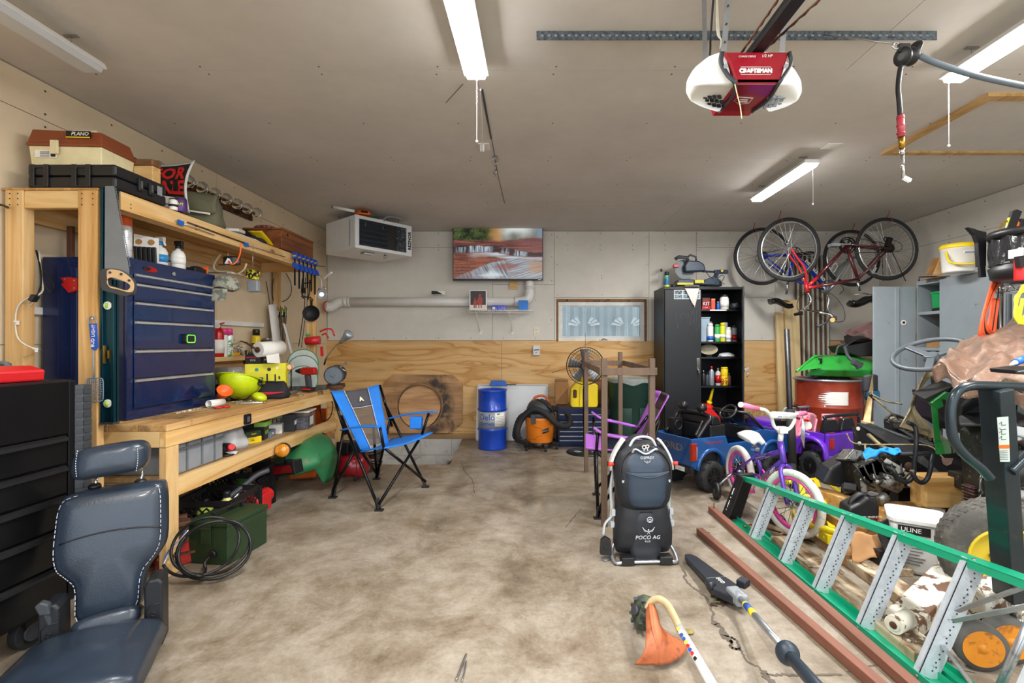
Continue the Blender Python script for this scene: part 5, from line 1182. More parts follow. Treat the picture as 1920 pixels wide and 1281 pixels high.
# == blue folding chair
Ju=I('chair_blue_cloth','1879d8',.7,bump=.1,bs=200);JO=I('chair_grey_cloth','4a4950',.8,bump=.1,bs=200);M_tube=I('black_tube','121214',.25,.5);M_pipe=I('white_piping','dfe3e8',.6)
Je=I('chair_mesh','6b625a',.8,alpha=.45)
def camp_chair(name,label,cloth,trim,J,mesh_m):
 """J = dictionary of joints in room coordinates"""
 t=T(name,label,'chair')
 for nm,a,b_ in J['tubes']:
  m=E();m.C(a,b_,.011,K=10);pt(nm,m,M_tube,t)
 for a,d in J['feet']:
  m=E();d=V(d).normalized();m.B(a+d*.09,a+d*.012,.03,.02);m.P([a+F(-.03,-.018,0),a+F(.03,-.018,0),a+F(.03,.018,0),a+F(-.03,.018,0)],(0,0,.012));pt('foot',m,MK,t)
 return t
f1,f2,f3,f4=PF(624,934),PF(711,958),PF(798,914),PF(706,899) # near-left, near-right, far-right, far-left feet
tA=P(621,733,3.84);tB=P(710,721,4.12) # top corners of the back
aL0,aL1=P(641,805,3.72),P(713,799,3.55) # near armrest ends
aR0,aR1=P(727,784,4.12),P(819,771,3.98)
s4=[P(675,846,3.70),P(720,839,3.55),P(811,810,3.95),P(735,822,4.2)] # seat corners
J=dict(tubes=[('leg',f1+zv(.01),P(644,806,3.76)),('leg',f2+zv(.01),P(640,780,3.80)),('leg',f3+zv(.01),P(721,756,4.12)),('leg',f4+zv(.01),P(731,788,4.12)),
 ('cross_tube',f1+zv(.06),P(664,847,3.72)),('cross_tube',f2+zv(.05),P(785,826,3.93)),('cross_tube',f3+zv(.05),P(723,842,3.57)),('cross_tube',f4+zv(.05),P(677,846,3.74)),('cross_tube',f4+zv(.05),P(700,800,4.0)),
 ('arm_post',P(712,799,3.56),P(720,842,3.56)),('arm_post',P(804,775,3.98),P(791,815,3.94)),('back_post',P(623,735,3.86),P(648,815,3.78)),('back_post',P(712,722,4.14),P(735,800,4.12))],
 feet=[(f1,(.15,0,1)),(f2,(-.3,.2,1)),(f3,(-.4,-.1,1)),(f4,(.2,0,1))])
t=camp_chair('camping_chair','blue folding camp chair with black legs standing by the workbench',Ju,JO,J,Je)
b0,b1=P(678,846,3.78),P(730,836,4.0)
def bk_(u,v,d=0):
 p=tA.lerp(tB,u).lerp(b0.lerp(b1,u),1-v);return p+F(.05*sin(pi*u)*.6,-.0,-.02*sin(pi*u)*v)+F(.03*(1-v)**2*0,0,0)+F(-.9,.45,0).normalized()*(.035*sin(pi*u)+d)*(1)
E().G(lambda u,v:bk_((.30-.06*v)*u,v),6,14,.008).p('backrest',Ju)
E().G(lambda u,v:bk_(.72+.02*v+(.28-.02*v)*u,v),6,14,.008).p('backrest',Ju)
g_=E().G(lambda u,v:bk_(.28-.04*0+.46*u,.70+.30*v),8,6,.006).p('back_panel',JO)
E().G(lambda u,v:bk_(.30-.06*v*.7+(.42+.06*v*.7)*u,.06+.64*v),8,10,.003).p('mesh_panel',Je)
E().T([bk_(.30-.06*v,v,-.006)for v in[i/14 for i in rg(15)]],.0022,5).T([bk_(.72+.02*v,v,-.006)for v in[i/14 for i in rg(15)]],.0022,5).T([bk_(.25+.5*u,.70,-.006)for u in[i/10 for i in rg(11)]],.0022,5).p('piping',M_pipe)
c_=bk_(.5,.84,-.012);U('emblem','A',.045,I('cream_lettering','e8dfb8',.6),t,c_+F(.01,-.012,0),bk_(.7,.84)-bk_(.3,.84),bk_(.5,.95)-bk_(.5,.7),.001,bold=.003)
E().G(lambda u,v:s4[0].lerp(s4[1],u).lerp(s4[3].lerp(s4[2],u),v)+zv(-.02*sin(pi*v)+.005*sin(pi*u)),12,10,.012).p('seat',Ju)
for a,b_ in((aL0,aL1),(aR0,aR1)):
 m=E();d=(b_-a).normalized();n2=F(-d.y,d.x,0).normalized();m.G(lambda u,v:a.lerp(b_,u)+n2*(v-.5)*(.075*sin(pi*min(1,.18+u*.75)))+zv(.014*sin(pi*u)),14,4,.012);pt('armrest',m,Ju,t)
m=E();cc=P(780,792,3.98);m.A(cc.x-.045,cc.x+.05,3.95,4.02,cc.z-.05,cc.z+.045);pt('cup_holder',m,Ju,t,.008)
# == plywood board with a round cut-out leaning on the wall
t=T('plywood_board','scorched octagonal plywood board with a round cut leaning on the back wall','board')
q=lambda px,py:P(px,py,YB-.06)
def scorched():
 m=M_scor;t=m.node_tree;b=t.nodes['Principled BSDF'];src=b.inputs['Base Color'].links[0].from_socket
 tc=N(t,'ShaderNodeTexCoord');sub=N(t,'ShaderNodeVectorMath',operation='SUBTRACT');sub.inputs[1].default_value=(-.033,0,.34);t.links.new(tc.outputs['Object'],sub.inputs[0])
 mul=N(t,'ShaderNodeVectorMath',operation='MULTIPLY');mul.inputs[1].default_value=(1,0,1);t.links.new(sub.outputs[0],mul.inputs[0])
 ln=N(t,'ShaderNodeVectorMath',operation='LENGTH');t.links.new(mul.outputs[0],ln.inputs[0])
 sp_=N(t,'ShaderNodeSeparateXYZ');t.links.new(mul.outputs[0],sp_.inputs[0])
 band=ramp(t,ln.outputs['Value'],[(.27,(0,0,0)),(.30,(1,1,1)),(.38,(.9,.9,.9)),(.46,(0,0,0))])
 side_=ramp(t,sp_.outputs[0],[(0.0,(.25,.25,.25)),(.16,(1,1,1))])
 a=mixc(t,1.0,band,side_,'MULTIPLY');n_=noise(t,coords(t),9,4,.6)
 a=mixc(t,1.0,a,ramp(t,n_,[(.38,(.35,.35,.35)),(.55,(1,1,1))]),'MULTIPLY')
 t.links.new(mixc(t,a,src,lin('2a231e')),b.inputs['Base Color']);return m
M_scor=wood('scorched_plywood','c69a6a','a87c50',ax='X',fine=.8,dirt='2b2420',dirtamt=(.60,.72),knots=2.5)
def lean(px,py,d=0):p=P(px,py,6.0);f_=(p.z-.02)/.8;return F(p.x,YB-.03-.09*(1-f_)-d,p.z)
out=[lean(*p)for p in((731,704),(845,704),(865,722),(865,792),(842,813),(731,814),(713,790),(713,722))]
m=E();c0=(784,767)
# board as ring around the disc
A=sorted([2*pi*i/40 for i in rg(40)]+[math.atan2(y-763,x-784)%(2*pi)for x,y in((731,704),(845,704),(865,722),(865,792),(842,813),(731,814),(713,790),(713,722))])
hole=[lean(c0[0]+42*cos(a),763+44*sin(a))for a in A]
import bisect
def ray_poly(poly,c,a):
 dx_,dz_=cos(a),sin(a);best=None
 for i in rg(len(poly)):
  x1,y1=poly[i];x2,y2=poly[(i+1)%len(poly)];den=dx_*(y2-y1)-dz_*(x2-x1)
  if abs(den)<1e-9:continue
  tt=((x1-c[0])*(y2-y1)-(y1-c[1])*(x2-x1))/den;uu=((x1-c[0])*dz_-(y1-c[1])*dx_)/den
  if tt>0 and-1e-6<=uu<=1+1e-6 and(best is None or tt<best):best=tt
 return best
poly=((731,704),(845,704),(865,722),(865,792),(842,813),(731,814),(713,790),(713,722))
outer=[]
for a in A:r_=ray_poly(poly,(784,763),a);outer.append(lean(784+r_*cos(a),763+r_*sin(a)))
th=F(0,.018,0);m.add(outer+hole+[p+th for p in outer]+[p+th for p in hole],[(i,48+i,48+(i+1)%48,(i+1)%48)for i in rg(48)]+[(96+i,96+(i+1)%48,144+(i+1)%48,144+i)for i in rg(48)]+[(i,(i+1)%48,96+(i+1)%48,96+i)for i in rg(48)]+[(48+(i+1)%48,48+i,144+i,144+(i+1)%48)for i in rg(48)])
pt('board',m,scorched(),t)
m=E();dk=[lean(784+39.5*cos(a),763+41.5*sin(a),.004)for a in A];m.P(dk,(0,.018,0));pt('cut_disc',m,wood('cut_disc_ply','d6a878','bd8e60',ax='X',knots=5,knotc='5b3b24'),t)
E().O(lean(784,763,-.004),(0,1,.12),.268,.008,48,6).p('groove',I('char','6d5238',.8))
# == back wall: television, heater, pipe, wire shelf, outlets
t=T('television','wall television showing red rock ledges with small waterfalls','television')
a,b_=P(849,427,6.0),P(1018,526,6.0)
TX0,TX1,TZ1,TZ0=a.x,b_.x,a.z,b_.z
E().A(TX0,TX1,6.0,6.035,TZ0,TZ1).A(TX0+.15,TX1-.15,6.035,6.06,TZ0+.05,TZ1-.12).p('tv_case',MK,t,.003)
E().A(-.62,-.28,6.061,6.148,TZ0+.2,TZ1-.15).p('wall_mount',MM)
def screen_mesh():
 from mathutils import noise as nz
 NU,NV=300,170;me=bpy.data.meshes.new('screen');vs=[];col=[]
 def C(h):return V(lin(h))
 def mixv(a,b,t):t=max(0,min(1,t));return a.lerp(b,t)
 def ss(a,b,x):t=max(0,min(1,(x-a)/(b-a)));return t*t*(3-2*t)
 for j in rg(NV+1):
  for i in rg(NU+1):
   u,v=i/NU,1-j/NV # v: 0 top .. 1 bottom
   v=j/NV;
   vs.append((TX0+.008+(TX1-TX0-.016)*u,5.9985,TZ1-.008-(TZ1-TZ0-.03)*v))
   n1=nz.noise(F(u*9,v*9,0))+.5*nz.noise(F(u*22,v*22,3));n2=nz.noise(F(u*5,v*30,5));n3=nz.noise(F(u*60,v*4,9));n4=nz.noise(F(u*55,v*45,1))+.5*nz.noise(F(u*110,v*80,1))
   n5=nz.noise(F((u-.3*v if u<.62 else u*.6+v*1.2)*50,v*3,4))
   wu,wv=.035*(nz.noise(F(u*4,v*4,11))+.4*nz.noise(F(u*14,v*14,12))),.03*(nz.noise(F(u*4,v*5,13))+.4*nz.noise(F(u*16,v*16,14)));u,v=u+wu,max(0,v+wv)
   # foliage above, bright sky opening top right
   c=mixv(C('171c14'),C('5a6d38'),.35+.6*n1+.5*n4)
   c=mixv(c,C('c9965e'),ss(.38,.50,u)*(1-ss(.52,.62,u))*.75)
   c=mixv(c,C('e6eae8'),ss(.48,.66,u)*(1-ss(.74,1.0,u))*(1-.6*ss(.0,.24,v))*(.95-.6*ss(.60,.70,u)*(1-ss(.70,.8,u))*ss(.02,.15,v)))
   c=mixv(c,C('8d9cae'),ss(.86,.97,u)*.8)
   # rock ledges from v=.22
   ledge=.22+.03*math.sin(u*5)+.02*n1
   rock=mixv(C('33242a'),C('9a5a4a'),.45+.9*n2+.25*n4)
   rock=mixv(rock,C('9b6a6a'),ss(.5,.9,u)*.4)
   c=mixv(c,rock,ss(ledge-.02,ledge+.03,v))
   # upper cascade band
   top=.36+.10*ss(.45,.85,u)+.01*n1;bot=top+.13-.03*u
   w=ss(top,top+.01,v)*(1-ss(bot-.02,bot+.01,v))
   fall=(ss(.12,.2,u)*(1-ss(.42,.46,u))+ss(.52,.56,u)*(1-ss(.58,.62,u))+ss(.66,.7,u)*(1-ss(.82,.86,u))+.5*ss(0,.02,u)*(1-ss(.1,.13,u)))
   c=mixv(c,C('2c2830'),w*.8);c=mixv(c,C('b7cbd8'),w*max(0,fall)*(.55+1.1*n3))
   # red slab on the left below
   slab=ss(bot-.01,bot+.03,v);
   c=mixv(c,mixv(C('9a5a42'),C('5c3630'),.45+n2+.5*n4),slab)
   # foam right under the upper fall
   f_=ss(bot,bot+.02,v)*(1-ss(bot+.05,bot+.12,v))*ss(.12,.3,u);c=mixv(c,C('c9d6de'),f_*(.6+.6*n2))
   # big diagonal lower cascade
   edge=.98-.60*(u-.02)**.8 if u>.02 else 1.0
   edge=max(.56,edge)if u<.62 else .56+.10*ss(.62,1,u)
   w2=ss(edge,edge+.02,v)
   wat=mixv(C('4f4a54'),C('bccbd6'),.5+.8*n5+.2*n2)
   c=mixv(c,wat,w2*(.9 if u>.2 else .5))
   # submerged reddish block, ochre right
   d=abs(u-.60)*1.6+abs(v-.76)*2.6;c=mixv(c,C('8c4e4c'),(1-ss(.12,.34,d))*.8)
   c=mixv(c,C('b58a62'),ss(.78,.9,u)*ss(.62,.72,v)*(1-ss(.82,.92,v))*.7)
   c=mixv(c,C('d7e4e8'),(1-ss(.06,.22,abs(u-.43)*1.1+abs(v-.93)*1.7))*.85)
   c=mixv(c,C('6d5a66'),ss(.9,1.0,v)*.35)
   col.append((*[max(0,min(1,x))for x in c],1))
 fs=[(j*(NU+1)+i,(j+1)*(NU+1)+i,(j+1)*(NU+1)+i+1,j*(NU+1)+i+1)for j in rg(NV)for i in rg(NU)]
 me.from_pydata(vs,[],fs);ca=me.color_attributes.new('picture','FLOAT_COLOR','POINT');ca.data.foreach_set('color',[x for c in col for x in c])
 return me
me=screen_mesh();so=bpy.data.objects.new('screen',me);COL.objects.link(so);so.parent=t
mm,tt,bb=nt('screen_picture');vc=N(tt,'ShaderNodeVertexColor',layer_name='picture');bb.inputs['Base Color'].default_value=(.01,.01,.01,1);bb.inputs['Roughness'].default_value=.25
tt.links.new(vc.outputs[0],bb.inputs['Emission Color']);bb.inputs['Emission Strength'].default_value=.62;me.materials.append(mm)
E().A(TX1-.06,TX1-.02,5.997,5.9995,TZ0+.006,TZ0+.014).p('logo_plate',LW)
m=E();m.A(-.37,-.27,YB-.03,YB-.001,P(0,542,6.1).z,P(0,510,6.1).z);solo('wood_block',m,Ja,'small wooden block on the wall under the television','block',bev=.002)
# unit heater
h0,h1,h2=P(665,402,5.03),P(771,424,5.56),P(624,424,5.56)
t=T('unit_heater','white boxy gas unit heater with black louvres hung from the ceiling in the corner','heater',(h0.x,h0.y,P(665,464.5,5.03).z),R(math.degrees(math.atan2(h1.y-h0.y,h1.x-h0.x))))
W_,H_=(F(h1.x,h1.y,0)-F(h0.x,h0.y,0)).length,h0.z-P(665,464.5,5.03).z;D_=.62
JK=I('white_enamel','e9ebec',.3,var=.03,coat=.2)
E().A(0,W_,.004,D_,0,H_).p('heater_casing',JK,t,.006)
E().A(0,W_,-.012,.0035,0,.035).A(0,W_,-.012,.0035,H_-.035,H_).A(0,.045,-.012,.0035,.035,H_-.035).A(W_-.07,W_,-.012,.0035,.035,H_-.035).p('front_frame',JK,t,.003)
E().A(.045,W_-.07,-.001,.003,.035,H_-.035).p('grille_back',MK)
for k in rg(5):
 m=E();z=.055+k*.052;m.X((.045+.17,-.006,z+.012),(.33,.006,.042),(R(35),0,0));pt('louvre',m,I('louvre_steel','3c4854',.3,.7),t)
E().A(W_-.20,W_-.075,-.008,-.002,.04,H_-.04).p('speckled_panel',I('speckled_black','22272f',.35,c2='8d98a4',vs=45,W=(.58,.6)))
m=E()
for x in(.11,.32):m.T([(x,-.010,H_-.05),(x+.005,-.016,H_-.08),(x,-.010,H_-.11)],.003,5)
pt('louvre_rod',m,MS,t)
c_=(W_-.03,-.0135,H_/2);U('lettering','REZNOR',.052,LK,t,c_,(0,0,1),(-1,0,0),.001,bold=.002)
E().A(.18,.30,.12,.2,-.02,0).C((.45,.15,-.035),(.45,.15,0),.015,K=10).p('gas_fitting',MS)
m=E();zc=ZC-(P(665,464.5,5.03).z)
for x in(.1,W_-.1):
 for y in(.1,D_-.1):m.C((x,y,H_),(x,y,zc-.001),.005,K=6)
pt('hanger_rod',m,MS,t)
E().A(-.0045,0,.09,.10,.03,H_-.04).p('casing_seam',MG)
m=E();m.C(P(624,388,4.93),P(664,396,4.93),.015,K=12);m2=solo('white_tube',m,MW,'white tube sticking out under the ceiling left of the heater','tube');E().C(P(623,388,4.93),P(624.5,388.3,4.93),.016,K=12).p('black_end',MK,m2)
t=T('orange_cap','orange cap with black lettering lying on top of the unit heater','cap',(P(681,398,5.13).x,5.13,h0.z+.001),R(30));t['category']='hat';t.name='baseball_hat'
E().G(lambda u,v:(.085*cos(2*pi*u)*sin(v*1.57),.09*sin(2*pi*u)*sin(v*1.57),.003+.07*cos(v*1.57)),20,8,.003).p('crown',I('orange_cloth','f0701c',.8));E().P([(.03,-.08,.003),(.14,-.09,.003),(.16,-.02,.003),(.08,.03,.003)],(0,0,.006)).p('brim',I('brim_green','4f5f33',.8));E().P([(-.04,-.088,.02),(.03,-.09,.02),(.03,-.085,.045),(-.04,-.083,.045)],(0,-.003,0)).p('lettering_patch',LK)
m=E();m.T(Q([P(720,411,5.3),P(728,407,5.3),P(745,409,5.35),P(766,414,5.4)],5),.014,8,flat=.5);m.X(P(718,412,5.3)-zv(.01),(.05,.05,.03));solo('heater_bracket',m,MG,'grey metal bracket lying on the right of the unit heater top','bracket')
# white vent pipe
PV=I('white_pvc','e6e4e0',.35,var=.03)
t=T('vent_pipe','thick white plastic pipe running along the back wall and up behind the television','pipe')
Yp=6.07;r_=.055
E().C(P(651,566,Yp),P(972,566,Yp),r_,K=20).p('pipe_run',PV)
E().T(Q([P(609,575,Yp-.15),P(620,576,Yp-.1),P(630,570,Yp-.04),P(640,566,Yp),P(653,566,Yp)],5),r_+.004,18).p('elbow',PV)
E().T(Q([P(965,566,Yp),P(980,565,Yp),P(989,561,Yp),P(993,553,Yp),P(993,543,Yp)],5),r_+.006,18).p('elbow',PV)
E().C(P(993,545,Yp),P(993,521,Yp),r_,K=20).p('pipe_riser',PV)
for px in(653,646):E().C(P(px,566 if px>650 else 567,Yp),P(px+4,566,Yp),r_+.007,K=20).p('coupling',PV)
for py in(538,549):E().O(P(993,py,Yp),(0,0,1),r_+.004,.004,20,6).p('coupling',PV)
E().O(P(611,575,Yp-.15),(1,0,0),r_+.006,.008,20,6).p('hose_clamp',ME)
m=E();p=P(822,553,Yp);m.P([p+F(-.085,-.03,.0),p+F(.09,-.03,-.0),p+F(.09,-.03,.045),p+F(-.085,-.03,.05)],(0,.01,0));t=T('pennant_card','black and white card standing on the white pipe','card');pt('card',m,MP,t);E().P([p+F(-.08,-.031,.004),p+F(.06,-.031,.004),p+F(-.01,-.031,.043),p+F(-.08,-.031,.046)],(0,-.002,0)).p('dark_print',LK);E().A(p.x-.06,p.x-.04,p.y-.02,p.y-.0,p.z-.004,p.z).p('foot',MK)
# wire shelf
t=T('wire_shelf','small white wire shelf on two brackets on the back wall','shelf')
x0,x1=P(867,0,5.9).x,P(1001,0,5.9).x;zsf=P(0,582,5.87).z
m=E()
for y in(5.86,5.95,6.04,6.13):m.C((x0,y,zsf),(x1,y,zsf),.004,K=6)
m.C((x0,5.86,zsf-.03),(x1,5.86,zsf-.03),.003,K=6)
for k in rg(34):
 x=x0+.01+k*(x1-x0-.02)/33;m.C((x,5.86,zsf+.003),(x,6.145,zsf+.003),.0022,K=4);m.C((x,5.859,zsf),(x,5.859,zsf-.032),.0025,K=4)
pt('wire_deck',m,MW,t)
for x in(P(893,0,5.9).x,P(956,0,6.0).x):E().B((x,5.86,zsf-.02),(x+.02,6.143,zsf-.26),.016,.01).A(x+.008,x+.034,6.135,6.149,zsf-.285,zsf-.24).p('bracket',MW)
t=T('framed_photo','white framed photo of ice hockey players in red standing on the wire shelf','picture')
a,b_=P(880,581,5.93),P(913,544,5.93);E().A(a.x,b_.x,5.93,5.945,zsf+.005,b_.z).p('frame',MW,t,.002)
pp=E().A(a.x+.014,b_.x-.014,5.927,5.9295,zsf+.02,b_.z-.012).p('photo_print',I('photo_dark','2e2226',.4));w2,z2=b_.x-a.x-.028,zsf+.02
E().A(a.x+.014,b_.x-.014,5.9262,5.9268,z2,z2+.05).p('ice',MP,pp)
m=E()
for k,(fx,s_)in enumerate(((.30,.8),(.62,1.1))):
 x=a.x+.014+w2*fx;m.P([(x-.025*s_,5.926,z2+.05),(x+.025*s_,5.926,z2+.05),(x+.03*s_,5.926,z2+.11*s_),(x+.012*s_,5.926,z2+.14*s_),(x-.012*s_,5.926,z2+.14*s_),(x-.03*s_,5.926,z2+.10*s_)],(0,-.001,0));m.B((x-.012*s_,5.9255,z2+.01),(x-.012*s_,5.9255,z2+.055),.014,.001,YY);m.B((x+.014*s_,5.9255,z2+.01),(x+.014*s_,5.9255,z2+.055),.014,.001,YY);m.C((x,5.926,z2+.155*s_),(x,5.9248,z2+.155*s_),.014*s_,K=12)
pt('players',m,I('photo_red','b0463c',.5),pp)
t=T('ammo_box','flat blue and lilac cartridge box on the wire shelf','box');a=P(921,0,5.93);b_=P(949,0,5.93);E().A(a.x,b_.x,5.92,6.0,zsf+.005,zsf+.065).p('carton',I('box_lilac','3c4fc8',.5,c2='8a90e0',vs=12,W=(.5,.6)),t,.002);E().A(a.x+.015,a.x+.05,5.9185,5.9195,zsf+.015,zsf+.045).p('logo',LW)
t=T('small_blue_box','bright blue cube box at the right end of the wire shelf','box');a=P(972,0,5.92);b_=P(990,0,5.92);E().A(a.x,b_.x,5.90,6.0,zsf+.005,zsf+.125).p('carton',I('box_azure','0a78d8',.45),t,.003);E().A(a.x-.001,b_.x+.001,5.899,6.001,zsf+.10,zsf+.104).p('lid_line',LB)
t=T('wall_outlet','cream wall outlet above the plywood right of the wire shelf','outlet');p=P(1006,622,YB);E().A(p.x-.035,p.x+.035,YB-.008,YB-.0005,p.z-.055,p.z+.055).p('plate',I('cream_outlet','e2dcc4',.4),t,.002)
for dz in(-.022,.022):s_=E().A(p.x-.017,p.x+.017,YB-.011,YB-.0085,p.z+dz-.014,p.z+dz+.014).p('socket',MATS['cream_outlet'],t,.002);E().A(p.x-.008,p.x-.005,YB-.0125,YB-.0112,p.z+dz-.005,p.z+dz+.006).A(p.x+.005,p.x+.008,YB-.0125,YB-.0112,p.z+dz-.005,p.z+dz+.006).p('slot',MK,s_)
t=T('switch_plate','steel switch plate with a grey lever on the plywood','switch');p=P(1006,657,YB);E().A(p.x-.043,p.x+.043,YB-.04,YB-.0045,p.z-.062,p.z+.062).p('plate',I('plate_grey','d5d8da',.4),t,.003);E().B((p.x-.03,YB-.043,p.z+.005),(p.x+.035,YB-.05,p.z+.01),.008,.01).B((p.x-.02,YB-.043,p.z-.035),(p.x+.012,YB-.045,p.z-.02),.006,.006).p('toggle',MD)
# == items along the back wall
t=T('folding_table','white folding table top leaning on the plywood wall behind the blue drum','table')
zt_=P(0,723,5.95).z;a,b_=P(891,0,5.9).x,P(1028,0,5.95).x;o=rr2(b_-a,zt_-.005,.03,4,(a+b_)/2,zt_/2+.003)
E().P([(x,5.93+.16*z/zt_,z)for x,z in o],(0,.035,0)).p('tabletop',I('table_white','d9dde0',.5,var=.03),t,.006)
E().T([(x,5.926+.16*z/zt_,z)for x,z in rr2(b_-a-.03,zt_-.03,.025,4,(a+b_)/2,zt_/2+.003)],.003,5,True).p('edge_groove',MG)
t=T('blue_pan','blue oil drain pan handle peeking over the white table top','pan');m=E();c_=P(934,721,5.92);m.P([c_+F(-.11,0,-.02),c_+F(.11,0,-.02),c_+F(.085,0,.045),c_+F(-.085,0,.045)],(0,.06,0));pt('pan_body',m,BU,t,.006);E().B(c_+F(.10,.02,-.005),c_+F(.22,.02,0),.016,.012).p('handle',MK)
# blue drum
M_drum=I('drum_blue','1245b8',.3,.1,coat=.4,var=.05)
px0,px1=896,951;c_=PF(923,846);Yd=c_.y+.165;Rd=.163;c_=at(923.5,Yd)
t=T('steel_drum','bright blue steel drum with a silver label band standing before the white table top','drum',(c_.x,c_.y,0));Hd=P(0,731,Yd-.05).z
pr=[(Rd*.97,0),(Rd,.006),(Rd,.02)]
for zr in(Hd*.335,Hd*.67):pr+=[(Rd,zr-.016),(Rd+.008,zr-.006),(Rd+.008,zr+.006),(Rd,zr+.016)]
pr+=[(Rd,Hd-.02),(Rd+.006,Hd-.012),(Rd+.006,Hd),(Rd-.006,Hd),(Rd-.008,Hd-.02),(0,Hd-.02)]
E().L(pr,K=48,caps=True).p('drum_shell',M_drum)
E().L([(Rd+.0004,Hd*.36),(Rd+.0012,Hd*.36),(Rd+.0012,Hd*.64),(Rd+.0004,Hd*.64)],K=48,caps=False).p('label_band',I('label_silver','a9adb0',.4,.3))
pl_=E().G(lambda u,v:((Rd+.002)*sin(.25+.85*u),-(Rd+.002)*cos(.25+.85*u),Hd*(.40+.23*v)),8,2,-.0006).p('paper_label',MP);m=E()
for k in rg(6):m.G(lambda u,v:((Rd+.0035)*sin(.35+.6*u),-(Rd+.0035)*cos(.35+.6*u),Hd*(.43+.025*k+.008*v)),6,1,-.0004)
m.G(lambda u,v:((Rd+.0035)*sin(.4+.2*u),-(Rd+.0035)*cos(.4+.2*u),Hd*(.595+.025*v)),4,1,-.0004);pt('print_lines',m,I('print_grey','8b8f92',.6),pl_)
def curved_text(s_,z,size,ang,mt,par,Rr_):
 o=U('lettering',s_,size,mt,par,(0,0,z),X_,Z_,.0006,bold=.001)
 for v in o.data.vertices:
  a=ang+v.co.x/Rr_;r2=Rr_+.0015-v.co.y;v.co=F(r2*sin(a),-r2*cos(a),v.co.z)
curved_text('Delo',Hd*.55,.095,-.32,LB,t,Rd);curved_text('Synthetics',Hd*.445,.052,-.22,LB,t,Rd)
# shop vacuum
c_=PF(1012,846);t=T('shop_vacuum','orange and black shop vacuum with a thick hose draped around it','vacuum',(c_.x-.0,c_.y+.17,0),R(0))
M_vo=I('vac_orange','ee8420',.4,var=.05)
E().L([(.145,.075),(.15,.085),(.168,.33),(.175,.37),(.165,.375),(0,.37)],K=36).p('tank',M_vo)
E().L([(.178,.365),(.182,.385),(.175,.41),(.16,.42)],K=36).A(-.10,-.045,-.185,-.165,.31,.41).A(.12,.16,-.14,-.10,.31,.41).p('collar',MD,t,.002)
m=E();sack_r=[(.155,.155,.415),(.15,.15,.46),(.125,.13,.51),(.09,.10,.545),(.03,.04,.56)];sack(m,sack_r,28,.01,.8);pt('motor_head',m,MD,t)
E().T(Q([(-.07,0,.53),(-.06,0,.575),(0,0,.60),(.06,0,.59),(.10,-.02,.54),(.13,-.03,.48)],5),.014,8).p('carry_handle',I('handle_orange','cf5a22',.4))
E().T(Q([(-.02,-.06,.555),(.05,-.09,.53),(.11,-.11,.49),(.15,-.10,.44)],5),.028,8,flat=.6).p('top_cover',MK)
for an in(-2.35,-1.25,-.35,.8,2.3):
 m=E();a=F(cos(an)*.15,sin(an)*.15,.07);b_=F(cos(an)*.21,sin(an)*.21,.055);m.B(a,b_,.05,.035);m.X((b_.x,b_.y,.055),(.05,.05,.04),(0,0,an));f_=pt('caster_bracket',m,MK,t,.006);E().C((b_.x-.014,b_.y-.01,.022),(b_.x+.014,b_.y-.01,.022),.022,K=14).p('caster',MR,f_)
E().L([(.15,.05),(.152,.08),(.14,.085),(.14,.05)],K=32,caps=False).p('base_ring',MK)
m=E();hp=Q([(-.12,.05,.40),(-.22,-.05,.36),(-.27,-.10,.25),(-.28,-.08,.14),(-.22,.0,.10)],7);m.T(hp,[.028+.0025*(i%2)for i in rg(len(hp))],12)
hp=Q([(-.24,-.14,.14),(-.25,-.16,.22),(-.22,-.15,.32),(-.15,-.17,.42),(-.06,-.19,.47),(.04,-.20,.44),(.12,-.20,.37),(.20,-.19,.30),(.30,-.13,.27),(.345,-.05,.31),(.33,.03,.37),(.24,.08,.42),(.13,.08,.45)],8);m.T(hp,[.033+.0025*(i%2)for i in rg(len(hp))],12);pt('hose',m,MR,t)
E().B((-.27,-.15,.13),(-.12,-.22,.09),.06,.05).p('floor_nozzle',MK,t,.006)
E().G(lambda u,v:((.162+.005*v)*sin(.18+.5*u),-(.162+.006*v)*cos(.18+.5*u),.19+.045*v+.02*u),6,2,-.002).p('badge',MK);o=U('lettering','RIDGID',.026,LW,t,(0,0,0),X_,Z_,.0006)
for v in o.data.vertices:a=.43+v.co.x/.166;v.co=F(.170*sin(a),-.170*cos(a),.222+v.co.z+.04*(a-.43))
E().T([(.172*sin(a),-.172*cos(a),z)for a,z in((-.5,.34),(-.42,.27),(.05,.255),(.15,.22),(.6,.21))],.003,5).T([(.158*sin(a),-.158*cos(a),z)for a,z in((-.9,.12),(-.3,.125),(-.2,.16),(.2,.17))],.003,5).p('moulded_line',I('dark_orange','b95f14',.5))
# cartons behind the fan
a,b_=P(1041,0,5.95).x,P(1065,0,5.95).x;ct_('tall_carton',((a+b_)/2,6.0,.635-.0),(b_-a,.14,P(0,712,5.95).z-.635),MT,'narrow brown cardboard carton left of the yellow fuel can')
a,b_=P(1112,0,5.95).x,P(1138,0,5.95).x;ct_('flat_carton',((a+b_)/2,6.02,.635),(b_-a+.1,.12,.30),I('cardboard_dark','8d6238',.85),'dark brown carton behind the brown stand, right of the yellow fuel can')
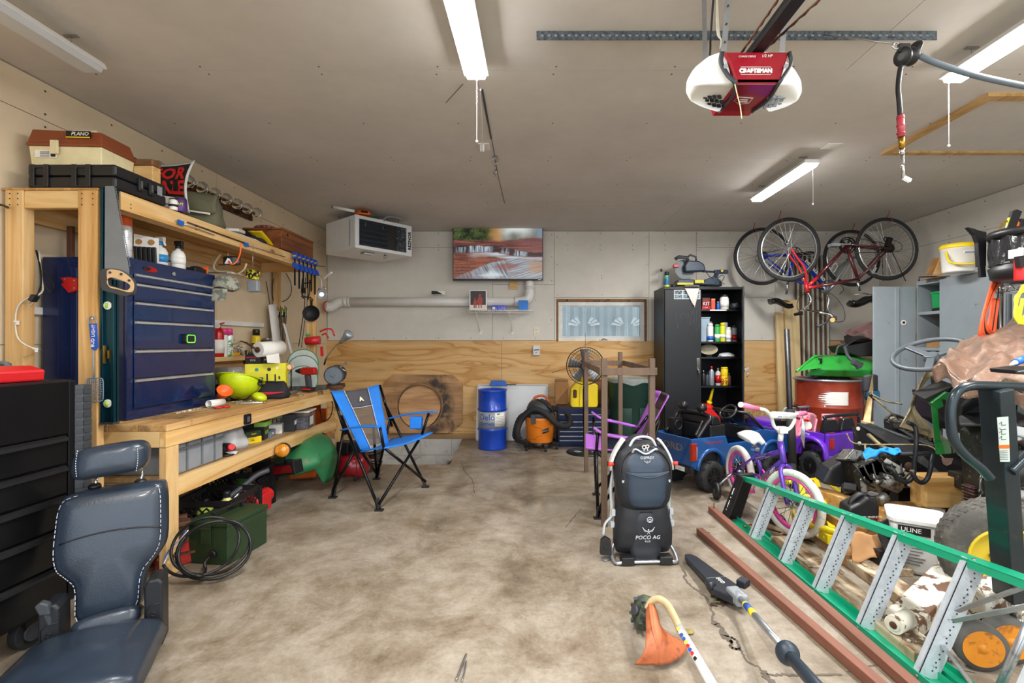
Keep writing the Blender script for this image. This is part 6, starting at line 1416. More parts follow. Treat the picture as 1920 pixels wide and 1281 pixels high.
# dark blue tool chest
t=T('drawer_chest','low dark blue drawer chest with steel drawer pulls against the back wall','tool chest')
a,b_=P(1046,0,5.62).x,P(1142,0,5.62).x;
zt_=P(0,765,5.62).z
E().A(a,b_,5.63,6.09,0,zt_).p('cabinet_body',I('chest_navy','101d42',.3,.2),t,.004)
zs2=[P(0,py,5.62).z for py in(782,790,800,808,817,825)]
for z_1,z_0 in zip([zt_-.07]+zs2[:-1][1:]+[zs2[-1]],zs2[1:]+[.02]):
 d=E().A(a+.02,b_-.02,5.622,5.6295,z_0+.004,z_1).p('drawer',MATS['chest_navy'],t,.001);E().A(a+.022,b_-.022,5.615,5.6215,z_1-.014,z_1-.003).p('pull',MS,d)
E().A(a+.02,b_-.02,5.622,5.6295,zt_-.06,zt_-.012).C(((a+b_)/2,5.622,zt_-.035),((a+b_)/2,5.615,zt_-.035),.01,K=12).p('lid_front',MATS['chest_navy'],t,.001)
CH2=zt_
for o in list(bpy.data.objects):
 if o.name in('tall_carton','flat_carton'):o.location.z=CH2+.001
for nm,top in(('tall_carton',P(0,712,5.95).z),):
 o=bpy.data.objects[nm];o.scale.z=(top-CH2)/(P(0,712,5.95).z-.635)
# yellow fuel can
t=T('fuel_can','yellow plastic diesel can standing on the dark blue drawer chest','fuel can',(P(1094,0,5.75).x,5.76,CH2+.001))
JP=I('can_yellow','f2d410',.35,var=.04)
m=E();o=rr2(.32,.30,.045,4,0,.15);o2=[(-.16+.0,.02),(-.14,0),(.14,0),(.16,.02),(.16,.25),(.145,.27),(.05,.30),(-.08,.30),(-.155,.22)]
m.P([(x,-.12,z)for x,z in o2],(0,.22,0));pt('can_body',m,JP,t,.025,3)
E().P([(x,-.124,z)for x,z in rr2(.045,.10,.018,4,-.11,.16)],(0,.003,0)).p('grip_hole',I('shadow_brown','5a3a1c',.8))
E().C((.0,0,.30),(.0,0,.335),.035,K=20).p('cap',JP);E().T([(-.06,-.1215,.02),(-.05,-.1215,.24),(.05,-.1215,.26)],.004,6).p('rib',JP)
# pedestal fan
Yf=5.30;c_=P(1097,686,Yf);t=T('pedestal_fan','pedestal fan with a black wire cage and grey blades behind the brown stand','fan')
Rf=35*Yf/F_PX;n_=F(0,-1,.0)
m=E()
for k,(rr_,dy)in enumerate(((Rf,0),(Rf,-.05),(Rf*.86,-.075),(Rf*.7,-.085),(Rf*.55,-.09),(Rf*.4,-.092),(Rf*.26,-.093),(Rf*.86,.05),(Rf*.6,.06))):m.O(c_+F(0,dy,0),YY,rr_,.0022 if k>1 else .004,44,5)
for k in rg(44):
 a=2*pi*k/44;e=F(cos(a),0,sin(a));m.T([c_+e*.03+F(0,-.093,0),c_+e*Rf*.6+F(0,-.09,0),c_+e*Rf*.9+F(0,-.07,0),c_+e*Rf+F(0,-.025,0),c_+e*Rf*.85+F(0,.05,0),c_+e*.08+F(0,.065,0)],.0012,4)
pt('cage',m,I('cage_wire','3b332c',.4,.5),t)
for k in rg(4):
 a=pi/2+2*pi*k/4+.05*0+(-.0);a=[pi/2,pi*.93,-2.2,-.75][k];m=E()
 e=F(cos(a),0,sin(a));f_=F(-sin(a),0,cos(a));m.G(lambda u,v:c_+e*(.035+u*Rf*.72)+f_*(v-.5)*(.055+.06*u)+F(0,-.02+.05*(v-.5),0),8,3,.003,True);pt('blade',m,I('blade_grey','8d9094',.35,.3),t)
E().C(c_+F(0,-.05,0),c_+F(0,.0,0),.035,K=20).C(c_+F(0,-.1,0),c_+F(0,-.09,0),.045,.04,20).L([(.06,.0),(.065,.06),(.05,.12),(.0,.14)],c_+F(0,.03,0),YY,20).p('motor',I('motor_purple','3a2b35',.4))
E().C((c_.x,Yf+.10,.02),(c_.x,Yf+.10,c_.z-.02),.012,K=12).C((c_.x,Yf+.10,.3),(c_.x,Yf+.10,.7),.017,K=12).p('pole',MM)
E().L([(.22,0),(.22,.012),(.15,.03),(.03,.045),(.02,.06)],(c_.x+.02,Yf+.05,0),(0,0,1),36).p('base',MK)
m=E();
for dx in(-.10,.07):m.L([(0,.0305),(.045,.0305),(.045,.024)],(c_.x+.02+dx,Yf-.03,.004),(0,0,1),20)
pt('base_spot',m,MG,t)
E().C(c_+zv(Rf),P(1098,625,Yf),.002,K=5).C(c_+F(-Rf,0,-.03),P(1035,699,Yf+.1),.002,K=5).p('guy_wire',CO)
# brown stand
JG=wood('brown_painted_wood','77604f','685342',ax='Z',fine=.5)
t=T('brown_stand','tall open stand of brown painted wood with four legs and a top rim','stand')
xa,xb=P(1133,0,3.2).x,P(1222,0,3.2).x;ya,yb=3.2,4.54;xa2,xb2=P(1099,0,4.54).x,P(1163,0,4.54).x
for x,y,zt_ in((xa,ya,P(0,672,3.2).z),(xb,ya,P(0,672,3.2).z),(xa2,yb,P(0,660,4.54).z),(xb2,yb,P(0,660,4.54).z)):E().A(x-.019,x+.019,y-.019,y+.019,0,zt_).p('leg',JG,t,.002)
zr1,zr0=P(0,690,3.18).z,P(0,703.5,3.18).z
E().A(xa-.02,xb+.02,ya-.032,ya-.0195,zr0,zr1).p('rail',JG,t,.002);E().A(xa2-.02,xb2+.02,yb-.032,yb-.0195,zr0,zr1).p('rail',JG,t,.002)
for(p,q_)in(((xa-.026,ya-.02),(xa2-.026,yb+.02)),((xb+.026,ya-.02),(xb2+.026,yb+.02))):E().B((p[0],p[1],(zr0+zr1)/2),(q_[0],q_[1],(zr0+zr1)/2),.012,zr1-zr0).p('rail',JG,t,.002)
# green waste bin with a clear liner
JL=I('bin_green','1f4038',.5,var=.06)
c_=at(1179,5.62);t=T('trash_bin','dark green round waste bin with a clear liner behind the brown stand','trash bin',(c_.x,5.62,0));Hb=P(0,712,5.4).z;Rb=.245
pr=[(Rb*.78,0),(Rb*.80,.02),(Rb*.93,Hb*.72),(Rb*.97,Hb*.73),(Rb*.98,Hb*.93),(Rb*1.02,Hb*.94),(Rb*1.03,Hb),(Rb*.97,Hb),(Rb*.9,Hb*.8),(0,Hb*.75)]
E().L(pr,K=40).p('bin_body',JL)
for an in(-2.1,-1.2):E().G(lambda u,v:(((.83+.07*v)*Rb+.006)*cos(an+.5*u),((.83+.07*v)*Rb+.006)*sin(an+.5*u),Hb*(.2+.4*v)),8,3,-.006).p('panel',JL,t,.002)
E().G(lambda u,v:((Rb*1.03+.006+.004*sin(u*60))*cos(2*pi*u),(Rb*1.03+.006+.004*sin(u*47))*sin(2*pi*u),Hb+.006-(.05+.012*sin(6*pi*u)+.01*sin(14*pi*u))*v),90,4).L([(Rb*1.035,Hb+.004),(Rb*.96,Hb+.006),(Rb*.93,Hb*.85)],K=60,caps=False).p('liner',I('liner_film','c8ccc6',.15,alpha=.42,bump=1,bs=25))
# purple camp chair: behind the brown stand, facing left
Jv=I('chair_purple_cloth','a85fc4',.6,bump=.1,bs=200,var=.06)
g1,g2,g3,g4=PF(1121,973),PF(1118,928),PF(1195,950),PF(1215,925)
q=P
J=dict(tubes=[('leg',g1+zv(.01),q(1148,880,3.30)),('leg',g1+zv(.01),q(1118,845,3.36)),('leg',g2+zv(.01),q(1113,790,3.85)),('leg',F(g3.x,g3.y,.01),q(1236,790,3.35)),('leg',F(g4.x,g4.y+.2,.01),q(1238,770,3.8)),
 ('cross_tube',g2+zv(.05),q(1165,870,3.8)),('arm_post',q(1121,812,3.36),q(1118,848,3.36)),('arm_post',q(1112,783,3.9),q(1117,850,3.8)),('back_post',q(1236,785,3.34),q(1200,850,3.36)),('back_post',q(1185,820,3.7),q(1215,780,3.75)),('cross_tube',F(g3.x,g3.y,.05),q(1120,846,3.36)),('cross_tube',g1+zv(.05),q(1200,850,3.38))],
 feet=[(g1,(.1,0,1)),(g2,(.1,0,1)),(F(g3.x,g3.y,0),(.1,0,1)),(F(g4.x,g4.y+.2,0),(.1,0,1))])
t=camp_chair('camping_chair','purple folding camp chair with a dark mesh back behind the brown stand',Jv,JO,J,Je)
bb0,bb1,bb2,bb3=q(1200,843,3.36),q(1178,838,3.85),q(1228,732,3.9),q(1254,745,3.42)
def pb(u,v,d=0):return bb0.lerp(bb1,u).lerp(bb3.lerp(bb2,u),v)+F(.04*sin(pi*u)+d,0,0)
E().G(lambda u,v:pb(.26*u,v),5,12,.008).p('backrest',Jv);E().G(lambda u,v:pb(.74+.26*u,v),5,12,.008).p('backrest',Jv)
E().G(lambda u,v:pb(.26+.48*u,.72+.28*v),6,6,.006).p('back_panel',I('dark_brown_cloth','3b2a30',.8));E().G(lambda u,v:pb(.26+.48*u,.05+.67*v),6,8,.003).p('mesh_panel',Je)
sq=[q(1098,838,3.36),q(1200,848,3.36),q(1178,838,3.85),q(1098,830,3.85)]
E().G(lambda u,v:sq[0].lerp(sq[1],u).lerp(sq[3].lerp(sq[2],u),v)+zv(-.02*sin(pi*v)),10,10,.012).p('seat',Jv)
E().P([q(1098,814,3.36),q(1131,818,3.36),q(1131,846,3.36),q(1098,842,3.36)],(0,.012,0)).p('seat_flap',Jv)
for a,b_ in((q(1114,806,3.36),q(1214,822,3.36)),(q(1110,776,3.88),q(1203,797,3.85))):
 E().G(lambda u,v:a.lerp(b_,u)+F(0,(v-.5)*.075*min(1,sin(pi*min(.98,.06+u))*2.2),.02*sin(pi*min(1,u*3))*0-.035*min(1,u*5)+.02),14,4,.014).p('armrest',Jv)
m=E();c_=q(1152,828,3.38);m.A(c_.x-.07,c_.x+.05,3.36,3.44,c_.z-.08,c_.z+.04);pt('pocket',m,I('navy_cloth','1d2238',.8),t,.008)
# == black steel cabinet with one open door
KX0,KX1,KY0,KY1,KZ=1.416,2.315,5.50,5.96,P(0,538,5.5).z
KB=I('cabinet_black','17191d',.42,.2,c2='31353c',W=(.66,.72),vs=16)
t=T('metal_cabinet','tall black steel cabinet with its right door open showing shelves','cabinet')
E().A(KX0,KX0+.01,KY0,KY1,.0,KZ).p('side_panel',KB,t,.002)
E().A(KX1-.01,KX1,KY0,KY1,.0,KZ).p('side_panel',KB,t,.002)
E().A(KX0+.0105,KX1-.0105,KY1-.01,KY1,.0,KZ-.011).p('back_panel',KB)
E().A(KX0+.0105,KX1-.0105,KY0,KY1-.0105,KZ-.03,KZ).p('top_panel',KB,t,.002);E().A(KX0+.0105,KX1-.0105,KY0,KY1-.0105,.05,.06).p('bottom_panel',KB,t,.002)
KM=P(1314,0,5.5).x
dr=E().A(KX0+.011,KM,KY0-.018,KY0-.0005,.04,KZ-.035).p('door',KB,t,.003)
E().A(KM-.055,KM-.02,KY0-.03,KY0-.0185,P(0,694,5.48).z,P(0,671,5.48).z).T([(KM-.038,KY0-.03,P(0,690,5.48).z),(KM-.036,KY0-.05,P(0,698,5.48).z),(KM-.036,KY0-.045,P(0,703,5.48).z)],.006,6).p('handle',MC,dr)
m=E();xx0=P(1264,0,5.48).x;z1,z0=P(0,544,5.48).z,P(0,561,5.48).z
m.A(xx0,P(1313,0,5.48).x,KY0-.0195,KY0-.0185,z0,z1);st=pt('sticker_sheet',m,MP,dr)
m=E()
for k in rg(3):
 for j in rg(2):x=xx0+.006+k*.097;zz=z0+.005+j*.05;m.A(x,x+.088,KY0-.0205,KY0-.0197,zz,zz+.042)
pt('sticker_picture',m,I('sticker_print','6f8b9a',.5,c2='25303a',vs=30,W=(.48,.52)),st)
m=E()
for k in rg(5):
 pts=Q([P(1270+k*9+random.uniform(-5,5),590+random.uniform(-8,30),5.4795)for _ in rg(4)],5);m.T([F(p.x,KY0-.0188,p.z)for p in pts],.0009,4)
sx_=pt('chalk_scratch',m,I('scratch_grey','6c7178',.8),dr);sx_['kind']='stuff'
# open door swung towards the room
d2=E().P([(KX1-.018,KY0-.004,.04),(KX1-.001,KY0-.004,.04),(KX1-.156,KY0-.41,.04),(KX1-.172,KY0-.404,.04)],(0,0,KZ-.075)).p('door',KB,t,.003)
E().B((KX1-.145,KY0-.38,P(0,694,5.1).z),(KX1-.10,KY0-.38,P(0,690,5.1).z),.02,.03).T([(KX1-.12,KY0-.38,P(0,700,5.1).z),(KX1-.09,KY0-.38,P(0,703,5.1).z),(KX1-.12,KY0-.38,P(0,708,5.1).z)],.005,6).p('handle',MS,d2)
shz=[P(0,py,5.52).z for py in(580,641,670,724)]
for z in shz:E().A(KM+.002,KX1-.012,KY0+.02,KY1-.012,z-.02,z).p('shelf',KB,t,.002)
E().A(KM+.11,KM+.30,KY0+.0185,KY0+.0195,shz[0]-.016,shz[0]-.004).p('tape_label',MP)
E().A(KM-.004,KM+.0015,KY0+.03,KY1-.012,.06,KZ-.031).p('divider',KB)
t=T('white_rag','white rag hanging over the top edge of the black cabinet door','rag')
R0,R1,R2=P(1284,541,5.47),P(1311,541,5.47),P(1303,577,5.47)
m=E();m.G(lambda u,v:R0.lerp(R1,u).lerp(P(1292,560,5.47).lerp(R2,u*.5+.5),v)+F(0,-.008*sin(9*u+3*v)*(.4+v),0),12,10,.004)
pt('cloth',m,I('rag_cloth','e4dcd2',.9,bump=.3),t);E().G(lambda u,v:F(R0.x+(R1.x-R0.x)*u,5.462+.06*v,KZ+.003+.006*(1-v)),8,3,.003).p('fold',MATS['rag_cloth'])
# goods on the cabinet shelves
def g(px):return P(px,0,5.6).x
Ys=5.6;z=shz[0]+.001
bottle('supply_jar',g(1358),5.60,z,.05,.17,MW,MK,'white jar with a black lid and shoulders on the top shelf of the black cabinet','jar',.75,.8,band=MP)
ct_('red_carton',(g(1326),5.68,z),(.09,.10,.14),I('box_maroon','7c1f22',.5),'dark red carton at the back of the top cabinet shelf',letter='KIT',lm=LW);ct_('tan_carton',(g(1336),5.60,z),(.045,.05,.125),I('box_coral','d2543a',.5),'coral coloured upright carton on the top cabinet shelf',tape=MW)
ct_('flat_red_carton',(g(1321),5.58,z),(.10,.08,.035),RP,'flat red packet at the front left of the top cabinet shelf',letter='STOP',lm=LW)
bottle('blue_vial',g(1345),5.58,z,.017,.09,BU,MW,'small blue bottle with a white cap between the cartons on the top cabinet shelf')
t=T('grey_cup','grey cup lying on its side at the right of the top cabinet shelf','cup');m=E();c_=F(g(1371),5.6,z+.042);m.C(c_,c_+F(.09,.02,0),.03,.041,22);pt('cup_body',m,MD,t);E().O(c_+F(.09,.02,0),(1,.22,0),.04,.003,22,6).p('rim',MG)
z=shz[1]+.001
t=T('plastic_tub','tall translucent bluish tub at the left of the second cabinet shelf','tub',(g(1321),5.66,z));m=E();tap(m,-.05,.05,-.06,.06,0,.27,.008);pt('tub_body',m,I('tub_blue_grey','9fb4c4',.3,alpha=.9),t,.004);E().A(-.064,.064,-.074,.074,.2705,.284).p('tub_rim',MATS['tub_blue_grey'],t,.002)
for k,(px,r,h,body,cap,lb,dy)in enumerate([(1330,.034,.21,MW,MW,'white and blue spray can, first in the row on the second cabinet shelf',0),(1343,.030,.20,I('can_green','3fae5a',.4),Jl,'green spray can in the row on the second cabinet shelf',0),(1353,.030,.215,I('can_lime','d9dc3c',.4),MY,'lime yellow spray can in the row on the second cabinet shelf',.0),(1364,.031,.165,MW,MW,'shorter white spray can in the row on the second cabinet shelf',0),(1375,.030,.19,MG,MK,'grey spray can with a dark cap at the right end of the second cabinet shelf',0)]):
 can('spray_can',g(px),5.57+dy,z,r,h,body,cap,lb,'spray can',band=[BU,MP,MW,I('pale_label','d8dfe6',.5),RP][k],bandz=[(.1,.35),(.2,.5),(.25,.45),(.2,.5),(.1,.5)][k],caph=.15)
can('paint_tin',g(1368),5.75,z,.045,.23,I('can_skyblue','8fb7d8',.4),MW,'tall pale blue can behind the row on the second cabinet shelf','can');can('paint_tin',g(1338),5.77,z,.05,.24,I('can_olive','b5b04a',.5),MW,'yellow and cream tub behind the row on the second cabinet shelf','can',caph=.12)
z=shz[2]+.001
t=T('bowl','beige funnel shaped dish lying on the third cabinet shelf','dish');E().L([(.02,0),(.05,.01),(.10,.05),(.095,.05),(.05,.016),(.0,.008)],(g(1330),5.62,z+.048),(-.2,-.55,.8),26,caps=False).p('dish_body',I('beige_plastic','b3aa92',.5));E().A(g(1330)-.03,g(1330)+.03,5.6,5.68,z,z+.03).p('foot',MD)
t=T('rag_heap','crumpled white plastic on the third cabinet shelf','rag',(g(1363),5.62,z));m=E();sack(m,[(.09,.05,0),(.095,.06,.012),(.07,.04,.03),(.03,.02,.045)],24,.2,1);pt('cloth',m,Jn,t);E().T([(-.08,-.05,.012),(-.04,-.06,.02),(.02,-.055,.014),(.07,-.06,.01)],.008,6).p('cloth_fold',MP)
z=shz[3]+.001
for px,r,h,b_,c_,lb in((1318,.026,.17,MK,MS,'black bottle at the left end of the fourth cabinet shelf'),(1325,.024,.15,MD,MK,'dark grey bottle second from the left on the fourth cabinet shelf'),(1333,.030,.22,I('bottle_silver','9aa3ac',.35,.4),ME,'silver bottle with a red cap on the fourth cabinet shelf'),(1345,.030,.20,I('bottle_grey_red','c8c2be',.4),MS,'grey bottle with a tall pointed neck on the fourth cabinet shelf')):bottle('additive_bottle',g(px),5.58,z,r,h,b_,c_,lb,neck=.35,band=RP if px==1345 else None)
can('grease_tin',g(1357),5.58,z,.042,.11,I('tin_yellow_print','e3c81e',.4,c2='a8321e',vs=30,W=(.5,.52)),MY,'yellow and red printed tin, lower one of two stacked on the fourth cabinet shelf','tin',capr=.99,caph=.06,letter='CX',lm=LK);can('grease_tin',g(1357),5.58,z+.112,.040,.10,MY,MY,'plain yellow tin stacked on the printed tin in the black cabinet','tin',capr=1.0,caph=.15)
bottle('additive_bottle',g(1367),5.6,z,.024,.14,MU,MS,'small brown bottle at the right end of the fourth cabinet shelf')
t=T('gas_can','red plastic gas can with a yellow spout on the bottom of the black cabinet','fuel can',(P(1325,0,5.55).x+.05,5.62,.061));zz=P(0,759,5.55).z-.061
E().P([(-.10,-.09,0),(.11,-.09,0),(.12,-.09,zz*.5),(.09,-.09,zz*.85),(.0,-.09,zz),(-.09,-.09,zz)],(0,.20,0)).p('can_body',I('gas_red','d8231f',.35),t,.03,3);E().C((.0,0,zz),(.01,0,zz+.03),.03,K=16).C((.01,0,zz+.03),(.05,0,zz+.18),.02,.012,14).p('spout',MY)
# on top of the black cabinet
zc_=KZ+.001
bottle('glass_sprayer',P(1240,0,5.62).x,5.62,zc_,.03,.22,CL,MK,'clear bottle with a black trigger top at the left corner of the black cabinet top',neck=.3)
can('sanitizer_spray',P(1250,0,5.58).x,5.58,zc_,.03,.18,I('can_blue_green','2f66b0',.35,c2='6cc24a',vs=10,W=(.5,.55)),I('cap_navy','122047',.3),'blue and green spray can with a navy cap on top of the black cabinet','spray can',band=LI,bandz=(0.02,.2))
t=T('miter_saw','dark blue sliding miter saw lying on top of the black cabinet','saw')
JQ=I('saw_blue','2e3d50',.4,.1);sw=lambda px,py,Y=5.68:P(px,py,Y)
E().P([sw(1271,534),sw(1335,534),sw(1355,536),sw(1352,525),sw(1338,518),sw(1328,522),sw(1318,530),sw(1300,524),sw(1272,524)],(0,.18,0)).p('base_casting',JQ,t,.008)
E().P([sw(1303,531,5.655),sw(1320,531,5.655),sw(1320,525,5.655),sw(1303,525,5.655)],(0,.02,0)).P([sw(1270,534,5.655),sw(1300,534,5.655),sw(1300,530,5.655),sw(1270,530,5.655)],(0,.02,0)).p('scale',I('scale_yellow','d8cf3a',.5),t,.002)
m=E();c_=sw(1284,505,5.75);m.C(c_,c_+F(0,.004,0),.115,K=44);pt('blade',m,I('blade_steel','6d7276',.5,.3),t)
E().L([(.135,-.02),(.14,.0),(.135,.03),(.10,.035)],c_,YY,30,caps=False).p('blade_guard',I('guard_clear','aab0b4',.2,alpha=.12))
E().P([sw(1286,510,5.66),sw(1310,509,5.66),sw(1324,508,5.66),sw(1321,495,5.66),sw(1311,489,5.66),sw(1290,488,5.66),sw(1284,498,5.66)],(0,.10,0)).p('motor_housing',JQ,t,.015)
E().T([sw(1266,486,5.68),sw(1272,482,5.68),sw(1287,483,5.68),sw(1290,489,5.68)],.02,10).T([sw(1288,484,5.68),sw(1294,478,5.68),sw(1305,482,5.68),sw(1305,490,5.68)],.012,8).p('handle',MD)
E().X(sw(1267,499,5.68),(.06,.05,.035)).p('laser_box',ME,t,.005)
E().C(sw(1316,509,5.72),sw(1342,510,5.74),.012,K=10).B(sw(1340,510,5.72),sw(1364,510,5.74),.04,.05).B(sw(1345,510,5.72),sw(1340,524,5.74),.03,.05).p('slide_arm',JQ,t,.006)
E().C(sw(1354,508,5.69),sw(1354,508,5.68),.014,K=14).p('lock_knob',MATS['scale_yellow'])
E().T(Q([sw(1322,507),sw(1332,520),sw(1350,528),sw(1358,533,5.6)],6),.004,6).T(Q([sw(1348,534,5.6),sw(1358,520,5.62),sw(1352,517,5.62),sw(1346,524,5.6),sw(1352,534,5.6)],6),.004,6).p('power_cord',CO)
t=T('parts_tin','small black tin beside the saw base on the black cabinet','tin',(P(1262,0,5.62).x,5.6,zc_));E().L([(.03,0),(.032,.03),(.028,.032)],K=18).p('tin_body',MK);E().E((0,0,.035),(.03,.03,.012)).p('lid',MD)
# == bicycles hung upside down
Jf=I('tyre_rubber','2a2a2b',.8,bump=.2,bs=120);Jr=I('rim_alu','c3c6c8',.25,.9);SK=I('spoke','c8cacc',.25,.95);M_saddle=I('saddle_black','16171a',.35,coat=.3)
def wheel(name,par,c,ax,Rr_,tyre,rim,spoke,nsp=32,tw=.019,hubm=None,thick=1.0):
 c,ax=V(c),V(ax).normalized();x,y,d=E().frame(ax)
 m=E();m.O(c,ax,Rr_-tw,tw,56,10);w_=pt(name,m,tyre,par)
 E().L([(Rr_-2*tw-.014,-.010*thick),(Rr_-2*tw+.002,-.013*thick),(Rr_-2*tw+.002,.013*thick),(Rr_-2*tw-.014,.010*thick),(Rr_-2*tw-.014,-.010*thick)],c,ax,56,caps=False).p('rim',rim,w_)
 m=E()
 for k in rg(nsp):
  a=2*pi*k/nsp;e=x*cos(a)+y*sin(a);sd=1 if k%2 else-1;a2=a+(.9 if(k//2)%2 else-.9);h_=(x*cos(a2)+y*sin(a2))*.022+ax*.028*sd;m.C(c+h_,c+e*(Rr_-2*tw-.012),0.0021,K=4,caps=False)
 pt('spokes',m,spoke,w_)
 E().C(c-ax*.045,c+ax*.045,.014,K=14).C(c-ax*.032,c-ax*.026,.026,K=16).C(c+ax*.026,c+ax*.032,.026,K=16).p('hub',hubm or MS,w_)
 return w_
def tubes(par,nm,segs,m_,r=.014):
 for s_ in segs:
  m=E();rr_=s_[2]if len(s_)>2 else r;m.C(s_[0],s_[1],rr_,K=12);pt(nm,m,m_,par)
Yr=5.20;q=lambda px,py,Y=Yr:P(px,py,Y)
t=T('bicycle','red and maroon bicycle hung upside down by its wheels nearest the camera','bicycle')
M_mar=I('bike_maroon','5a1a24',.3,.2,coat=.5,c2='9a8f8c',W=(.66,.68),vs=22);JC=I('bike_red','c8202a',.25,.1,coat=.6)
fh,rh=q(1479,468),q(1662,467);wr=.34
wheel('front_wheel',t,fh,(0,1,.06),wr,Jf,Jr,SK);wheel('rear_wheel',t,rh,(0,1,-.03),wr,Jf,Jr,SK,hubm=MM)
bb_=q(1589,460);st_=q(1607,524)
tubes(t,'frame_tube',[(q(1515,537),q(1533,520),.019),(q(1513,540),q(1540,536),.016)],JC)
tubes(t,'frame_tube',[(q(1533,520),bb_,.019),(q(1540,536),st_,.016),(q(1588,464),q(1610,528),.017),(bb_+F(0,.04,0),rh+F(0,.05,0),.011),(bb_-F(0,.04,0),rh-F(0,.05,0),.011),(st_+F(0,.03,0),rh+F(0,.05,0),.009),(st_-F(0,.03,0),rh-F(0,.05,0),.009)],M_mar)
for s_ in(-1,1):
 E().T(Q([fh+F(0,s_*.05,0),q(1490,485)+F(0,s_*.05,0),q(1503,502)+F(0,s_*.048,0),q(1509,520)+F(0,s_*.03,0),q(1511,532)+F(0,s_*.0,0)],5),.012,10).p('fork_blade',JC)
tubes(t,'head_tube',[(q(1511,530),q(1514,549),.021)],JC)
E().T(Q([q(1514,549),q(1519,558),q(1520,566),q(1513,574),q(1508,580)],5),.014,10).p('stem',MC)
E().T(Q([q(1508,580,5.20),q(1535,586,5.0),q(1556,590,4.95),q(1566,600,4.9)],6),.012,10).T(Q([q(1508,580,5.2),q(1500,584,5.4),q(1496,590,5.5)],6),.012,10).p('handlebar',MC)
for a,b_ in((q(1531,585,5.03),q(1553,587,4.96)),(q(1490,590,5.5),q(1504,587,5.42))):E().C(a,b_,.018,K=14).p('grip',MK)
E().T(Q([q(1540,548,5.18),q(1560,552,5.1),q(1580,575,5.0),q(1584,598,4.95),q(1574,604,4.9),q(1560,602,4.9)],6),.0035,6).T(Q([q(1516,545),q(1498,560,5.1),q(1495,578,5.1),q(1506,590,5.1)],6),.0035,6).p('brake_cable',CO)
E().T([q(1556,596,4.95),q(1548,606,4.93),q(1532,613,4.93)],.010,8).X(q(1563,597,4.92),(.05,.03,.04)).p('brake_lever',MD)
E().C(q(1561,600,4.88),q(1561,600,4.865),.022,K=18).p('reflector',I('amber_reflector','d8962c',.2,coat=.6))
m=E();m.O(bb_,YY,.085,.006,36,6,2);m.O(bb_+F(0,.012,0),YY,.065,.006,30,6,2)
for k in rg(5):a=2*pi*k/5;m.B(bb_,bb_+F(cos(a),0,sin(a))*.085,.014,.008,YY)
cr_=pt('chainring',m,MM,t)
E().B(bb_-F(0,.05,0),q(1566,460)-F(0,.05,0),.022,.014).B(bb_+F(0,.05,0),q(1612,452)+F(0,.06,0),.022,.014).p('crank_arm',MA,cr_);E().X(q(1564,460,5.1),(.09,.08,.03)).p('pedal',MG,cr_)
E().T([bb_+F(.02,-.03,.085),rh+F(0,-.03,.045)],.004,6).T([bb_+F(.02,-.03,-.085),rh+F(.02,-.03,-.04)],.004,6).p('chain',MU)
E().L([(.05,-.055),(.045,-.045),(.035,-.03),(.02,-.028)],rh,YY,24).X(rh+F(-.02,-.06,.06),(.05,.03,.10),(0,.3,0)).O(q(1661,449,5.15),YY,.022,.006,18,6).p('derailleur',MM)
E().T(Q([q(1670,448,5.15),q(1690,458,5.12),q(1688,470,5.12),q(1672,472,5.13)],6),.003,6).p('brake_cable',CO)
E().C(st_,q(1612,546),.014,K=12).p('seat_post',MC)
def saddle(par,c,dx,L=.26):
 E().G(lambda u,v:c+F(dx*(u-.5)*L,(v-.5)*(.05+.10*(1-u)**1.5),-.035-.02*sin(pi*v)+.02*cos(pi*u)+.012*sin(2*pi*u)),14,8,-.055*1.0).p('saddle',M_saddle,par)
 E().T([c+F(dx*-.08,.02,.0),c+F(0,.02,.02),c+F(dx*.08,.02,.0)],.004,6).T([c+F(dx*-.08,-.02,.0),c+F(0,-.02,.02),c+F(dx*.08,-.02,.0)],.004,6).p('saddle_rail',MS,par)
saddle(t,q(1618,553),-1)
tubes(t,'rear_rack',[(rh+F(0,.07,-.02),q(1656,527),.004),(rh+F(0,-.07,-.02),q(1698,527,5.1),.004)],MM)
E().T(Q([q(1600,528),q(1630,520),q(1640,505),q(1642,496)],6),.004,6).X(q(1636,508),(.03,.05,.08),(0,.5,0)).p('brake_arm',MA)
Yb_=5.75;qb=lambda px,py,Y=Yb_:P(px,py,Y)
t=T('bicycle','blue bicycle with a silver fork hung upside down behind the red one','bicycle')
M_bb=I('bike_blue','1a35b5',.25,.15,coat=.6)
rb2,fb2=qb(1429,481),qb(1597,484)
wheel('rear_wheel',t,rb2,(0,1,.04),.34,Jf,Jr,SK,hubm=MM);wheel('front_wheel',t,fb2,(0,1,-.05),.34,Jf,Jr,SK)
bbb=qb(1490,477);sb=qb(1478,522)
tubes(t,'frame_tube',[(bbb,qb(1543,533),.022),(sb,qb(1545,542),.018),(bbb,sb,.017),(bbb+F(0,.05,0),rb2+F(0,.06,0),.011),(bbb-F(0,.05,0),rb2-F(0,.06,0),.011),(qb(1470,514)+F(0,.04,0),rb2+F(0,.06,0),.010),(qb(1470,514)-F(0,.04,0),rb2-F(0,.06,0),.010)],M_bb)
d_=(qb(1543,533)-bbb).normalized();U('lettering','DENALI PRO',.045,LW,t,(qb(1526,508)+F(0,-.024,0)),d_,zv(1)-d_*d_.z,.001,sx=1.3,bold=.001)
for s_ in(-1,1):E().T([fb2+F(0,s_*.055,0),qb(1580,500)+F(0,s_*.055,0),qb(1558,536)+F(0,s_*.05,0),qb(1549,548)+F(0,s_*.02,0)],[.014,.016,.018,.016],10).p('fork_blade',MA)
tubes(t,'head_tube',[(qb(1541,530),qb(1550,552),.023)],MA)
E().C(sb,qb(1474,552),.014,K=12).p('seat_post',MC);saddle(t,qb(1466,566),1)
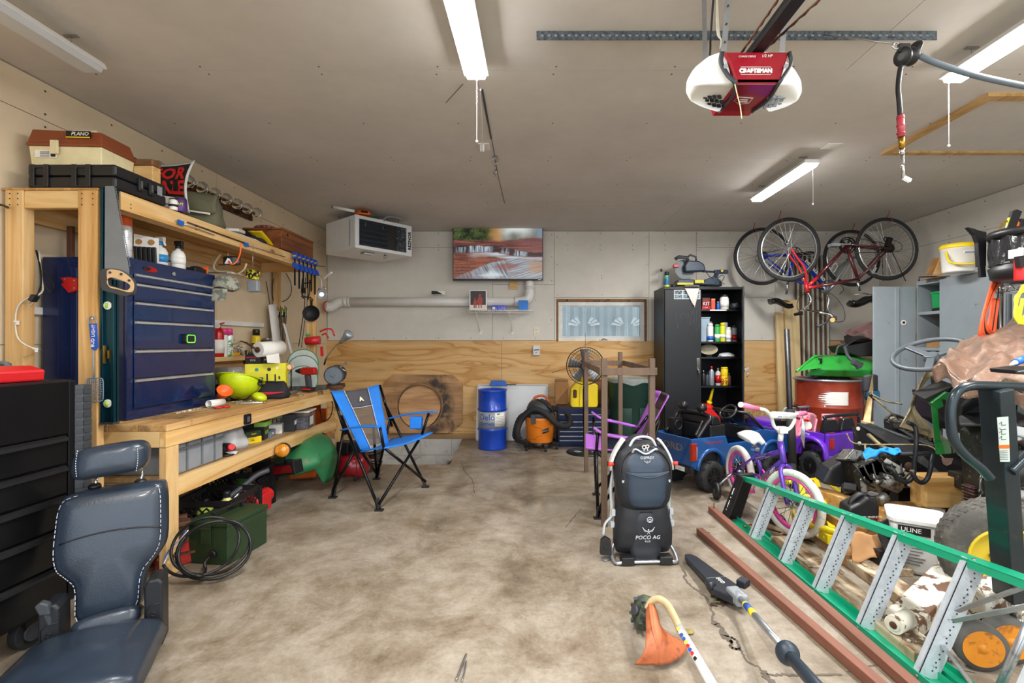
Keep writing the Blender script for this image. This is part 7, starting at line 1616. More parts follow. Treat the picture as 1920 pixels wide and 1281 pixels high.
m=E();m.O(bbb,YY,.085,.006,34,6,2);m.O(bbb,YY,.055,.006,28,6,2)
for k in rg(5):a=2*pi*k/5;m.B(bbb,bbb+F(cos(a),0,sin(a))*.085,.014,.008,YY)
cr_=pt('chainring',m,MU,t);E().B(bbb-F(0,.06,0),qb(1515,474)-F(0,.06,0),.02,.014).p('crank_arm',MM,cr_);E().X(qb(1516,475,5.66),(.09,.08,.03)).p('pedal',MK,cr_)
E().T([bbb+F(0,-.03,.085),rb2+F(0,-.03,.03)],.004,6).p('chain',MM)
E().L([(.05,-.05),(.03,-.03)],rb2,YY,22).O(rb2+F(-.04,-.05,.04),YY,.022,.006,18,6).O(rb2+F(-.05,-.05,-.03),YY,.05,.003,20,6).p('derailleur',MM)
E().T(Q([qb(1550,552),qb(1554,562),qb(1552,576),qb(1556,588)],5),.014,10).T(Q([qb(1556,588,5.75),qb(1562,592,5.5),qb(1566,596,5.35)],5),.012,8).T(Q([qb(1556,588,5.75),qb(1540,586,5.9),qb(1530,585,6.0)],5),.012,8).p('handlebar',MC)
E().T(Q([qb(1545,525),qb(1570,530,5.7),qb(1582,542,5.65),qb(1574,552,5.65)],5),.0035,6).X(qb(1486,524),(.04,.10,.05)).p('brake_cable',CO)
E().T(Q([qb(1556,508),qb(1566,494),qb(1570,500),qb(1562,512),qb(1556,508)],5),.007,6).p('bottle_cage',MW)
# ceiling hooks carrying the wheels
for(px,Y,wz)in((1461,5.2,0),(1419,5.75,0),(1605,5.75,0),(1670,5.2,0)):
 c_={1461:fh,1419:rb2,1605:fb2,1670:rh}[px];x=c_.x+(-.09 if px in(1461,1419)else .03);zt_=c_.z+.33
 m=E();m.T(Q([F(x,Y,ZC-.001),F(x,Y,ZC-.03),F(x,Y+.035,zt_+.01),F(x,Y+.0,zt_-.045),F(x,Y-.035,zt_-.03),F(x,Y-.04,zt_+.0)],6),.004,8)
 solo('bicycle_hook',m,I('hook_red_vinyl','9a3228',.5),'screw hook in the ceiling holding a bicycle wheel: '+{1461:'front wheel of the red one',1419:'rear wheel of the blue one',1605:'front wheel of the blue one',1670:'rear wheel of the red one'}[px],'hook',group='bicycle hooks')
# == lumber, corrugated sheet leaning on the back wall
Jg=wood('pale_pine','ecd3a2','ddbd85',ax='Z',knots=2)
def leanbar(name,px0,px1,ytop,Yt,Yb,m_,label,cat,th=.04,ybot=None,zb=0):
 a,b_=P(px0,ytop,Yt),P(px1,ytop,Yt);m=E();zt=a.z
 m.P([(a.x,Yb,zb+.001),(b_.x,Yb,zb+.001),(b_.x,Yt,zt),(a.x,Yt,zt)],(0,th,0));return solo(name,m,m_,label,cat,bev=.003)
leanbar('lumber_board',1455,1470,585,6.04,5.95,Jg,'pale pine board leaning on the back wall, left one beside the plywood edge','board')
leanbar('lumber_board',1471,1498,562,6.0,5.9,Jg,'wide pale pine board leaning on the back wall behind the black pole','board')
leanbar('dark_stake',1473,1480,617,5.86,5.8,MM,'short black post leaning on the wide pale pine board','post',.02)
a,b_=P(1494,478,6.05),P(1558,478,6.05)
t=T('corrugated_sheet','rusty corrugated steel sheet standing against the back wall under the bicycles','metal sheet')
M_cor,ct,cb=nt('corrugated_steel')
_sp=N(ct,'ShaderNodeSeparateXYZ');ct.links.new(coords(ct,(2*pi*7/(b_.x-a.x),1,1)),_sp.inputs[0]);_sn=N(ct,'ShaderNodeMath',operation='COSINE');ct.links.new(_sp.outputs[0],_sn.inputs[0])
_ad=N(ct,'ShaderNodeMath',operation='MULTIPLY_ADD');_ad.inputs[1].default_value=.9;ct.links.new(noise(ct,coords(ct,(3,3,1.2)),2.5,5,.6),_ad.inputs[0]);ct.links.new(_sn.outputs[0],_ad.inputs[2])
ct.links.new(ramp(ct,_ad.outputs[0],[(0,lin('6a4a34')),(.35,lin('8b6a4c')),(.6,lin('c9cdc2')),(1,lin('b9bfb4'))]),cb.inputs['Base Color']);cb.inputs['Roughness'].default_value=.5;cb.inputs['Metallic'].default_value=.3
zb0=.4
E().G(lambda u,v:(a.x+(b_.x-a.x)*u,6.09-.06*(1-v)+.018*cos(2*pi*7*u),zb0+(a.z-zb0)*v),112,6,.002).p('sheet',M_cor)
E().A(a.x,b_.x,6.02,6.05,0.0,zb0-.001).p('footing_board',MT)
m=E();m.C(P(1475,618,4.25),P(1485,868,4.05),.022,K=14);t=T('black_pole','black padded pole standing between the bicycle and the purple toy jeep','pole');pt('pole',m,MK,t)
E().C(P(1482,768,4.12),P(1485.5,867,4.05),.034,K=16).C(P(1485.5,867,4.05),F(P(1485.5,867,4.05).x,4.04,0.001),.03,K=14).p('foam_sleeve',MR)
m=E();c_=P(1420,760,6.0);m.A(c_.x-.3,c_.x+.12,5.98,5.999,.0,c_.z);solo('osb_scrap',m,I('osb','d9b380',.8,c2='b98a52',vs=30,W=(.5,.55)),'pale chipboard scrap standing against the plywood behind the pink grip','board',bev=.002)
# == red oil drum with goods on top
Yd=5.0;c_=at(1553,Yd);Rd2=(1617-1500)/2*Yd/F_PX*.97;Hz=P(0,712,Yd-Rd2*.3).z
t=T('oil_drum','red brown open steel drum with a ragged white label in front of the wall boards','drum',(c_.x,Yd,0))
M_rd=I('drum_red','9a3a24',.35,.1,coat=.3,c2='7c2c1c',W=(.5,.7),vs=5)
pr=[(Rd2*.97,0),(Rd2*.985,.01)]
for zr in(Hz*.36,Hz*.68):pr+=[(Rd2*.985,zr-.02),(Rd2*1.01,zr-.006),(Rd2*1.01,zr+.006),(Rd2*.985,zr+.02)]
pr+=[(Rd2*.985,Hz-.015),(Rd2*1.0,Hz),(Rd2*.96,Hz),(Rd2*.95,Hz-.05),(0,Hz-.05)]
E().L(pr,K=56).p('drum_shell',M_rd);E().O((0,0,Hz),(0,0,1),Rd2*1.0,.012,56,8).p('ring_clamp',MA)
m=E();zz0,zz1=Hz*.68+.06,Hz-.075;zz0,zz1=P(0,761,Yd-Rd2).z,P(0,736,Yd-Rd2).z
def lab(u,v):an=-pi/2-.08+.0;e=.38*(1-abs(v-.5)*1.1)+.10*sin(v*38)+.07*sin(v*91);an=-pi/2+.04-(1-u)*max(.12,.42+e);return((Rd2*.985+.0025)*cos(an),(Rd2*.985+.0025)*sin(an),zz0+(zz1-zz0)*v)
m.G(lab,14,40,-.0008);pt('torn_label',m,MW,t)
m=E()
for k,(px,py)in enumerate(((1530,706),(1552,704),(1574,706))):p=P(px,py,Yd-.1);m.E((p.x-c_.x,-.05+.08*(k%2),Hz-.01),(.12,.10,.035),(0,0,k))
for k in rg(10):a=random.uniform(0,6.28);m.T(Q([(.2*cos(a),.2*sin(a),Hz+.0),(.12*cos(a+1),.12*sin(a+1),Hz+.035),(.2*cos(a+2),.15*sin(a+2),Hz+.01)],5),.008,6)
jn=pt('junk_fill',m,MR,t);jn['kind']='stuff';jn['label']='black straps and rubber scraps filling the drum'
t=T('tool_belt','grey webbing and blue pouch hanging over the right rim of the red drum','tool belt');m=E();p=P(1622,720,4.75);m.G(lambda u,v:(p.x-.06+.14*u,4.7-.04*sin(pi*u),p.z+.08-.16*v+.02*sin(3*u)),8,8,.01);pt('webbing',m,MD,t);m=E();sack(m,[(.05,.04,0),(.06,.05,.03),(.055,.04,.08),(.05,.04,.09)],16,.06,.6);
for i in rg(len(m.v)):m.v[i]=m.v[i]+F(p.x+.02,4.68,p.z-.15)
pt('pouch',m,I('pouch_blue','2a6c96',.7),t)
# green hood lying across the drum
t=T('tractor_hood','bright green tractor hood lying on its side on top of the red drum','hood')
JZ=I('tractor_green','2f9a3c',.3,coat=.3,var=.06)
G=lambda px,py,Y:P(px,py,Y)
low=[G(1512,704,4.80),G(1560,707,4.80),G(1640,708,4.88)];mid=[G(1528,690,4.76),G(1570,694,4.74),G(1645,694,4.88)];up=[G(1536,672,4.90),G(1580,668,4.92),G(1645,676,5.0)];bk2=[G(1536,666,5.3),G(1590,664,5.3),G(1645,672,5.3)]
def gh(u,v):
 rows=[Q(r_,6)for r_ in(low,mid,up,bk2)];i=min(int(v*3),2);f_=v*3-i;k=u*12;j=min(int(k),11)
 A_=rows[i][j].lerp(rows[i][j+1],k-j);B_=rows[i+1][j].lerp(rows[i+1][j+1],k-j);return A_.lerp(B_,f_)
E().G(gh,24,18,.012,True).p('hood_shell',JZ)
E().P([G(1493,697,4.7),G(1512,694,4.7),G(1540,690,4.72),G(1536,672,4.86),G(1527,669,4.86),G(1508,684,4.8)],(.0,.012,0)).T([G(1493,697,4.69),G(1508,684,4.79),G(1527,668,4.86),G(1540,668,4.86)],.012,8).p('hood_nose',JZ)
E().P([G(1533,672,4.84),G(1537,678,4.82),G(1520,693,4.72),G(1528,694,4.72),G(1540,680,4.82),G(1541,672,4.84)],(0,-.01,0)).p('intake_edge',MK)
# black hood/blower chute over it and the pinkish board
t=T('black_chute','black plastic mower chute lying on the green hood','chute')
E().G(lambda u,v:G(1585+55*u-4*v,648-18*v-12*u+20*u*v*.5,4.92+.3*v)+zv(-.04*(u-.3)**2+.045*sin(pi*u)),14,8,.02).P([G(1584,650,4.90),G(1640,640,4.90),G(1640,668,4.90),G(1612,669,4.90),G(1592,662,4.90)],(0,.3,0)).p('chute_body',MK,t,.01)
E().T(Q([G(1585,645,4.8),G(1572,650,4.8),G(1568,662,4.8),G(1566,668,4.8)],5),.01,8).T(Q([G(1584,650,4.7),G(1590,668,4.6),G(1604,682,4.5),G(1608,690,4.4)],5),.016,8).X(G(1607,682,4.42),(.08,.05,.05),(0,.5,0)).p('handle',MD)
m=E();m.P([G(1580,624,5.1),G(1640,603,4.95),G(1640,640,4.95),G(1606,634,5.05)],(0,.02,.01));m.P([G(1596,636,5.08),G(1640,626,5.0),G(1640,640,5.0),G(1600,641,5.05)],(0,.2,-.02));solo('mauve_sheet',m,I('dull_mauve_board','6a4a48',.6,c2='3d2a2a',W=(.55,.65),vs=10),'brown panel with a pale edge tilted above the black chute','panel',bev=.004)
m=E();m.P([G(1618,790,4.45),G(1632,794,4.4),G(1637,730,4.6),G(1636,700,4.6)],(.03,.04,0));m.A(G(1618,0,4.45).x,G(1634,0,4.45).x,4.42,4.5,0,G(0,790,4.45).z);solo('lumber_offcut',m,Jg,'pale pine offcut leaning between the red drum and the grey cabinet','board')
# == grey steel cabinet on the right wall
Jw=I('cabinet_grey','9ba5ac',.4,.15,var=.05,c2='6b747a',W=(.68,.75),vs=6)
GX0,GX1,GY0,GY1,GZ=3.77,4.315,3.90,4.84,1.82
t=T('storage_cabinet','tall grey steel cabinet against the right wall, far door open','cabinet')
for nm,bx_ in(('side_panel',(GX0,GX1,GY0,GY0+.012,0,GZ)),('side_panel',(GX0,GX1,GY1-.012,GY1,0,GZ)),('top_panel',(GX0,GX1,GY0+.0125,GY1-.0125,GZ-.04,GZ)),('back_panel',(GX1-.01,GX1,GY0+.0125,GY1-.0125,0,GZ-.041))):m=E();m.A(*bx_);pt(nm,m,Jw,t,.003)
dn=E().A(GX0-.018,GX0-.0005,GY0+.002,4.54,.04,GZ-.015).p('door',Jw,t,.004)
do=E().A(GX0-.44,GX0-.022,GY1-.02,GY1+.002,.04,GZ-.05).A(GX0-.235,GX0-.19,GY1-.032,GY1-.0205,.05,GZ-.06).p('door',Jw,t,.004)
st=E().C((GX0-.145,GY1-.021,P(0,605,4.82).z),(GX0-.145,GY1-.026,P(0,605,4.82).z),.026,K=24).p('round_sticker',MP,do);E().A(GX0-.158,GX0-.132,GY1-.0275,GY1-.0265,P(0,607,4.82).z,P(0,603,4.82).z).p('sticker_print',LK,st)
for py in(582,652,742):
 z=P(0,py,4.55).z;E().A(GX0+.01,GX1-.012,GY0+.0135,GY1-.0135,z-.03,z).p('shelf',Jw,t,.002)
t=T('steel_rod_loop','thin black rod frame lying on the far corner of the grey cabinet','rod');E().T([(GX0+.02,4.83,GZ+.005),(GX0+.02,4.83,GZ+.045),(GX0+.30,4.80,GZ+.05),(GX0+.30,4.80,GZ+.006)],.006,6).p('rod',MM)
z=P(0,582,4.55).z+.001
t=T('green_bin','green plastic bin on the upper shelf of the grey cabinet','bin',(GX0+.14,4.67,z));m=E();tap(m,-.06,.06,-.07,.07,.03,.17,.008);pt('bin_body',m,I('bin_bright_green','1fa057',.4),t,.003);E().A(-.072,.072,-.082,.082,.1705,.19).p('bin_rim',MATS['bin_bright_green'],t,.002);E().A(-.065,.065,-.07,.07,0,.029).p('base',MK)
t=T('grocery_bag','white and purple plastic bag on the upper shelf of the grey cabinet','bag',(GX0+.10,4.545,z));m=E();sack(m,[(.05,.05,0),(.06,.06,.04),(.055,.05,.12),(.035,.03,.19),(.02,.02,.21)],18,.14,.9);pt('bag_body',m,I('bag_purple_white','e6e1e6',.4,c2='8a3f86',vs=9,W=(.52,.56)),t);E().E((-.01,.02,.19),(.03,.03,.025)).p('bag_knot',I('bag_brown','8a5a48',.5))
z=P(0,652,4.55).z+.001
ct_('kraft_carton',(GX0+.16,4.70,z),(.22,.16,.09),MT,'kraft carton on the middle shelf of the grey cabinet',letter='PARTS',lm=LK)
t=T('folded_tarp','folded dark cloth on the middle shelf of the grey cabinet','cloth',(GX0+.12,4.55,z));E().G(lambda u,v:(-.07+.16*u,-.06+.13*v,.05+.025*sin(pi*u)+.012*sin(9*v)),10,8,.04).p('cloth',MR);E().A(-.07,.09,-.06,.07,0,.012).p('green_fold',I('cloth_green','3f6b4a',.8))
z=P(0,742,4.55).z+.001
t=T('bolt_tray','tray of rusty bolts on the lower shelf of the grey cabinet','tray',(GX0+.13,4.62,z));E().A(-.10,.10,-.12,.12,0,.012).p('tray',MW)
m=E()
for k in rg(14):a=random.uniform(0,6);p=F(random.uniform(-.08,.08),random.uniform(-.1,.1),.022+.012*(k%3));m.C(p,p+F(cos(a),sin(a),.2)*.04,.008,K=6)
bo_=pt('bolts',m,MU,t);bo_['kind']='stuff'
# second grey locker nearer the camera
t=T('second_locker','narrow grey steel locker beside the tall grey cabinet, behind the cords','locker')
E().A(GX0+.03,GX1,3.40,3.885,0,1.63).p('locker_body',Jw,t,.004);E().A(GX0+.012,GX0+.0295,3.41,3.875,.04,1.61).p('door',Jw,t,.003)
# on top of the grey cabinet
zt_=GZ+.001
t=T('detergent_bucket','white bucket with a yellow lid and yellow handle on top of the grey cabinet','bucket',(P(1797,0,4.22).x,4.22,zt_));Rb2=.12;Hb2=P(0,459,4.22).z-zt_
Rb2=.125;E().L([(Rb2*.88,0),(Rb2*.9,.01),(Rb2,Hb2*.8),(Rb2*1.03,Hb2*.81),(Rb2*1.03,Hb2*.88)],K=36).p('bucket_body',MW)
E().L([(Rb2*1.05,Hb2*.84),(Rb2*1.07,Hb2*.86),(Rb2*1.07,Hb2*.93),(Rb2*.98,Hb2),(0,Hb2)],K=36).p('lid',MY)
E().T(Q([(-Rb2*1.02,-.02,Hb2*.72),(-Rb2*1.1,-Rb2*.7,Hb2*.30),(-.02,-Rb2*1.35,Hb2*.22),(Rb2*.75,-Rb2*1.1,Hb2*.45),(Rb2*1.04,-.03,Hb2*.74)],8),.009,8).p('handle',MY)
l_=E().G(lambda u,v:((Rb2+.0012)*sin(-.45+.9*u),-(Rb2+.0012)*cos(-.45+.9*u),Hb2*(.60+.10*v)),10,2,-.0006).p('label_band',MP);E().G(lambda u,v:((Rb2+.0024)*sin(-.4+.7*u),-(Rb2+.0024)*cos(-.4+.7*u),Hb2*(.625+.045*v)),8,1,-.0006).p('print',I('print_bluegrey','7d93ad',.5),l_)
t=T('kraft_folder','tan folders leaning beside the bucket on the grey cabinet','folder');E().P([P(1738,515,4.62),P(1760,515,4.6),P(1768,483,4.65),P(1752,484,4.68)],(0,.02,0)).p('folder',MT);E().P([P(1752,515,4.5),P(1768,515,4.48),P(1780,480,4.55),P(1766,480,4.57)],(0,.02,0)).p('folder',I('tan_card','c9a06a',.8))
E().A(P(1738,0,4.6).x+.02,P(1780,0,4.5).x,4.48,4.70,zt_-.0005,zt_+.004).p('flat_folder',MT)
t=T('cable_tangle','tangle of black cable on the near end of the grey cabinet top','cable',(3.9,4.02,zt_));m=E()
for k in rg(5):m.T([F(.07*cos(a)*(1+.2*sin(k*2+a)),.06*sin(a+k),.008+.011*k+.008*sin(a*2+k))for a in[2*pi*i/18 for i in rg(18)]],.005,6,True)
pt('cable_loop',m,CO,t)
# wire rack on the right wall holding the black basket
t=T('wire_rack','chrome wire rack shelf at the right edge with cords hanging from it','rack')
zr=P(0,537,3.3).z;m=E();rx0,rx1,ry0,ry1=P(1868,0,3.3).x,4.30,2.4,3.3
for z in(zr,zr-.045):
 for(a,b_)in(((rx0,ry1),(rx1,ry1)),((rx0,ry0),(rx1,ry0)),((rx0,ry0),(rx0,ry1)),((rx1,ry0),(rx1,ry1))):m.C((*a,z),(*b_,z),.005,K=8)
n=11
for k in rg(n):
 x=rx0+(rx1-rx0)*k/n;x2=rx0+(rx1-rx0)*(k+1)/n;m.C((x,ry1,zr if k%2 else zr-.045),(x2,ry1,zr-.045 if k%2 else zr),.003,K=6)
for k in rg(26):y=ry0+(ry1-ry0)*k/26;y2=ry0+(ry1-ry0)*(k+1)/26;m.C((rx0,y,zr if k%2 else zr-.045),(rx0,y2,zr-.045 if k%2 else zr),.003,K=6);m.C((rx0,y,zr),(rx1,y,zr),.0025,K=6)
pt('wire_shelf_deck',m,MC,t)
for y in(3.27,2.43):E().C((rx0+.01,y,0),(rx0+.01,y,zr+.02),.012,K=12).p('rack_post',MC);E().C((rx1-.01,y,0),(rx1-.01,y,zr+.02),.012,K=12).p('rack_post',MC)
t=T('black_basket','big black round tub wrapped in shiny black plastic on the wire rack','tub',(P(1893,0,3.15).x+.04,3.02,zr+.006))
E().L([(.19,0),(.215,.02),(.225,.085),(.205,.095),(.21,.10),(.20,.12)],K=36).p('tub_base',MK)
E().G(lambda u,v:((.21+.012*sin(11*2*pi*u+3*v)+.006*sin(23*2*pi*u))*cos(2*pi*u),(.21+.012*sin(11*2*pi*u+3*v)+.006*sin(23*2*pi*u))*sin(2*pi*u),.10+.17*v),88,6).p('plastic_wrap',I('shiny_black_film','2a2b2d',.15,c2='8f959a',W=(.66,.7),vs=22,bump=.8,bs=20))
E().L([(.225,.27),(.235,.29),(.225,.315),(.19,.32),(.0,.29)],K=36).p('tub_rim',MK)
E().P([(-.12,-.225,.13),(-.03,-.235,.14),(-.02,-.232,.23),(-.10,-.222,.225)],(0,.008,0)).p('yellow_card',I('card_yellow','ded05a',.5))
t=T('snow_scoop','black plastic scoop sticking up left of the black tub','scoop');q=lambda px,py,Y=3.25:P(px,py,Y)
E().G(lambda u,v:q(1829+20*u-2*v,434+44*v,3.3+.1*sin(pi*u)),8,8,.006).P([q(1815,426),q(1824,428),q(1836,432),q(1850,436),q(1849,500),q(1836,500),q(1834,455),q(1828,440)],(0,.03,0)).p('scoop_blade',MK,t,.003);E().B(q(1838,478),q(1842,520),.035,.02).p('handle',MK)
t=T('hand_tools','tools standing in the black tub, a yellow handled one in the middle','tools');zz=zr+.30
for(px,py,px2,py2,w_,mm)in((1889,433,1895,409,.03,LI),(1892,432,1904,398,.05,MK),(1899,420,1909,395,.04,MK),(1874,433,1880,418,.012,BR),(1880,418,1892,414,.012,BR),(1906,432,1912,418,.03,MO),(1914,432,1919,412,.05,MK)):
 E().B(q(px,py,3.05),q(px2,py2,3.05),w_,w_*.5,YY).p('tool_handle',mm,t,.003)
t=T('red_gloves','red and white work gloves hanging at the right edge of the black tub','gloves')
E().G(lambda u,v:q(1904+16*u,484+42*v,2.74+.03*sin(pi*u)),8,8,.04).p('glove',ME,t,.006);E().G(lambda u,v:q(1890+30*u,470-6*u+16*v,2.78+.03*sin(3*u)),8,4,.03).p('cuff',MP,t,.004);E().B(q(1914,480,2.72),q(1917,500,2.72),.05,.03).p('strap',MK)
t=T('orange_cord_coil','orange extension cord hanging in long loops from the wire rack','cord')
for k in rg(6):
 x0_=1862+k*2.3;E().T(Q([q(x0_,527+k,3.2),q(x0_-9-k*.8,555,3.15),q(x0_-20-k*1.4,595,3.12),q(x0_-25+k*1.2,628-2*k,3.12),q(x0_-14+k,632-2*k,3.14),q(x0_-6,595,3.18),q(x0_-1,560,3.2)],7),.0075,8).p('cord_loop',[I('cord_orange','e2582a',.5),CO][k==3])
E().T([q(1871,527,3.25),q(1871,560,3.25),q(1871,620,3.25)],.006,6).p('hanging_end',CO)
t=T('yellow_rope_coil','yellow rope coil hanging at the right edge of the wire rack','rope')
for k in rg(6):E().T(Q([q(1919,535+k*2,2.7),q(1908-k*.8,560,2.68),q(1903+k*1.6,590,2.66),q(1912+k,606-k*2,2.66),q(1926,600-k*3,2.68),q(1930,560,2.7)],6),.008,8).p('rope_loop',I('rope_yellow','e2df2a',.6))
E().T(Q([q(1918,560,2.65),q(1913,585,2.65),q(1911,608,2.65)],5),.009,8).p('rope_end',MATS['rope_yellow'])
# == blue toy pickup truck
t=T('toy_truck','blue ride-on toy pickup truck with its tailgate facing the backpack','toy truck',(1.30,4.13,0),(0,0,R(28)))
JH=I('truck_blue','154e8e',.25,coat=.5,var=.08);TK=I('toy_black','17181b',.35,coat=.2);M_ty=I('toy_tyre','26282a',.7,bump=.3,bs=70)
Wd=.205
def arch(cx,r,z0,n=8):return[(cx+r*cos(a),z0+r*sin(a))for a in[pi-pi*k/n for k in rg(n+1)]]
prof=[(-.21,.20)]+[(x,z)for x,z in arch(0,.135,.20)]+[(x,z)for x,z in arch(.755,.135,.20)]+[(.98,.22),(1.0,.30),(.98,.40),(.62,.455),(.50,.44),(.46,.37),(.20,.37),(.17,.44),(-.20,.445),(-.215,.40)]
for s_ in(-1,1):
 m=E();y=s_*Wd;m.P([(x,y-.012,z)for x,z in prof],(0,.024,0));pt('side_panel',m,JH,t,.006)
 for cx in(0,.755):
  m=E();pts=[(cx+.15*cos(a),s_*(Wd+.012),.19+.15*sin(a))for a in[pi*k/12 for k in rg(13)]];m.T(pts,.018,8);pt('fender_flare',m,JH,t)
tg=E().A(-.215,-.195,-Wd-.01,Wd+.01,.22,.445).p('tailgate',JH,t,.008)
E().A(-.235,-.19,-Wd-.02,Wd+.02,.17,.225).p('rear_bumper',TK,t,.01)
U('lettering','FORD',.085,I('chrome_letter','a8977e',.3,.7),tg,(-.2165,0.02,.355),(0,-1,0),Z_,.0015,sx=1.25)
E().A(-.239,-.2355,-.16,-.06,.18,.215).p('plate',MW);U('lettering','—',.03,LK,t,(-.2405,-.11,.197),(0,-1,0),Z_,.0004)
for s_ in(-1,1):
 tl_=E().A(-.222,-.17,s_*(Wd+.006)-.018,s_*(Wd+.006)+.012,.27,.41).p('tail_lamp',I('lamp_rust_red','9c2a1c',.2,coat=.5),t,.004);m=E();yy=s_*(Wd+.006)-.02
 m.T([(-.1685,s_*(Wd+.02),.28),(-.1685,s_*(Wd+.02),.38),(-.20,s_*(Wd+.02),.395)],.003,5);m.T([(-.18,s_*(Wd+.02),.28),(-.18,s_*(Wd+.02),.36)],.003,5);pt('lamp_line',m,MP,tl_)
U('lettering','FX4 OFF ROAD',.026,I('decal_red','b5302c',.5),t,(.03,-Wd-.0135,.395),X_,Z_,.0005,shear=.2)
E().A(-.195,.98,-Wd+.013,Wd-.013,.16,.20).A(-.195,.10,-Wd+.013,Wd-.013,.20,.40).p('chassis_tub',TK,t,.004)
E().P([(.62,-Wd+.012,.452),(.97,-Wd+.012,.40),(.985,-Wd+.012,.30),(.98,-Wd+.012,.22),(.60,-Wd+.012,.22)],(0,2*Wd-.024,0)).P([(.66,-.09,.45),(.95,-.08,.41),(.95,-.08,.42),(.66,-.09,.475)],(0,.17,0)).p('bonnet',JH,t,.01)
E().A(.99,1.03,-Wd,Wd,.17,.25).A(.985,1.005,-.13,.13,.26,.38).p('front_grille',TK,t,.008)
# bed rails, roll bar with round lamps, seat backs
E().A(.02,.20,-Wd+.015,Wd-.015,.40,.53).P([(.04,-Wd+.02,.53),(.16,-Wd+.02,.53),(.12,-Wd+.02,.60),(.05,-Wd+.02,.60)],(0,2*Wd-.04,0)).p('seat_back',TK,t,.012)
E().T(Q([(-.12,-Wd+.02,.44),(-.03,-Wd+.025,.53),(.03,-Wd+.03,.60),(.05,0,.615),(.03,Wd-.03,.60),(-.03,Wd-.025,.53),(-.12,Wd-.02,.44)],6),.018,8).T(Q([(-.10,-Wd+.06,.45),(-.04,-Wd+.08,.50),(0,-Wd+.08,.56)],5),.013,8).p('roll_bar',TK)
for y in(-.09,.12):E().L([(.0,-.035),(.03,-.03),(.036,.0),(.03,.03),(0,.035)],(.03,y,.665),(1,0,0),18).C((.03,y,.61),(.03,y,.64),.012,K=8).p('roof_lamp',TK)
E().A(-.10,.0,Wd-.10,Wd-.03,.41,.56).O((-.05,Wd-.105,.50),YY,.04,.006,20,6).p('spare_box',TK,t,.008)
E().O((.40,-.04,.60),(-.75,0,.75),.075,.011,28,8).B((.40,-.115,.60),(.40,.035,.60),.03,.012).C((.40,-.04,.60),(.47,-.04,.50),.016,K=10).p('steering_wheel',TK)
E().A(.45,.52,-Wd+.013,Wd-.013,.36,.48).p('dashboard',TK,t,.01)
E().T([(.66,-Wd+.01,.455),(.48,-Wd+.02,.60),(.47,Wd-.02,.60),(.65,Wd-.01,.455)],.014,8).p('windshield_frame',TK);E().P([(.655,-Wd+.02,.46),(.485,-Wd+.03,.595),(.485,Wd-.03,.595),(.655,Wd-.02,.46)],(.004,0,.004)).p('windshield',I('smoky_pane','3a3632',.1,alpha=.55))
def toywheel(par,x,y,r,w,s_,hubm,z=None):
 z=r if z is None else z
 m=E();m.L([(r*.62,-w/2),(r*.93,-w/2),(r,-w*.36),(r,w*.36),(r*.93,w/2),(r*.62,w/2)],(x,y,z),YY,36);
 for k in rg(20):a=2*pi*k/20;m.X((x+cos(a)*r*.985,y+(.25 if k%2 else-.25)*w,z+sin(a)*r*.985),(.012,w*.5,.022),(0,-a,0))
 w_=pt('wheel',m,M_ty,par);m=E();m.L([(r*.60,s_*w*.5),(r*.52,s_*w*.38),(r*.2,s_*w*.42),(r*.14,s_*w*.52),(0,s_*w*.54)],(x,y,z),YY,28)
 for k in rg(8):a=2*pi*k/8;m.B((x+cos(a)*r*.15,y+s_*w*.46,z+sin(a)*r*.15),(x+cos(a)*r*.56,y+s_*w*.46,z+sin(a)*r*.56),.016,.012,YY)
 pt('wheel_hub',m,hubm,w_)
for x in(0,.755):
 for s_ in(-1,1):toywheel(t,x,s_*(Wd-.01),.125,.10,s_,TK)
# == purple toy jeep
t=T('toy_jeep','purple ride-on toy jeep in front of the red drum','toy car',(2.66,4.38,0),(0,0,R(113)));t.scale=(.88,1,1)
Jj=I('jeep_purple','6a2fc4',.25,coat=.5,var=.07);Wd=.235
def JB(a,b_,c,d,e,f_,nm,mt,bev=.008):m=E();m.A(a,b_,c,d,e,f_);return pt(nm,m,mt,t,bev)
JB(-.14,-.10,-Wd,Wd,.20,.42,'rear_panel',Jj,.012);JB(-.17,-.141,-Wd-.02,Wd+.02,.17,.235,'rear_bumper',Jj,.012)
for s_ in(-1,1):
 prof=[(-.10,.22)]+arch(.02,.14,.20)[1:]+[(.55,.22)]+[(.62,.24),(.62,.38),(.55,.42),(.46,.40),(.42,.34),(.18,.34),(.12,.42),(-.10,.42)]
 E().P([(x,s_*Wd-.012,z)for x,z in prof],(0,.024,0)).p('side_panel',Jj,t,.006)
 for cx in(.02,.76):E().T(Q([(cx-.17,s_*(Wd+.02),.20),(cx-.14,s_*(Wd+.02),.31),(cx-.05,s_*(Wd+.02),.36),(cx+.07,s_*(Wd+.02),.36),(cx+.15,s_*(Wd+.02),.27),(cx+.17,s_*(Wd+.02),.20)],5),.034,8,flat=.6).p('fender',Jj)
 q_=E().A(-.1475,-.1405,s_*(Wd-.045)-.028,s_*(Wd-.045)+.028,.29,.38).p('tail_lamp',I('lamp_red','c81c1c',.15,coat=.6),t,.004)
 q_=E().A(-.1755,-.1705,s_*(Wd-.06)-.055,s_*(Wd-.06)+.055,.175,.228).p('reflector_plate',TK,t,.003);E().A(-.178,-.1756,s_*(Wd-.04)-.014,s_*(Wd-.04)+.014,.18,.222).p('reflector',I('reflector_orange','ee6a1a',.2,coat=.4),q_)
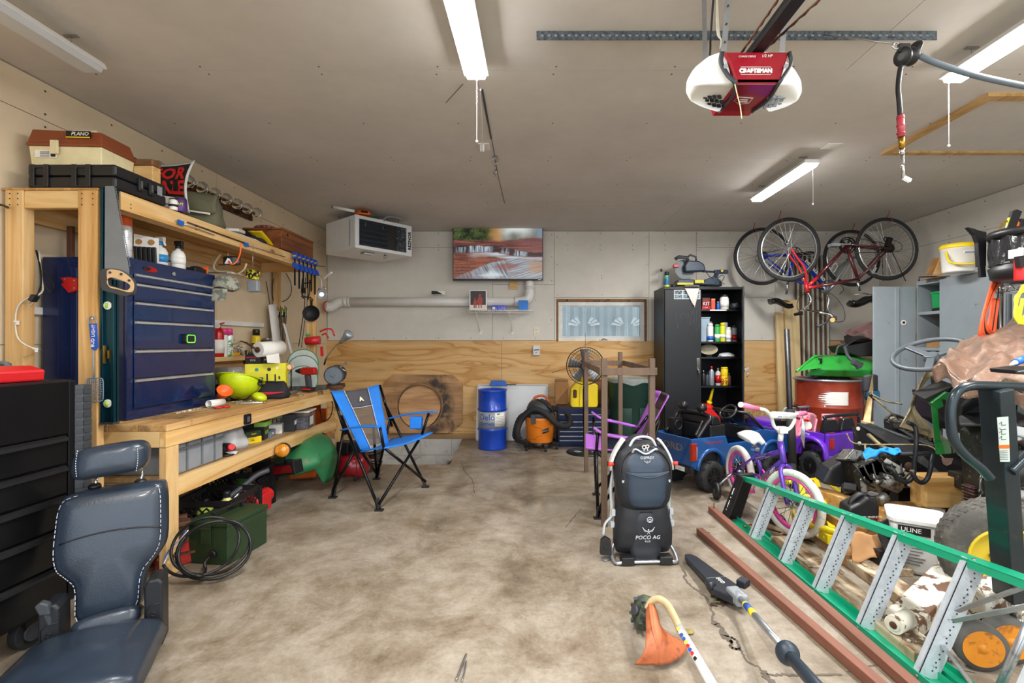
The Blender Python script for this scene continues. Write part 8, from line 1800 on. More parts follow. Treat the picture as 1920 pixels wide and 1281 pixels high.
JB(-.10,.60,-Wd+.015,Wd-.015,.17,.21,'chassis_tub',TK);JB(.56,.96,-.16,.16,.24,.43,'bonnet',Jj,.02);JB(.96,1.0,-.15,.15,.22,.41,'front_grille',TK);JB(.56,.95,-Wd-.02,-.165,.31,.36,'front_fender',Jj,.015);JB(.56,.95,.165,Wd+.02,.31,.36,'front_fender',Jj,.015)
pl_=E().A(-.147,-.1405,-.085,.085,.225,.27).p('number_plate',TK,t,.002);U('lettering','CH9956',.035,LW,pl_,(-.148,0,.247),(0,-1,0),Z_,.0006,bold=.001)
U('lettering','COMPASS',.024,LW,t,(.10,Wd+.0135,.395),(-1,0,0),Z_,.0005)
E().T(Q([(-.09,-Wd+.01,.42),(-.10,-Wd+.015,.54),(-.09,-Wd+.04,.565),(-.09,Wd-.04,.565),(-.10,Wd-.015,.54),(-.09,Wd-.01,.42)],6),.015,10).p('roll_bar',TK)
for y in(-.11,.11):E().P([(-.08,y-.10,.42),(-.08,y+.10,.42),(-.08,y+.085,.48),(-.08,y+.06,.53),(-.08,y-.06,.53),(-.08,y-.085,.48)],(.06,0,0)).A(-.02,.16,y-.09,y+.09,.30,.36).p('seat',TK,t,.01)
E().O((.34,.10,.55),(-.8,0,.6),.07,.010,26,8).B((.34,.03,.55),(.34,.17,.55),.03,.012).C((.34,.10,.55),(.44,.10,.44),.014,K=10).A(.42,.56,-Wd+.03,Wd-.03,.21,.46).p('dashboard',TK)
E().T([(.50,-.17,.44),(.42,-.16,.58),(.42,.16,.58),(.50,.17,.44)],.012,8).p('windshield_frame',MG)
for x in(.02,.76):
 for s_ in(-1,1):toywheel(t,x,s_*(Wd-.01),.125,.11,s_,TK)
t=T('pink_blanket','pink and white cloth bundle piled in the seats of the purple jeep','cloth')
q=lambda px,py,Y=4.5:P(px,py,Y)
E().G(lambda u,v:q(1488+46*u-8*v,770+44*v+14*u+5*sin(7*u),4.62-.12*v+.06*sin(9*u)),18,10,.02).p('cloth',I('pink_cloth','f0a0b4',.6,c2='d8324a',W=(.56,.62),vs=7))
E().O(q(1512,798,4.44),(.3,-1,.2),.05,.012,26,8).p('red_ring',ME);E().C(q(1512,798,4.46),q(1512,798,4.45),.045,K=24).p('white_disc',MP);E().O(q(1571,788,4.55),(.2,-1,.3),.045,.012,24,8).G(lambda u,v:q(1540+26*u,776+14*v,4.6),6,4,.02).p('pink_ring',MATS['pink_cloth'])
# == small purple bicycle
t=T('kids_bicycle','small purple bicycle with white tyres and pink rims between the toy cars and the ladder','bicycle')
JR=I('kids_purple','5b35a8',.25,.1,coat=.6);Ua=I('white_tyre','d9d6ce',.6,bump=.6,bs=70,c2='a39c8d',W=(.6,.72),vs=20);JI=I('pink_rim','e0489c',.3,coat=.4)
rh=P(1387,884,3.77);rh.z=.205;fh=F(1.585,3.02,.21)
ax_r=F(1,.08,0).normalized();ax_f=F(.90,.43,0).normalized()
wheel('rear_wheel',t,rh,ax_r,.205,Ua,JI,SK,24,.024,thick=1.2);wheel('front_wheel',t,fh,ax_f,.21,Ua,JI,SK,24,.024,thick=1.2)
hd=P(1463,828,3.14);hdb=P(1470,868,3.11);bb_=P(1430,896,3.46);stt=P(1418,846,3.52)
tubes(t,'frame_tube',[(hdb.lerp(hd,.55),stt.lerp(bb_,.25),.016),(hdb.lerp(hd,.12),bb_,.018),(bb_,stt,.014),(bb_+F(.03,0,0),rh+F(.05,0,0),.008),(bb_-F(.03,0,0),rh-F(.05,0,0),.008),(stt.lerp(bb_,.2)+F(.02,0,0),rh+F(.05,0,0),.008),(stt.lerp(bb_,.2)-F(.02,0,0),rh-F(.05,0,0),.008)],JR)
d_=(hdb.lerp(hd,.12)-bb_).normalized();mid=bb_.lerp(hdb,.55);side_=F(-1,-.5,0).normalized();up_=(zv(1)-d_*d_.z).normalized();U('lettering','HUFFY',.032,LW,t,mid+side_*.012+F(-.01,-.012,.0),d_,up_,.0006,shear=.2)
tubes(t,'head_tube',[(hdb,hd,.02)],JR)
for s_ in(-1,1):E().T(Q([fh+ax_f*.05*s_,fh.lerp(hdb,.5)+ax_f*.052*s_,fh.lerp(hdb,.82)+ax_f*.045*s_,hdb+zv(-.01)+ax_f*.006*s_],5),.014,10).p('fork_blade',JR)
JD=I('white_paint','eeeeea',.3,coat=.3)
E().C(hd,P(1465,808,3.15),.017,K=12).X(P(1467,806,3.13),(.05,.045,.04)).p('stem',JD)
B=lambda px,py,Y=3.14:P(px,py,Y)
E().T(Q([B(1420,766,3.05),B(1436,770,3.08),B(1446,782,3.12),B(1452,800,3.14),B(1466,808,3.14),B(1480,804,3.16),B(1489,790,3.18),B(1490,778,3.2),B(1500,775,3.24)],7),.011,10).p('handlebar',JD)
for a,b_ in((B(1390,759,2.98),B(1421,767,3.05)),(B(1495,776,3.22),B(1510,775,3.30))):E().C(a,b_,.016,K=14).p('grip',I('grip_pink','ea7aa0',.5))
E().C(B(1388,759,2.975),B(1390,759,2.98),.017,K=14).p('grip_end',JD)
pad_=E().C(B(1449,778,3.10),B(1488,780,3.19),.022,K=16).p('crossbar_pad',JD);U('lettering','Sea Star',.03,LB,pad_,B(1468,779.5,3.112),F(1,.5,0),Z_,.0006)
E().C(stt,P(1416,835,3.53),.011,K=12).X(P(1416,842,3.53),(.03,.07,.03)).p('seat_post',MC)
sc_=P(1414,829,3.54);E().G(lambda u,v:sc_+F((v-.5)*(.05+.09*u)-.01+.03*(u-.5),(u-.5)*.24,.0+.02*sin(pi*v)+.012*u),12,8,.035).p('saddle',JD)
cr_=E().O(bb_,(1,-.1,0),.055,.006,28,6).B(bb_,bb_+F(0,.05,0),.01,.01).B(bb_,bb_-F(0,.05,0),.01,.01).p('chainring',JI)
E().B(bb_+F(-.04,0,0),bb_+F(-.05,.03,-.10),.012,.012).B(bb_+F(.04,0,0),bb_+F(.05,-.08,.05),.012,.012).p('crank_arm',MC,cr_);E().X(bb_+F(.09,-.08,.05),(.07,.06,.022)).X(bb_+F(-.09,.03,-.10),(.07,.06,.022)).p('pedal',JI,cr_)
E().B(rh+F(-.02,0,.0),rh+F(-.10,.02,-.03),.02,.006).T([rh+F(-.04,0,.0),rh+F(-.12,-.02,-.05),rh+F(-.20,-.02,-.125)],.010,8).p('training_wheel_arm',MS)
tw_=F(P(1342,922,3.76).x-.0,3.745,.066);w_=E().L([(.03,-.018),(.06,-.016),(.066,-.006),(.066,.006),(.06,.016),(.03,.018)],tw_,(1,0,0),28).p('training_wheel',MK);E().C(tw_-X_*.022,tw_+X_*.022,.02,K=16).p('hub',MD,w_)
m=E()
for k in rg(7):m.T([B(1505,778,3.28),B(1503+k,800+k,3.27),B(1502+k*.9,822+3*k,3.26)],.0028,5)
st_=pt('streamers',m,I('silver_tinsel','d5d8e0',.2,.8),t);st_['kind']='stuff'
# == step ladder lying on its side
t=T('step_ladder','green fiberglass step ladder lying on its side with aluminium steps','ladder')
JJ=I('ladder_green','12a078',.35,var=.08,coat=.2);M_ls=I('ladder_step_alu','c3ccd4',.42,.2,c2='7d848c',W=(.62,.7),vs=30)
def botp(Y):return F(1.305+(3.3-Y)*.055,Y,0.0)
def topp(Y):return F(1.412+(3.3-Y)*.100,Y,.300+(3.3-Y)*.083)
def channel(mb,a,b_,xd,zd,w,h,th=.004):
 """C channel from a to b: web w wide along xd, flanges h high along zd"""
 xd,zd=V(xd).normalized(),V(zd).normalized()
 for off,ww,hh in((zv(0),w,th),(xd*(w/2-th/2)+zd*(h/2),th,h),(-xd*(w/2-th/2)+zd*(h/2),th,h)):
  vs=[p+off+xd*sx*ww/2+zd*sz*hh/2 for p in(a,b_)for sx,sz in((-1,-1),(1,-1),(1,1),(-1,1))]
  mb.add(vs,[(3,2,1,0),(4,5,6,7),(0,1,5,4),(1,2,6,5),(2,3,7,6),(3,0,4,7)])
ya,yb=3.28,1.20
m=E();channel(m,topp(ya),topp(yb),(1,-.1,-.12),(0,0,-1),.078,.028);pt('side_rail',m,JJ,t)
m=E();channel(m,botp(ya)+zv(.006),botp(yb)+zv(.006),(1,0,0),(0,0,1),.078,.028);pt('side_rail',m,JJ,t)
m=E();channel(m,botp(3.1)+F(.085,0,.006),botp(yb)+F(.10,0,.006),(1,0,0),(0,0,1),.06,.022);pt('rear_rail',m,JJ,t)
m=E();channel(m,topp(3.1)+F(.085,0,-.03),topp(yb)+F(.10,0,-.03),(1,0,-.12),(0,0,-1),.06,.022);pt('rear_rail',m,JJ,t)
for k,Y in enumerate((2.96,2.63,2.33,2.03,1.735,1.44)):
 a,b_=botp(Y)+zv(.012),topp(Y)+zv(-.006);d=(b_-a).normalized();xd=F(1,0,0);xd=(xd-d*xd.dot(d)).normalized();yd=d.cross(xd)
 m=E()
 for off,ww,hh in((zv(0),.074,.004),(xd*.035+yd*.011,.004,.022),(-xd*.035+yd*.011,.004,.026)):
  vs=[p+off+xd*sx*ww/2+yd*sy*hh/2 for p in(a,b_)for sx,sy in((-1,-1),(1,-1),(1,1),(-1,1))];m.add(vs,[(3,2,1,0),(4,5,6,7),(0,1,5,4),(1,2,6,5),(2,3,7,6),(3,0,4,7)])
 st=pt('step',m,M_ls,t)
 m=E();
 for kk in rg(26):p=a.lerp(b_,.06+.88*kk/25)-yd*.0025+xd*.012*(1 if kk%2 else .4);m.B(p,p+d*.006,.005,.002,yd)
 g_=pt('tread_grip',m,MD,st);g_['kind']='stuff'
 for end,p in((0,a),(1,b_)):m=E();m.C(topp(Y)+F(-.01,0,.003),topp(Y)+F(-.01,0,.007),.007,K=10)if end else m.C(botp(Y)+F(-.042,0,.018),botp(Y)+F(-.038,0,.018),.007,K=10);pt('rivet',m,MS,st)
for Y in(2.80,2.17,1.6):E().C(botp(Y)+F(.095,0,.012),topp(Y)+F(.095,0,-.03),.013,K=12).p('rear_rung',MA)
E().B(topp(1.56)+zv(-.012),botp(1.735).lerp(topp(1.735),.58)+zv(0),.022,.004,YY).B(topp(1.5)+F(.06,0,-.03),botp(1.735).lerp(topp(1.735),.50),.022,.004,YY).B(botp(1.42)+zv(.02),botp(1.735).lerp(topp(1.735),.30),.018,.004,YY).p('brace',MA)
# black top cap
c0,c1=botp(3.3),topp(3.3);cap_=E().P([c0+F(-.055,.0,.0),c0+F(.085,.03,.0),c1+F(.08,.03,.01),c1+F(-.045,0,.01)],(.0,.045,0)).p('top_cap',I('cap_black','17181a',.5,c2='8f8f8f',W=(.70,.72),vs=40),t,.006)
E().P([c0+F(-.056,.0,.0),c1+F(-.046,0,.01),c1+F(-.046,-.07,.003),c0+F(-.056,-.07,-.0)],(.006,0,0)).p('cap_flange',MATS['cap_black'],t,.002)
d=(c1-c0).normalized();U('lettering','KELLER',.052,LW,t,c0.lerp(c1,.48)+F(-.034,-.0015,.0),d,F(-1,0,.35),.0006,bold=.002)
# brown lumber sticks on the floor
Ub=wood('red_brown_paint','8a5a48','7a4d3d',ax='Y',fine=.5)
def bartop(a,b_,w,h,m_,label,z=0):m=E();a,b_=V(a),V(b_);a.z=b_.z=z+h/2+.001;m.B(a,b_,w,h);return solo('wood_stick',m,m_,label,'lumber',bev=.003)
bartop((1.015,3.06,0),(1.222,1.3,0),.042,.042,Ub,'brown painted wooden stick on the floor beside the pole saw, nearest the middle')
bartop((1.235,3.47,0),(1.30,1.5,0),.045,.04,Ub,'brown painted wooden stick alongside the ladder, second from the middle')
s=E();s.C((1.24,3.43,.041),(1.24,3.43,.07),.003,K=6);s.C((1.24,3.43,.07),(1.24,3.43,.073),.006,K=8);solo('nail',s,MU,'bent nail standing in the end of the second brown stick','nail')
# weathered white boards under the ladder
JS=wood('weathered_board','ddd3bc','bfa888',ax='Y',knots=2,dirt='7c6046',dirtamt=(.45,.56))
def plank(px0,py0,px1,py1,w,h,label,z=0,m_=None,name='old_board'):
 a,b_=PF(px0,py0,z+h/2),PF(px1,py1,z+h/2);m=E();m.B(a,b_,w,h);return solo(name,m,m_ or JS,label,'lumber',bev=.004)
plank(1465,1012,1745,1235,.13,.045,'weathered flaking board on the floor just right of the ladder foot rail')
plank(1530,1000,1800,1190,.12,.05,'weathered flaking board with splinters, second board right of the ladder')
plank(1570,985,1700,1075,.07,.04,'split weathered stick lying behind the second flaking board',z=.0)
# == pole saw
t=T('pole_saw','pole saw with a black bar cover lying across the floor crack','pole saw')
tip,hd_,col_=P(1291,1042,2.68),P(1382,1116,2.2),P(1474,1222,1.63)
tip.z=.04
JT=I('saw_cover','22262d',.4)
d=(hd_-tip).normalized();n_=F(-d.y,d.x,0).normalized()
m=E();L=(hd_-tip).length;w0,w1=.035,.06
m.P([tip+n_*w0*.5-d*.012,tip+n_*w0*1.0+d*.03,tip+d*L*.62+n_*w1*.85,tip+d*L*.62-n_*w1*.95,tip-n_*w0*1.0+d*.03,tip-n_*w0*.5-d*.012],(0,0,-.022));pt('bar_cover',m,JT,t,.006)
g_=E().P([tip+d*L*.6+n_*.055,tip+d*L*.78+n_*.062,hd_+d*.01+n_*.05,hd_+d*.02-n_*.03,tip+d*L*.85-n_*.075,tip+d*L*.6-n_*.06],(0,0,-.035)).p('gear_cover',JT,t,.008);U('lettering','EGO',.03,LW,g_,tip+d*L*.7+zv(.0035),d,n_,.0006)
E().X(hd_-d*.09+n_*.085+zv(.01),(.055,.045,.035),(0,0,.7)).C(hd_-d*.12-n_*.05,hd_-d*.10-n_*.085,.018,K=10).p('oil_cap',JT,t,.006)
E().X(hd_+zv(-.005),(.06,.10,.05),(0,0,math.atan2(d.y,d.x)+pi/2)).C(hd_,hd_+(col_-hd_).normalized()*.06,.022,.018,16).p('gearbox',MG,t,.01)
pl_=E().C(hd_+(col_-hd_)*.08,col_,.0135,K=16).p('pole',MA)
dd=(col_-hd_).normalized();E().C(hd_+dd*.14,hd_+dd*.20,.0142,K=16).p('warning_label',LB,pl_);E().C(hd_+dd*.202,hd_+dd*.25,.0143,K=16).C(hd_+dd*.125,hd_+dd*.139,.0143,K=16).p('warning_label',LY,pl_)
E().E(col_+dd*.012,(.038,.038,.038)).C(col_,col_+dd*.42,.020,.021,18).p('handle',I('handle_navy','23303d',.45))
# dirt and leaves under the saw
m=E()
for k in rg(46):
 p=PF(1345+random.gauss(12,14),1128+random.gauss(0,5)+.25*(k%9));a=random.uniform(0,3.1);m.X(p+zv(.004),(random.uniform(.008,.035),random.uniform(.004,.012),.006),(random.uniform(-.2,.2),.1,a))
solo('leaf_litter',m,I('dark_litter','3f2a1e',.9),'dark crumbs of bark and leaves under the saw head','litter',kind='stuff')
m=E()
for k in rg(5):m.E(PF(1340+2.2*k,1131+.8*(k%2))+zv(.005),(.008,.006,.004),K=8,rings=6)
solo('green_weed',m,I('weed_green','5d7a45',.8),'tiny green weed beside the bark crumbs','weed',kind='stuff')
# == string trimmer
t=T('string_trimmer','string trimmer with an orange guard and cream curved shaft on the floor','string trimmer')
q=lambda px,py,z:PF(px,py,z)
c_=q(1205,1148,.075);n_=F(-.9,-.25,.35).normalized()
sp_=E().L([(0,.03),(.035,.03),(.055,.02),(.068,.0),(.066,-.02),(.03,-.03),(0,-.03)],c_,n_,30).p('spool',I('spool_green','4a5340',.6,c2='23261f',W=(.5,.6),vs=30))
m=E()
for k in rg(10):a=2*pi*k/10;x,y,_=m.frame(n_);m.X(c_+(x*cos(a)+y*sin(a))*.05+n_*.024,(.014,.014,.012),(a,0,0))
m.L([(.02,.045),(.022,.03)],c_,n_,16);pt('spool_tooth',m,MD,sp_)
E().C(c_-n_*.03,c_-n_*.052,.035,.02,18).p('orange_hub',MO)
Uc=I('guard_orange','c06a42',.5,c2='8f5238',W=(.5,.68),vs=14,bump=.1)
L_=[q(1212,1145,.12),q(1212,1195,.10),q(1206,1225,.06),q(1190,1245,.012)];Rr=[q(1232,1150,.12),q(1240,1178,.10),q(1268,1198,.06),q(1292,1208,.02)]
Lc,Rc=Q(L_,5),Q(Rr,5)
def gd(u,v):
 k=v*(len(Lc)-1);j=min(int(k),len(Lc)-2);a=Lc[j].lerp(Lc[j+1],k-j);b_=Rc[j].lerp(Rc[j+1],k-j);p=a.lerp(b_,u);bul=sin(pi*u);return p+F(.02*bul*v,-.055*bul*v**1.5,(.03+.02*v)*bul*(1-v*.9))
E().G(gd,16,16,.004).p('guard',Uc)
E().T([V(gd(.30,v))+zv(.003)for v in[i/12 for i in rg(13)]],.006,6).p('guard_rib',Uc)
sh=Q([q(1214,1142,.12),q(1222,1128,.15),q(1236,1124,.17),q(1252,1135,.17),q(1266,1160,.165),q(1275,1180,.16)],7);E().T(sh,.0145,14).p('curved_shaft',I('cream_shaft','cdbd92',.4,.2))
e0,e1=q(1274,1178,.16),q(1345,1300,.17);sf=E().C(e0,e1,.0155,K=18).p('straight_shaft',I('white_shaft','dcdcda',.35,.1))
d=(e1-e0).normalized()
for k,(f_,mm)in enumerate(((.06,LY),(.12,MP),(.17,LB),(.24,LB),(.30,LY),(.36,LR),(.42,LB),(.48,LR),(.56,LK))):
 p=e0.lerp(e1,f_)+F(-.012,-.004,.0105);E().C(p,p+F(-.002,-.001,.002),.0065,K=10).p('pictogram',mm,sf)
E().E(q(1292,1187,.0)+zv(.006),(.022,.018,.006)).p('line_tail',I('olive_drip','8a7a3a',.5))
# small stuff on the floor
m=E();m.T(Q([PF(855,1279)+zv(.006),PF(862,1262)+zv(.006),PF(868,1245)+zv(.006),PF(874,1230)+zv(.006)],5),.004,6);m.T(Q([PF(866,1281)+zv(.006),PF(871,1262)+zv(.006),PF(874,1243)+zv(.006)],5),.003,6)
solo('wire_piece',m,MS,'bent piece of wire on the floor at the bottom edge of the view','wire')
m=E();m.T([PF(1328,1000)+F(.008*cos(a),.008*sin(a),.003)for a in[i*.7 for i in rg(8)]],.0015,5);solo('screw_eye',m,MK,'tiny black ring on the floor at the end of the brown stick','ring')
# == child carrier backpack
t=T('child_carrier','dark blue and black child carrier backpack standing on an aluminium loop','backpack',(.583,2.74,0),(0,0,R(3)));t.scale=(1,1,.955)
JU=I('carrier_navy','2a3848',.55,bump=.15,bs=40,vs=6);JV=I('carrier_black','1a1c22',.6,bump=.2,bs=30,vs=6);Js=I('carrier_grey','b6bcc0',.5);Jb=I('carrier_silver','c8ccd0',.4)
def shell(mb,rows,y0,n=20,back=.02):
 """rows: (z, half width, bulge, centre y) bottom to top: a bag front surface closed at the back"""
 def fn(u,v):
  k=v*(len(rows)-1);j=min(int(k),len(rows)-2);f_=k-j;r_=[a+(b-a)*f_ for a,b in zip(rows[j],rows[j+1])]
  a=pi*u;x=-r_[1]*(abs(cos(a))**.75)*(1 if cos(a)>0 else-1);y=y0+r_[3]-r_[2]*(sin(a)**.6 if sin(a)>0 else 0);return(x,y,r_[0])
 mb.G(fn,n,len(rows)*3,.02)
low=[(.045,.15,.05,0),(.09,.165,.09,0),(.18,.165,.10,0),(.28,.145,.095,0),(.335,.13,.08,0)]
upp=[(.305,.125,.09,.005),(.36,.15,.115,.0),(.46,.16,.12,.0),(.56,.165,.11,.01),(.63,.14,.09,.02),(.675,.085,.06,.035),(.69,.03,.03,.05)]
m=E();shell(m,low,-.0);pt('lower_bag',m,JV,t);m=E();shell(m,upp,.0);pt('upper_bag',m,JV,t)
E().A(-.14,.14,.03,.10,.06,.66).p('back_frame',JV,t,.02)
m=E();shell(m,[(.335,.085,.05,-.075),(.38,.105,.055,-.078),(.46,.11,.05,-.082),(.53,.115,.045,-.08)],.0);pt('front_pocket',m,JU,t)
m=E();shell(m,[(.52,.115,.05,-.06),(.57,.12,.05,-.05),(.61,.10,.045,-.04),(.65,.06,.03,-.03)],0);pt('top_panel',m,JU,t)
E().T(Q([(-.118,-.118,.535),(-.06,-.14,.518),(0,-.146,.51),(.06,-.14,.518),(.118,-.118,.535)],6),.0045,6).p('pocket_hem',JU)
E().T(Q([(-.13,-.085,.44),(-.14,-.08,.54),(-.12,-.07,.60),(-.07,-.065,.65),(0,-.06,.665),(.07,-.065,.65),(.12,-.07,.60),(.14,-.08,.54),(.13,-.085,.44)],6),.005,6).p('zip',MK)
E().T(Q([(-.07,-.05,.62),(-.055,-.075,.655),(0,-.08,.628),(.055,-.075,.655),(.07,-.05,.64)],5),.009,8,flat=.6).T(Q([(-.08,-.02,.645),(-.05,-.02,.70),(0,-.02,.715),(.05,-.02,.70),(.08,-.02,.645)],5),.008,8).p('grab_handle',Js)
E().O((-.01,-.085,.668),YY,.010,.0025,16,6).O((.008,-.085,.672),YY,.009,.0025,16,6).T([(-.01,-.085,.66),(-.012,-.09,.645)],.002,5).T([(.006,-.085,.66),(.01,-.09,.646)],.002,5).p('zip_cord',MP)
for s_ in(-1,1):
 E().G(lambda u,v:(s_*(.10+.075*sin(pi*.5*u)),-.03+.06*v,.70-.16*u-.02*u*u),8,4,.012).p('shoulder_piece',I('carrier_white','d5d6d4',.6))
 E().C((s_*.17,-.03,.56),(s_*.195,-.035,.56),.012,K=12).p('red_knob',I('knob_red','e0382c',.3))
 E().T(Q([(s_*.155,.02,.54),(s_*.17,.03,.40),(s_*.165,.03,.28),(s_*.18,.02,.18)],5),.009,8,flat=.4).X((s_*.165,-.01,.27),(.02,.02,.035)).X((s_*.17,-.01,.20),(.02,.02,.03)).p('strap',Js)
 E().X((s_*.118,-.09,.475),(.03,.01,.014)).p('strap_tab',Js)
E().G(lambda u,v:(-.10+.20*u,.03+.05*v,.665+.05*sin(pi*u)),10,4,.02).p('sun_shade',MR)
E().T(Q([(-.15,.02,.09),(-.175,-.02,.04),(-.17,-.09,.012),(-.12,-.105,.02),(0,-.10,.018),(.12,-.105,.02),(.17,-.09,.012),(.175,-.02,.04),(.15,.02,.09)],6),.010,10).p('stand_loop',MA)
for s_ in(-1,1):E().A(s_*.155-.022,s_*.155+.022,-.105,-.075,0,.008).A(s_*.105-.035,s_*.105+.035,-.118,-.06,.005,.05).p('foot_sleeve',MK,t,.004)
m=E();shell(m,[(.02,.08,.04,-.06),(.06,.085,.05,-.055),(.10,.09,.05,-.05),(.26,.07,.055,-.05),(.30,.05,.05,-.045)],0);pt('lower_panel',m,I('panel_black','23272e',.45,vs=10),t)
m=E()
def bird(mb,cx,z,s_,y):
 for sg_ in(-1,1):
  mb.T(Q([(cx+sg_*.002,y,z-.006*s_),(cx+sg_*.018*s_,y,z+.0*s_),(cx+sg_*.034*s_,y,z+.018*s_)],4),.0016*s_,5);mb.T([(cx+sg_*.004,y,z-.008*s_),(cx+sg_*.02*s_,y,z-.008*s_),(cx+sg_*.028*s_,y,z+.008*s_)],.0013*s_,5);mb.T([(cx,y,z-.008*s_),(cx+sg_*.008*s_,y,z-.022*s_)],.0014*s_,5)
 mb.E((cx,y,z+.002*s_),(.004*s_,.0015,.006*s_),K=8,rings=6)
bird(m,.005,.205,1.0,-.120);pt('bird_emblem',m,Jb,t);m=E();bird(m,0,.592,.55,-.113);pt('bird_emblem',m,Jb,t)
U('lettering','OSPREY',.022,Jb,t,(0,-.111,.613),X_,Z_,.0008);U('lettering','POCO AG',.030,Jb,t,(.0,-.121,.165),X_,Z_,.0008,shear=.15);U('lettering','PLUS',.014,Jb,t,(.0,-.121,.143),X_,Z_,.0008)
E().O((.012,-.121,.265),YY,.015,.002,22,6).O((.012,-.121,.262),YY,.007,.0018,16,6).p('round_emblem',Jb)
E().T(Q([(-.165,.02,.24),(-.21,-.0,.20),(-.225,-.02,.14)],5),.010,8,flat=.35).p('hip_strap',Js);E().P([(-.245,-.05,.04),(-.185,-.05,.035),(-.185,-.05,.12),(-.215,-.05,.14),(-.24,-.05,.12)],(0,.035,0)).C((-.215,-.055,.08),(-.215,-.05,.08),.012,K=10).p('hip_buckle',MK,t,.008)
E().P([(-.24,-.03,.004),(-.16,.02,.004),(-.15,-.0,.004),(-.215,-.055,.004)],(0,0,.003)).p('loose_strap',MG)
# == garage door opener, rail, hose reel
q=lambda px,py,z:P(px,py,F_PX*(CH-z)/(py-CY))
# perforated angle across the ceiling
t=T('perforated_angle','long galvanised perforated angle bar bolted across the ceiling','angle bar')
a,b_=q(1006,64,ZC-.004),q(1754,55,ZC-.004);Yg=(a.y+b_.y)/2;x0,x1=a.x,q(1754,60,ZC).x
M_gal=I('galvanised','77828c',.4,.7,c2='545d66',W=(.45,.6),vs=30)
E().A(x0,x1,Yg,Yg+.038,ZC-.004,ZC-.0005).A(x0,x1,Yg-.001,Yg+.002,ZC-.042,ZC-.004).p('angle',M_gal)
m=E();n=58
for k in rg(n):x=x0+.02+(x1-x0-.04)*k/n;m.A(x,x+.012,Yg-.0025,Yg-.001,ZC-.026,ZC-.018);m.A(x+.006,x+.018,Yg+.014,Yg+.022,ZC-.0055,ZC-.004)
h_=pt('hole',m,I('hole_pale','9a9c9b',.8),t);h_['kind']='stuff'
m=E()
for x in(x0+.3,x0+.95,x0+1.35,x1-.3):m.C((x,Yg+.02,ZC-.004),(x,Yg+.02,ZC-.012),.009,K=8)
b_=pt('bolt',m,MS,t);b_['kind']='stuff'
# opener: body centre about (1395,150); width 215 px
Yo=1.88;t=T('garage_opener','white and red garage door opener hanging from straps under the ceiling','garage door opener')
O=lambda px,py,Y=Yo:P(px,py,Y)
cx=O(1395,0).x;z1,z0=O(0,97).z,O(0,209).z
xs=lambda px:O(px,0).x;zs=lambda py:O(0,py).z
M_op=I('opener_white','efefec',.35,var=.02);M_or=I('opener_red','a51428',.25,coat=.6,var=.05)
ztop=CH+(643-97)*(Yo-.142)/F_PX
def lens(mb,side):
 L=[]
 N_=16
 for i in rg(N_+1):
  v=i/N_;py=97+112*v
  # outer edge of the lamp lens
  tab=((97,40),(102,58),(108,68),(128,92),(150,105),(172,107),(188,99),(198,84),(204,68),(209,50))
  for(p0_,w0_),(p1_,w1_)in zip(tab,tab[1:]):
   if p0_<=py<=p1_+.01:xo=w0_+(w1_-w0_)*(py-p0_)/(p1_-p0_);break
  xi=(38-22*sin(pi*v*.5)**1.0)if v<.62 else(20+26*((v-.62)/.38))
  L.append((py,xi,max(xi+2,xo+2)))
 def fn(u,v):
  k=v*N_;j=min(int(k),N_-1);f_=k-j;py,xi,xo=[a+(b-a)*f_ for a,b in zip(L[j],L[j+1])]
  px=1395+side*(xi+(xo-xi)*sin(u*pi/2));dp=.13*cos(u*pi/2)**.7 if u<1 else 0;uu=max(0,(v-.54)/.46)
  Y=Yo-dp+.20*uu*(dp/.13);return P(px,py,Y)
 mb.G(fn,14,28,0)
 def fb(u,v):
  k=v*N_;j=min(int(k),N_-1);f_=k-j;py,xi,xo=[a+(b-a)*f_ for a,b in zip(L[j],L[j+1])]
  px=1395+side*(xi+(xo-xi)*sin(u*pi/2));dp=.13*cos(u*pi/2)**.7 if u<1 else 0
  p=P(px,py,Yo-dp);Yr_=P(px,py,Yo);return F(Yr_.x,Yo+dp*.5*(1-v),Yr_.z if v>.3 else min(Yr_.z,ztop))
 mb.G(fb,14,28,0)
for s_ in(-1,1):
 m=E();lens(m,s_);pt('light_lens',m,M_op,t)
 m=E()
 for r_ in rg(3):
  for k in rg(5):
   px=1395+s_*(38+9*k+4*r_);py=201-9*r_-1.2*k*(1 if r_<2 else 0);
   if s_*(px-1395)>84:continue
   dq=abs(px-1395);Ys_=Yo-.13+.05*((dq-38)/46.)**2+.20*max(0,((py-97)/112-.54)/.46)*.85-.006
   m.P([P(px-3.3,py+2.8,Ys_),P(px+3.3,py+2.8,Ys_),P(px+3.3+s_*1.5,py-3.2,Ys_),P(px-3.3+s_*1.5,py-3.2,Ys_)],(0,-.006,0))
 pt('vent_slot',m,MK if s_<0 else MG,t)
m=E();yF=Yo-.142
m.P([F((px-CX)*yF/F_PX,yF,CH+(643-py)*yF/F_PX)for px,py in((1357,97),(1480,97),(1473,120),(1462,157.5),(1382,157.5),(1370,120))],(0,.25,0));pt('red_cover',m,M_or,t,.006)
zu=CH+(643-158)*yF/F_PX
def und(px,py):return P(px,py,F_PX*(CH-zu)/(py-CY))
E().P([und(*p)+zv(-.001)for p in((1382,158),(1462,158),(1440,184),(1410,208),(1346,208),(1366,186))],(0,0,.02)).p('red_underside',I('opener_red_shaded','8c1420',.2,coat=.7,var=.1),t,.002)  # shade of the underside painted in as a darker red
def fr(px,py,d=0):return P(px,py,yF-d)if py<=158 else und(px,py)-zv(d)
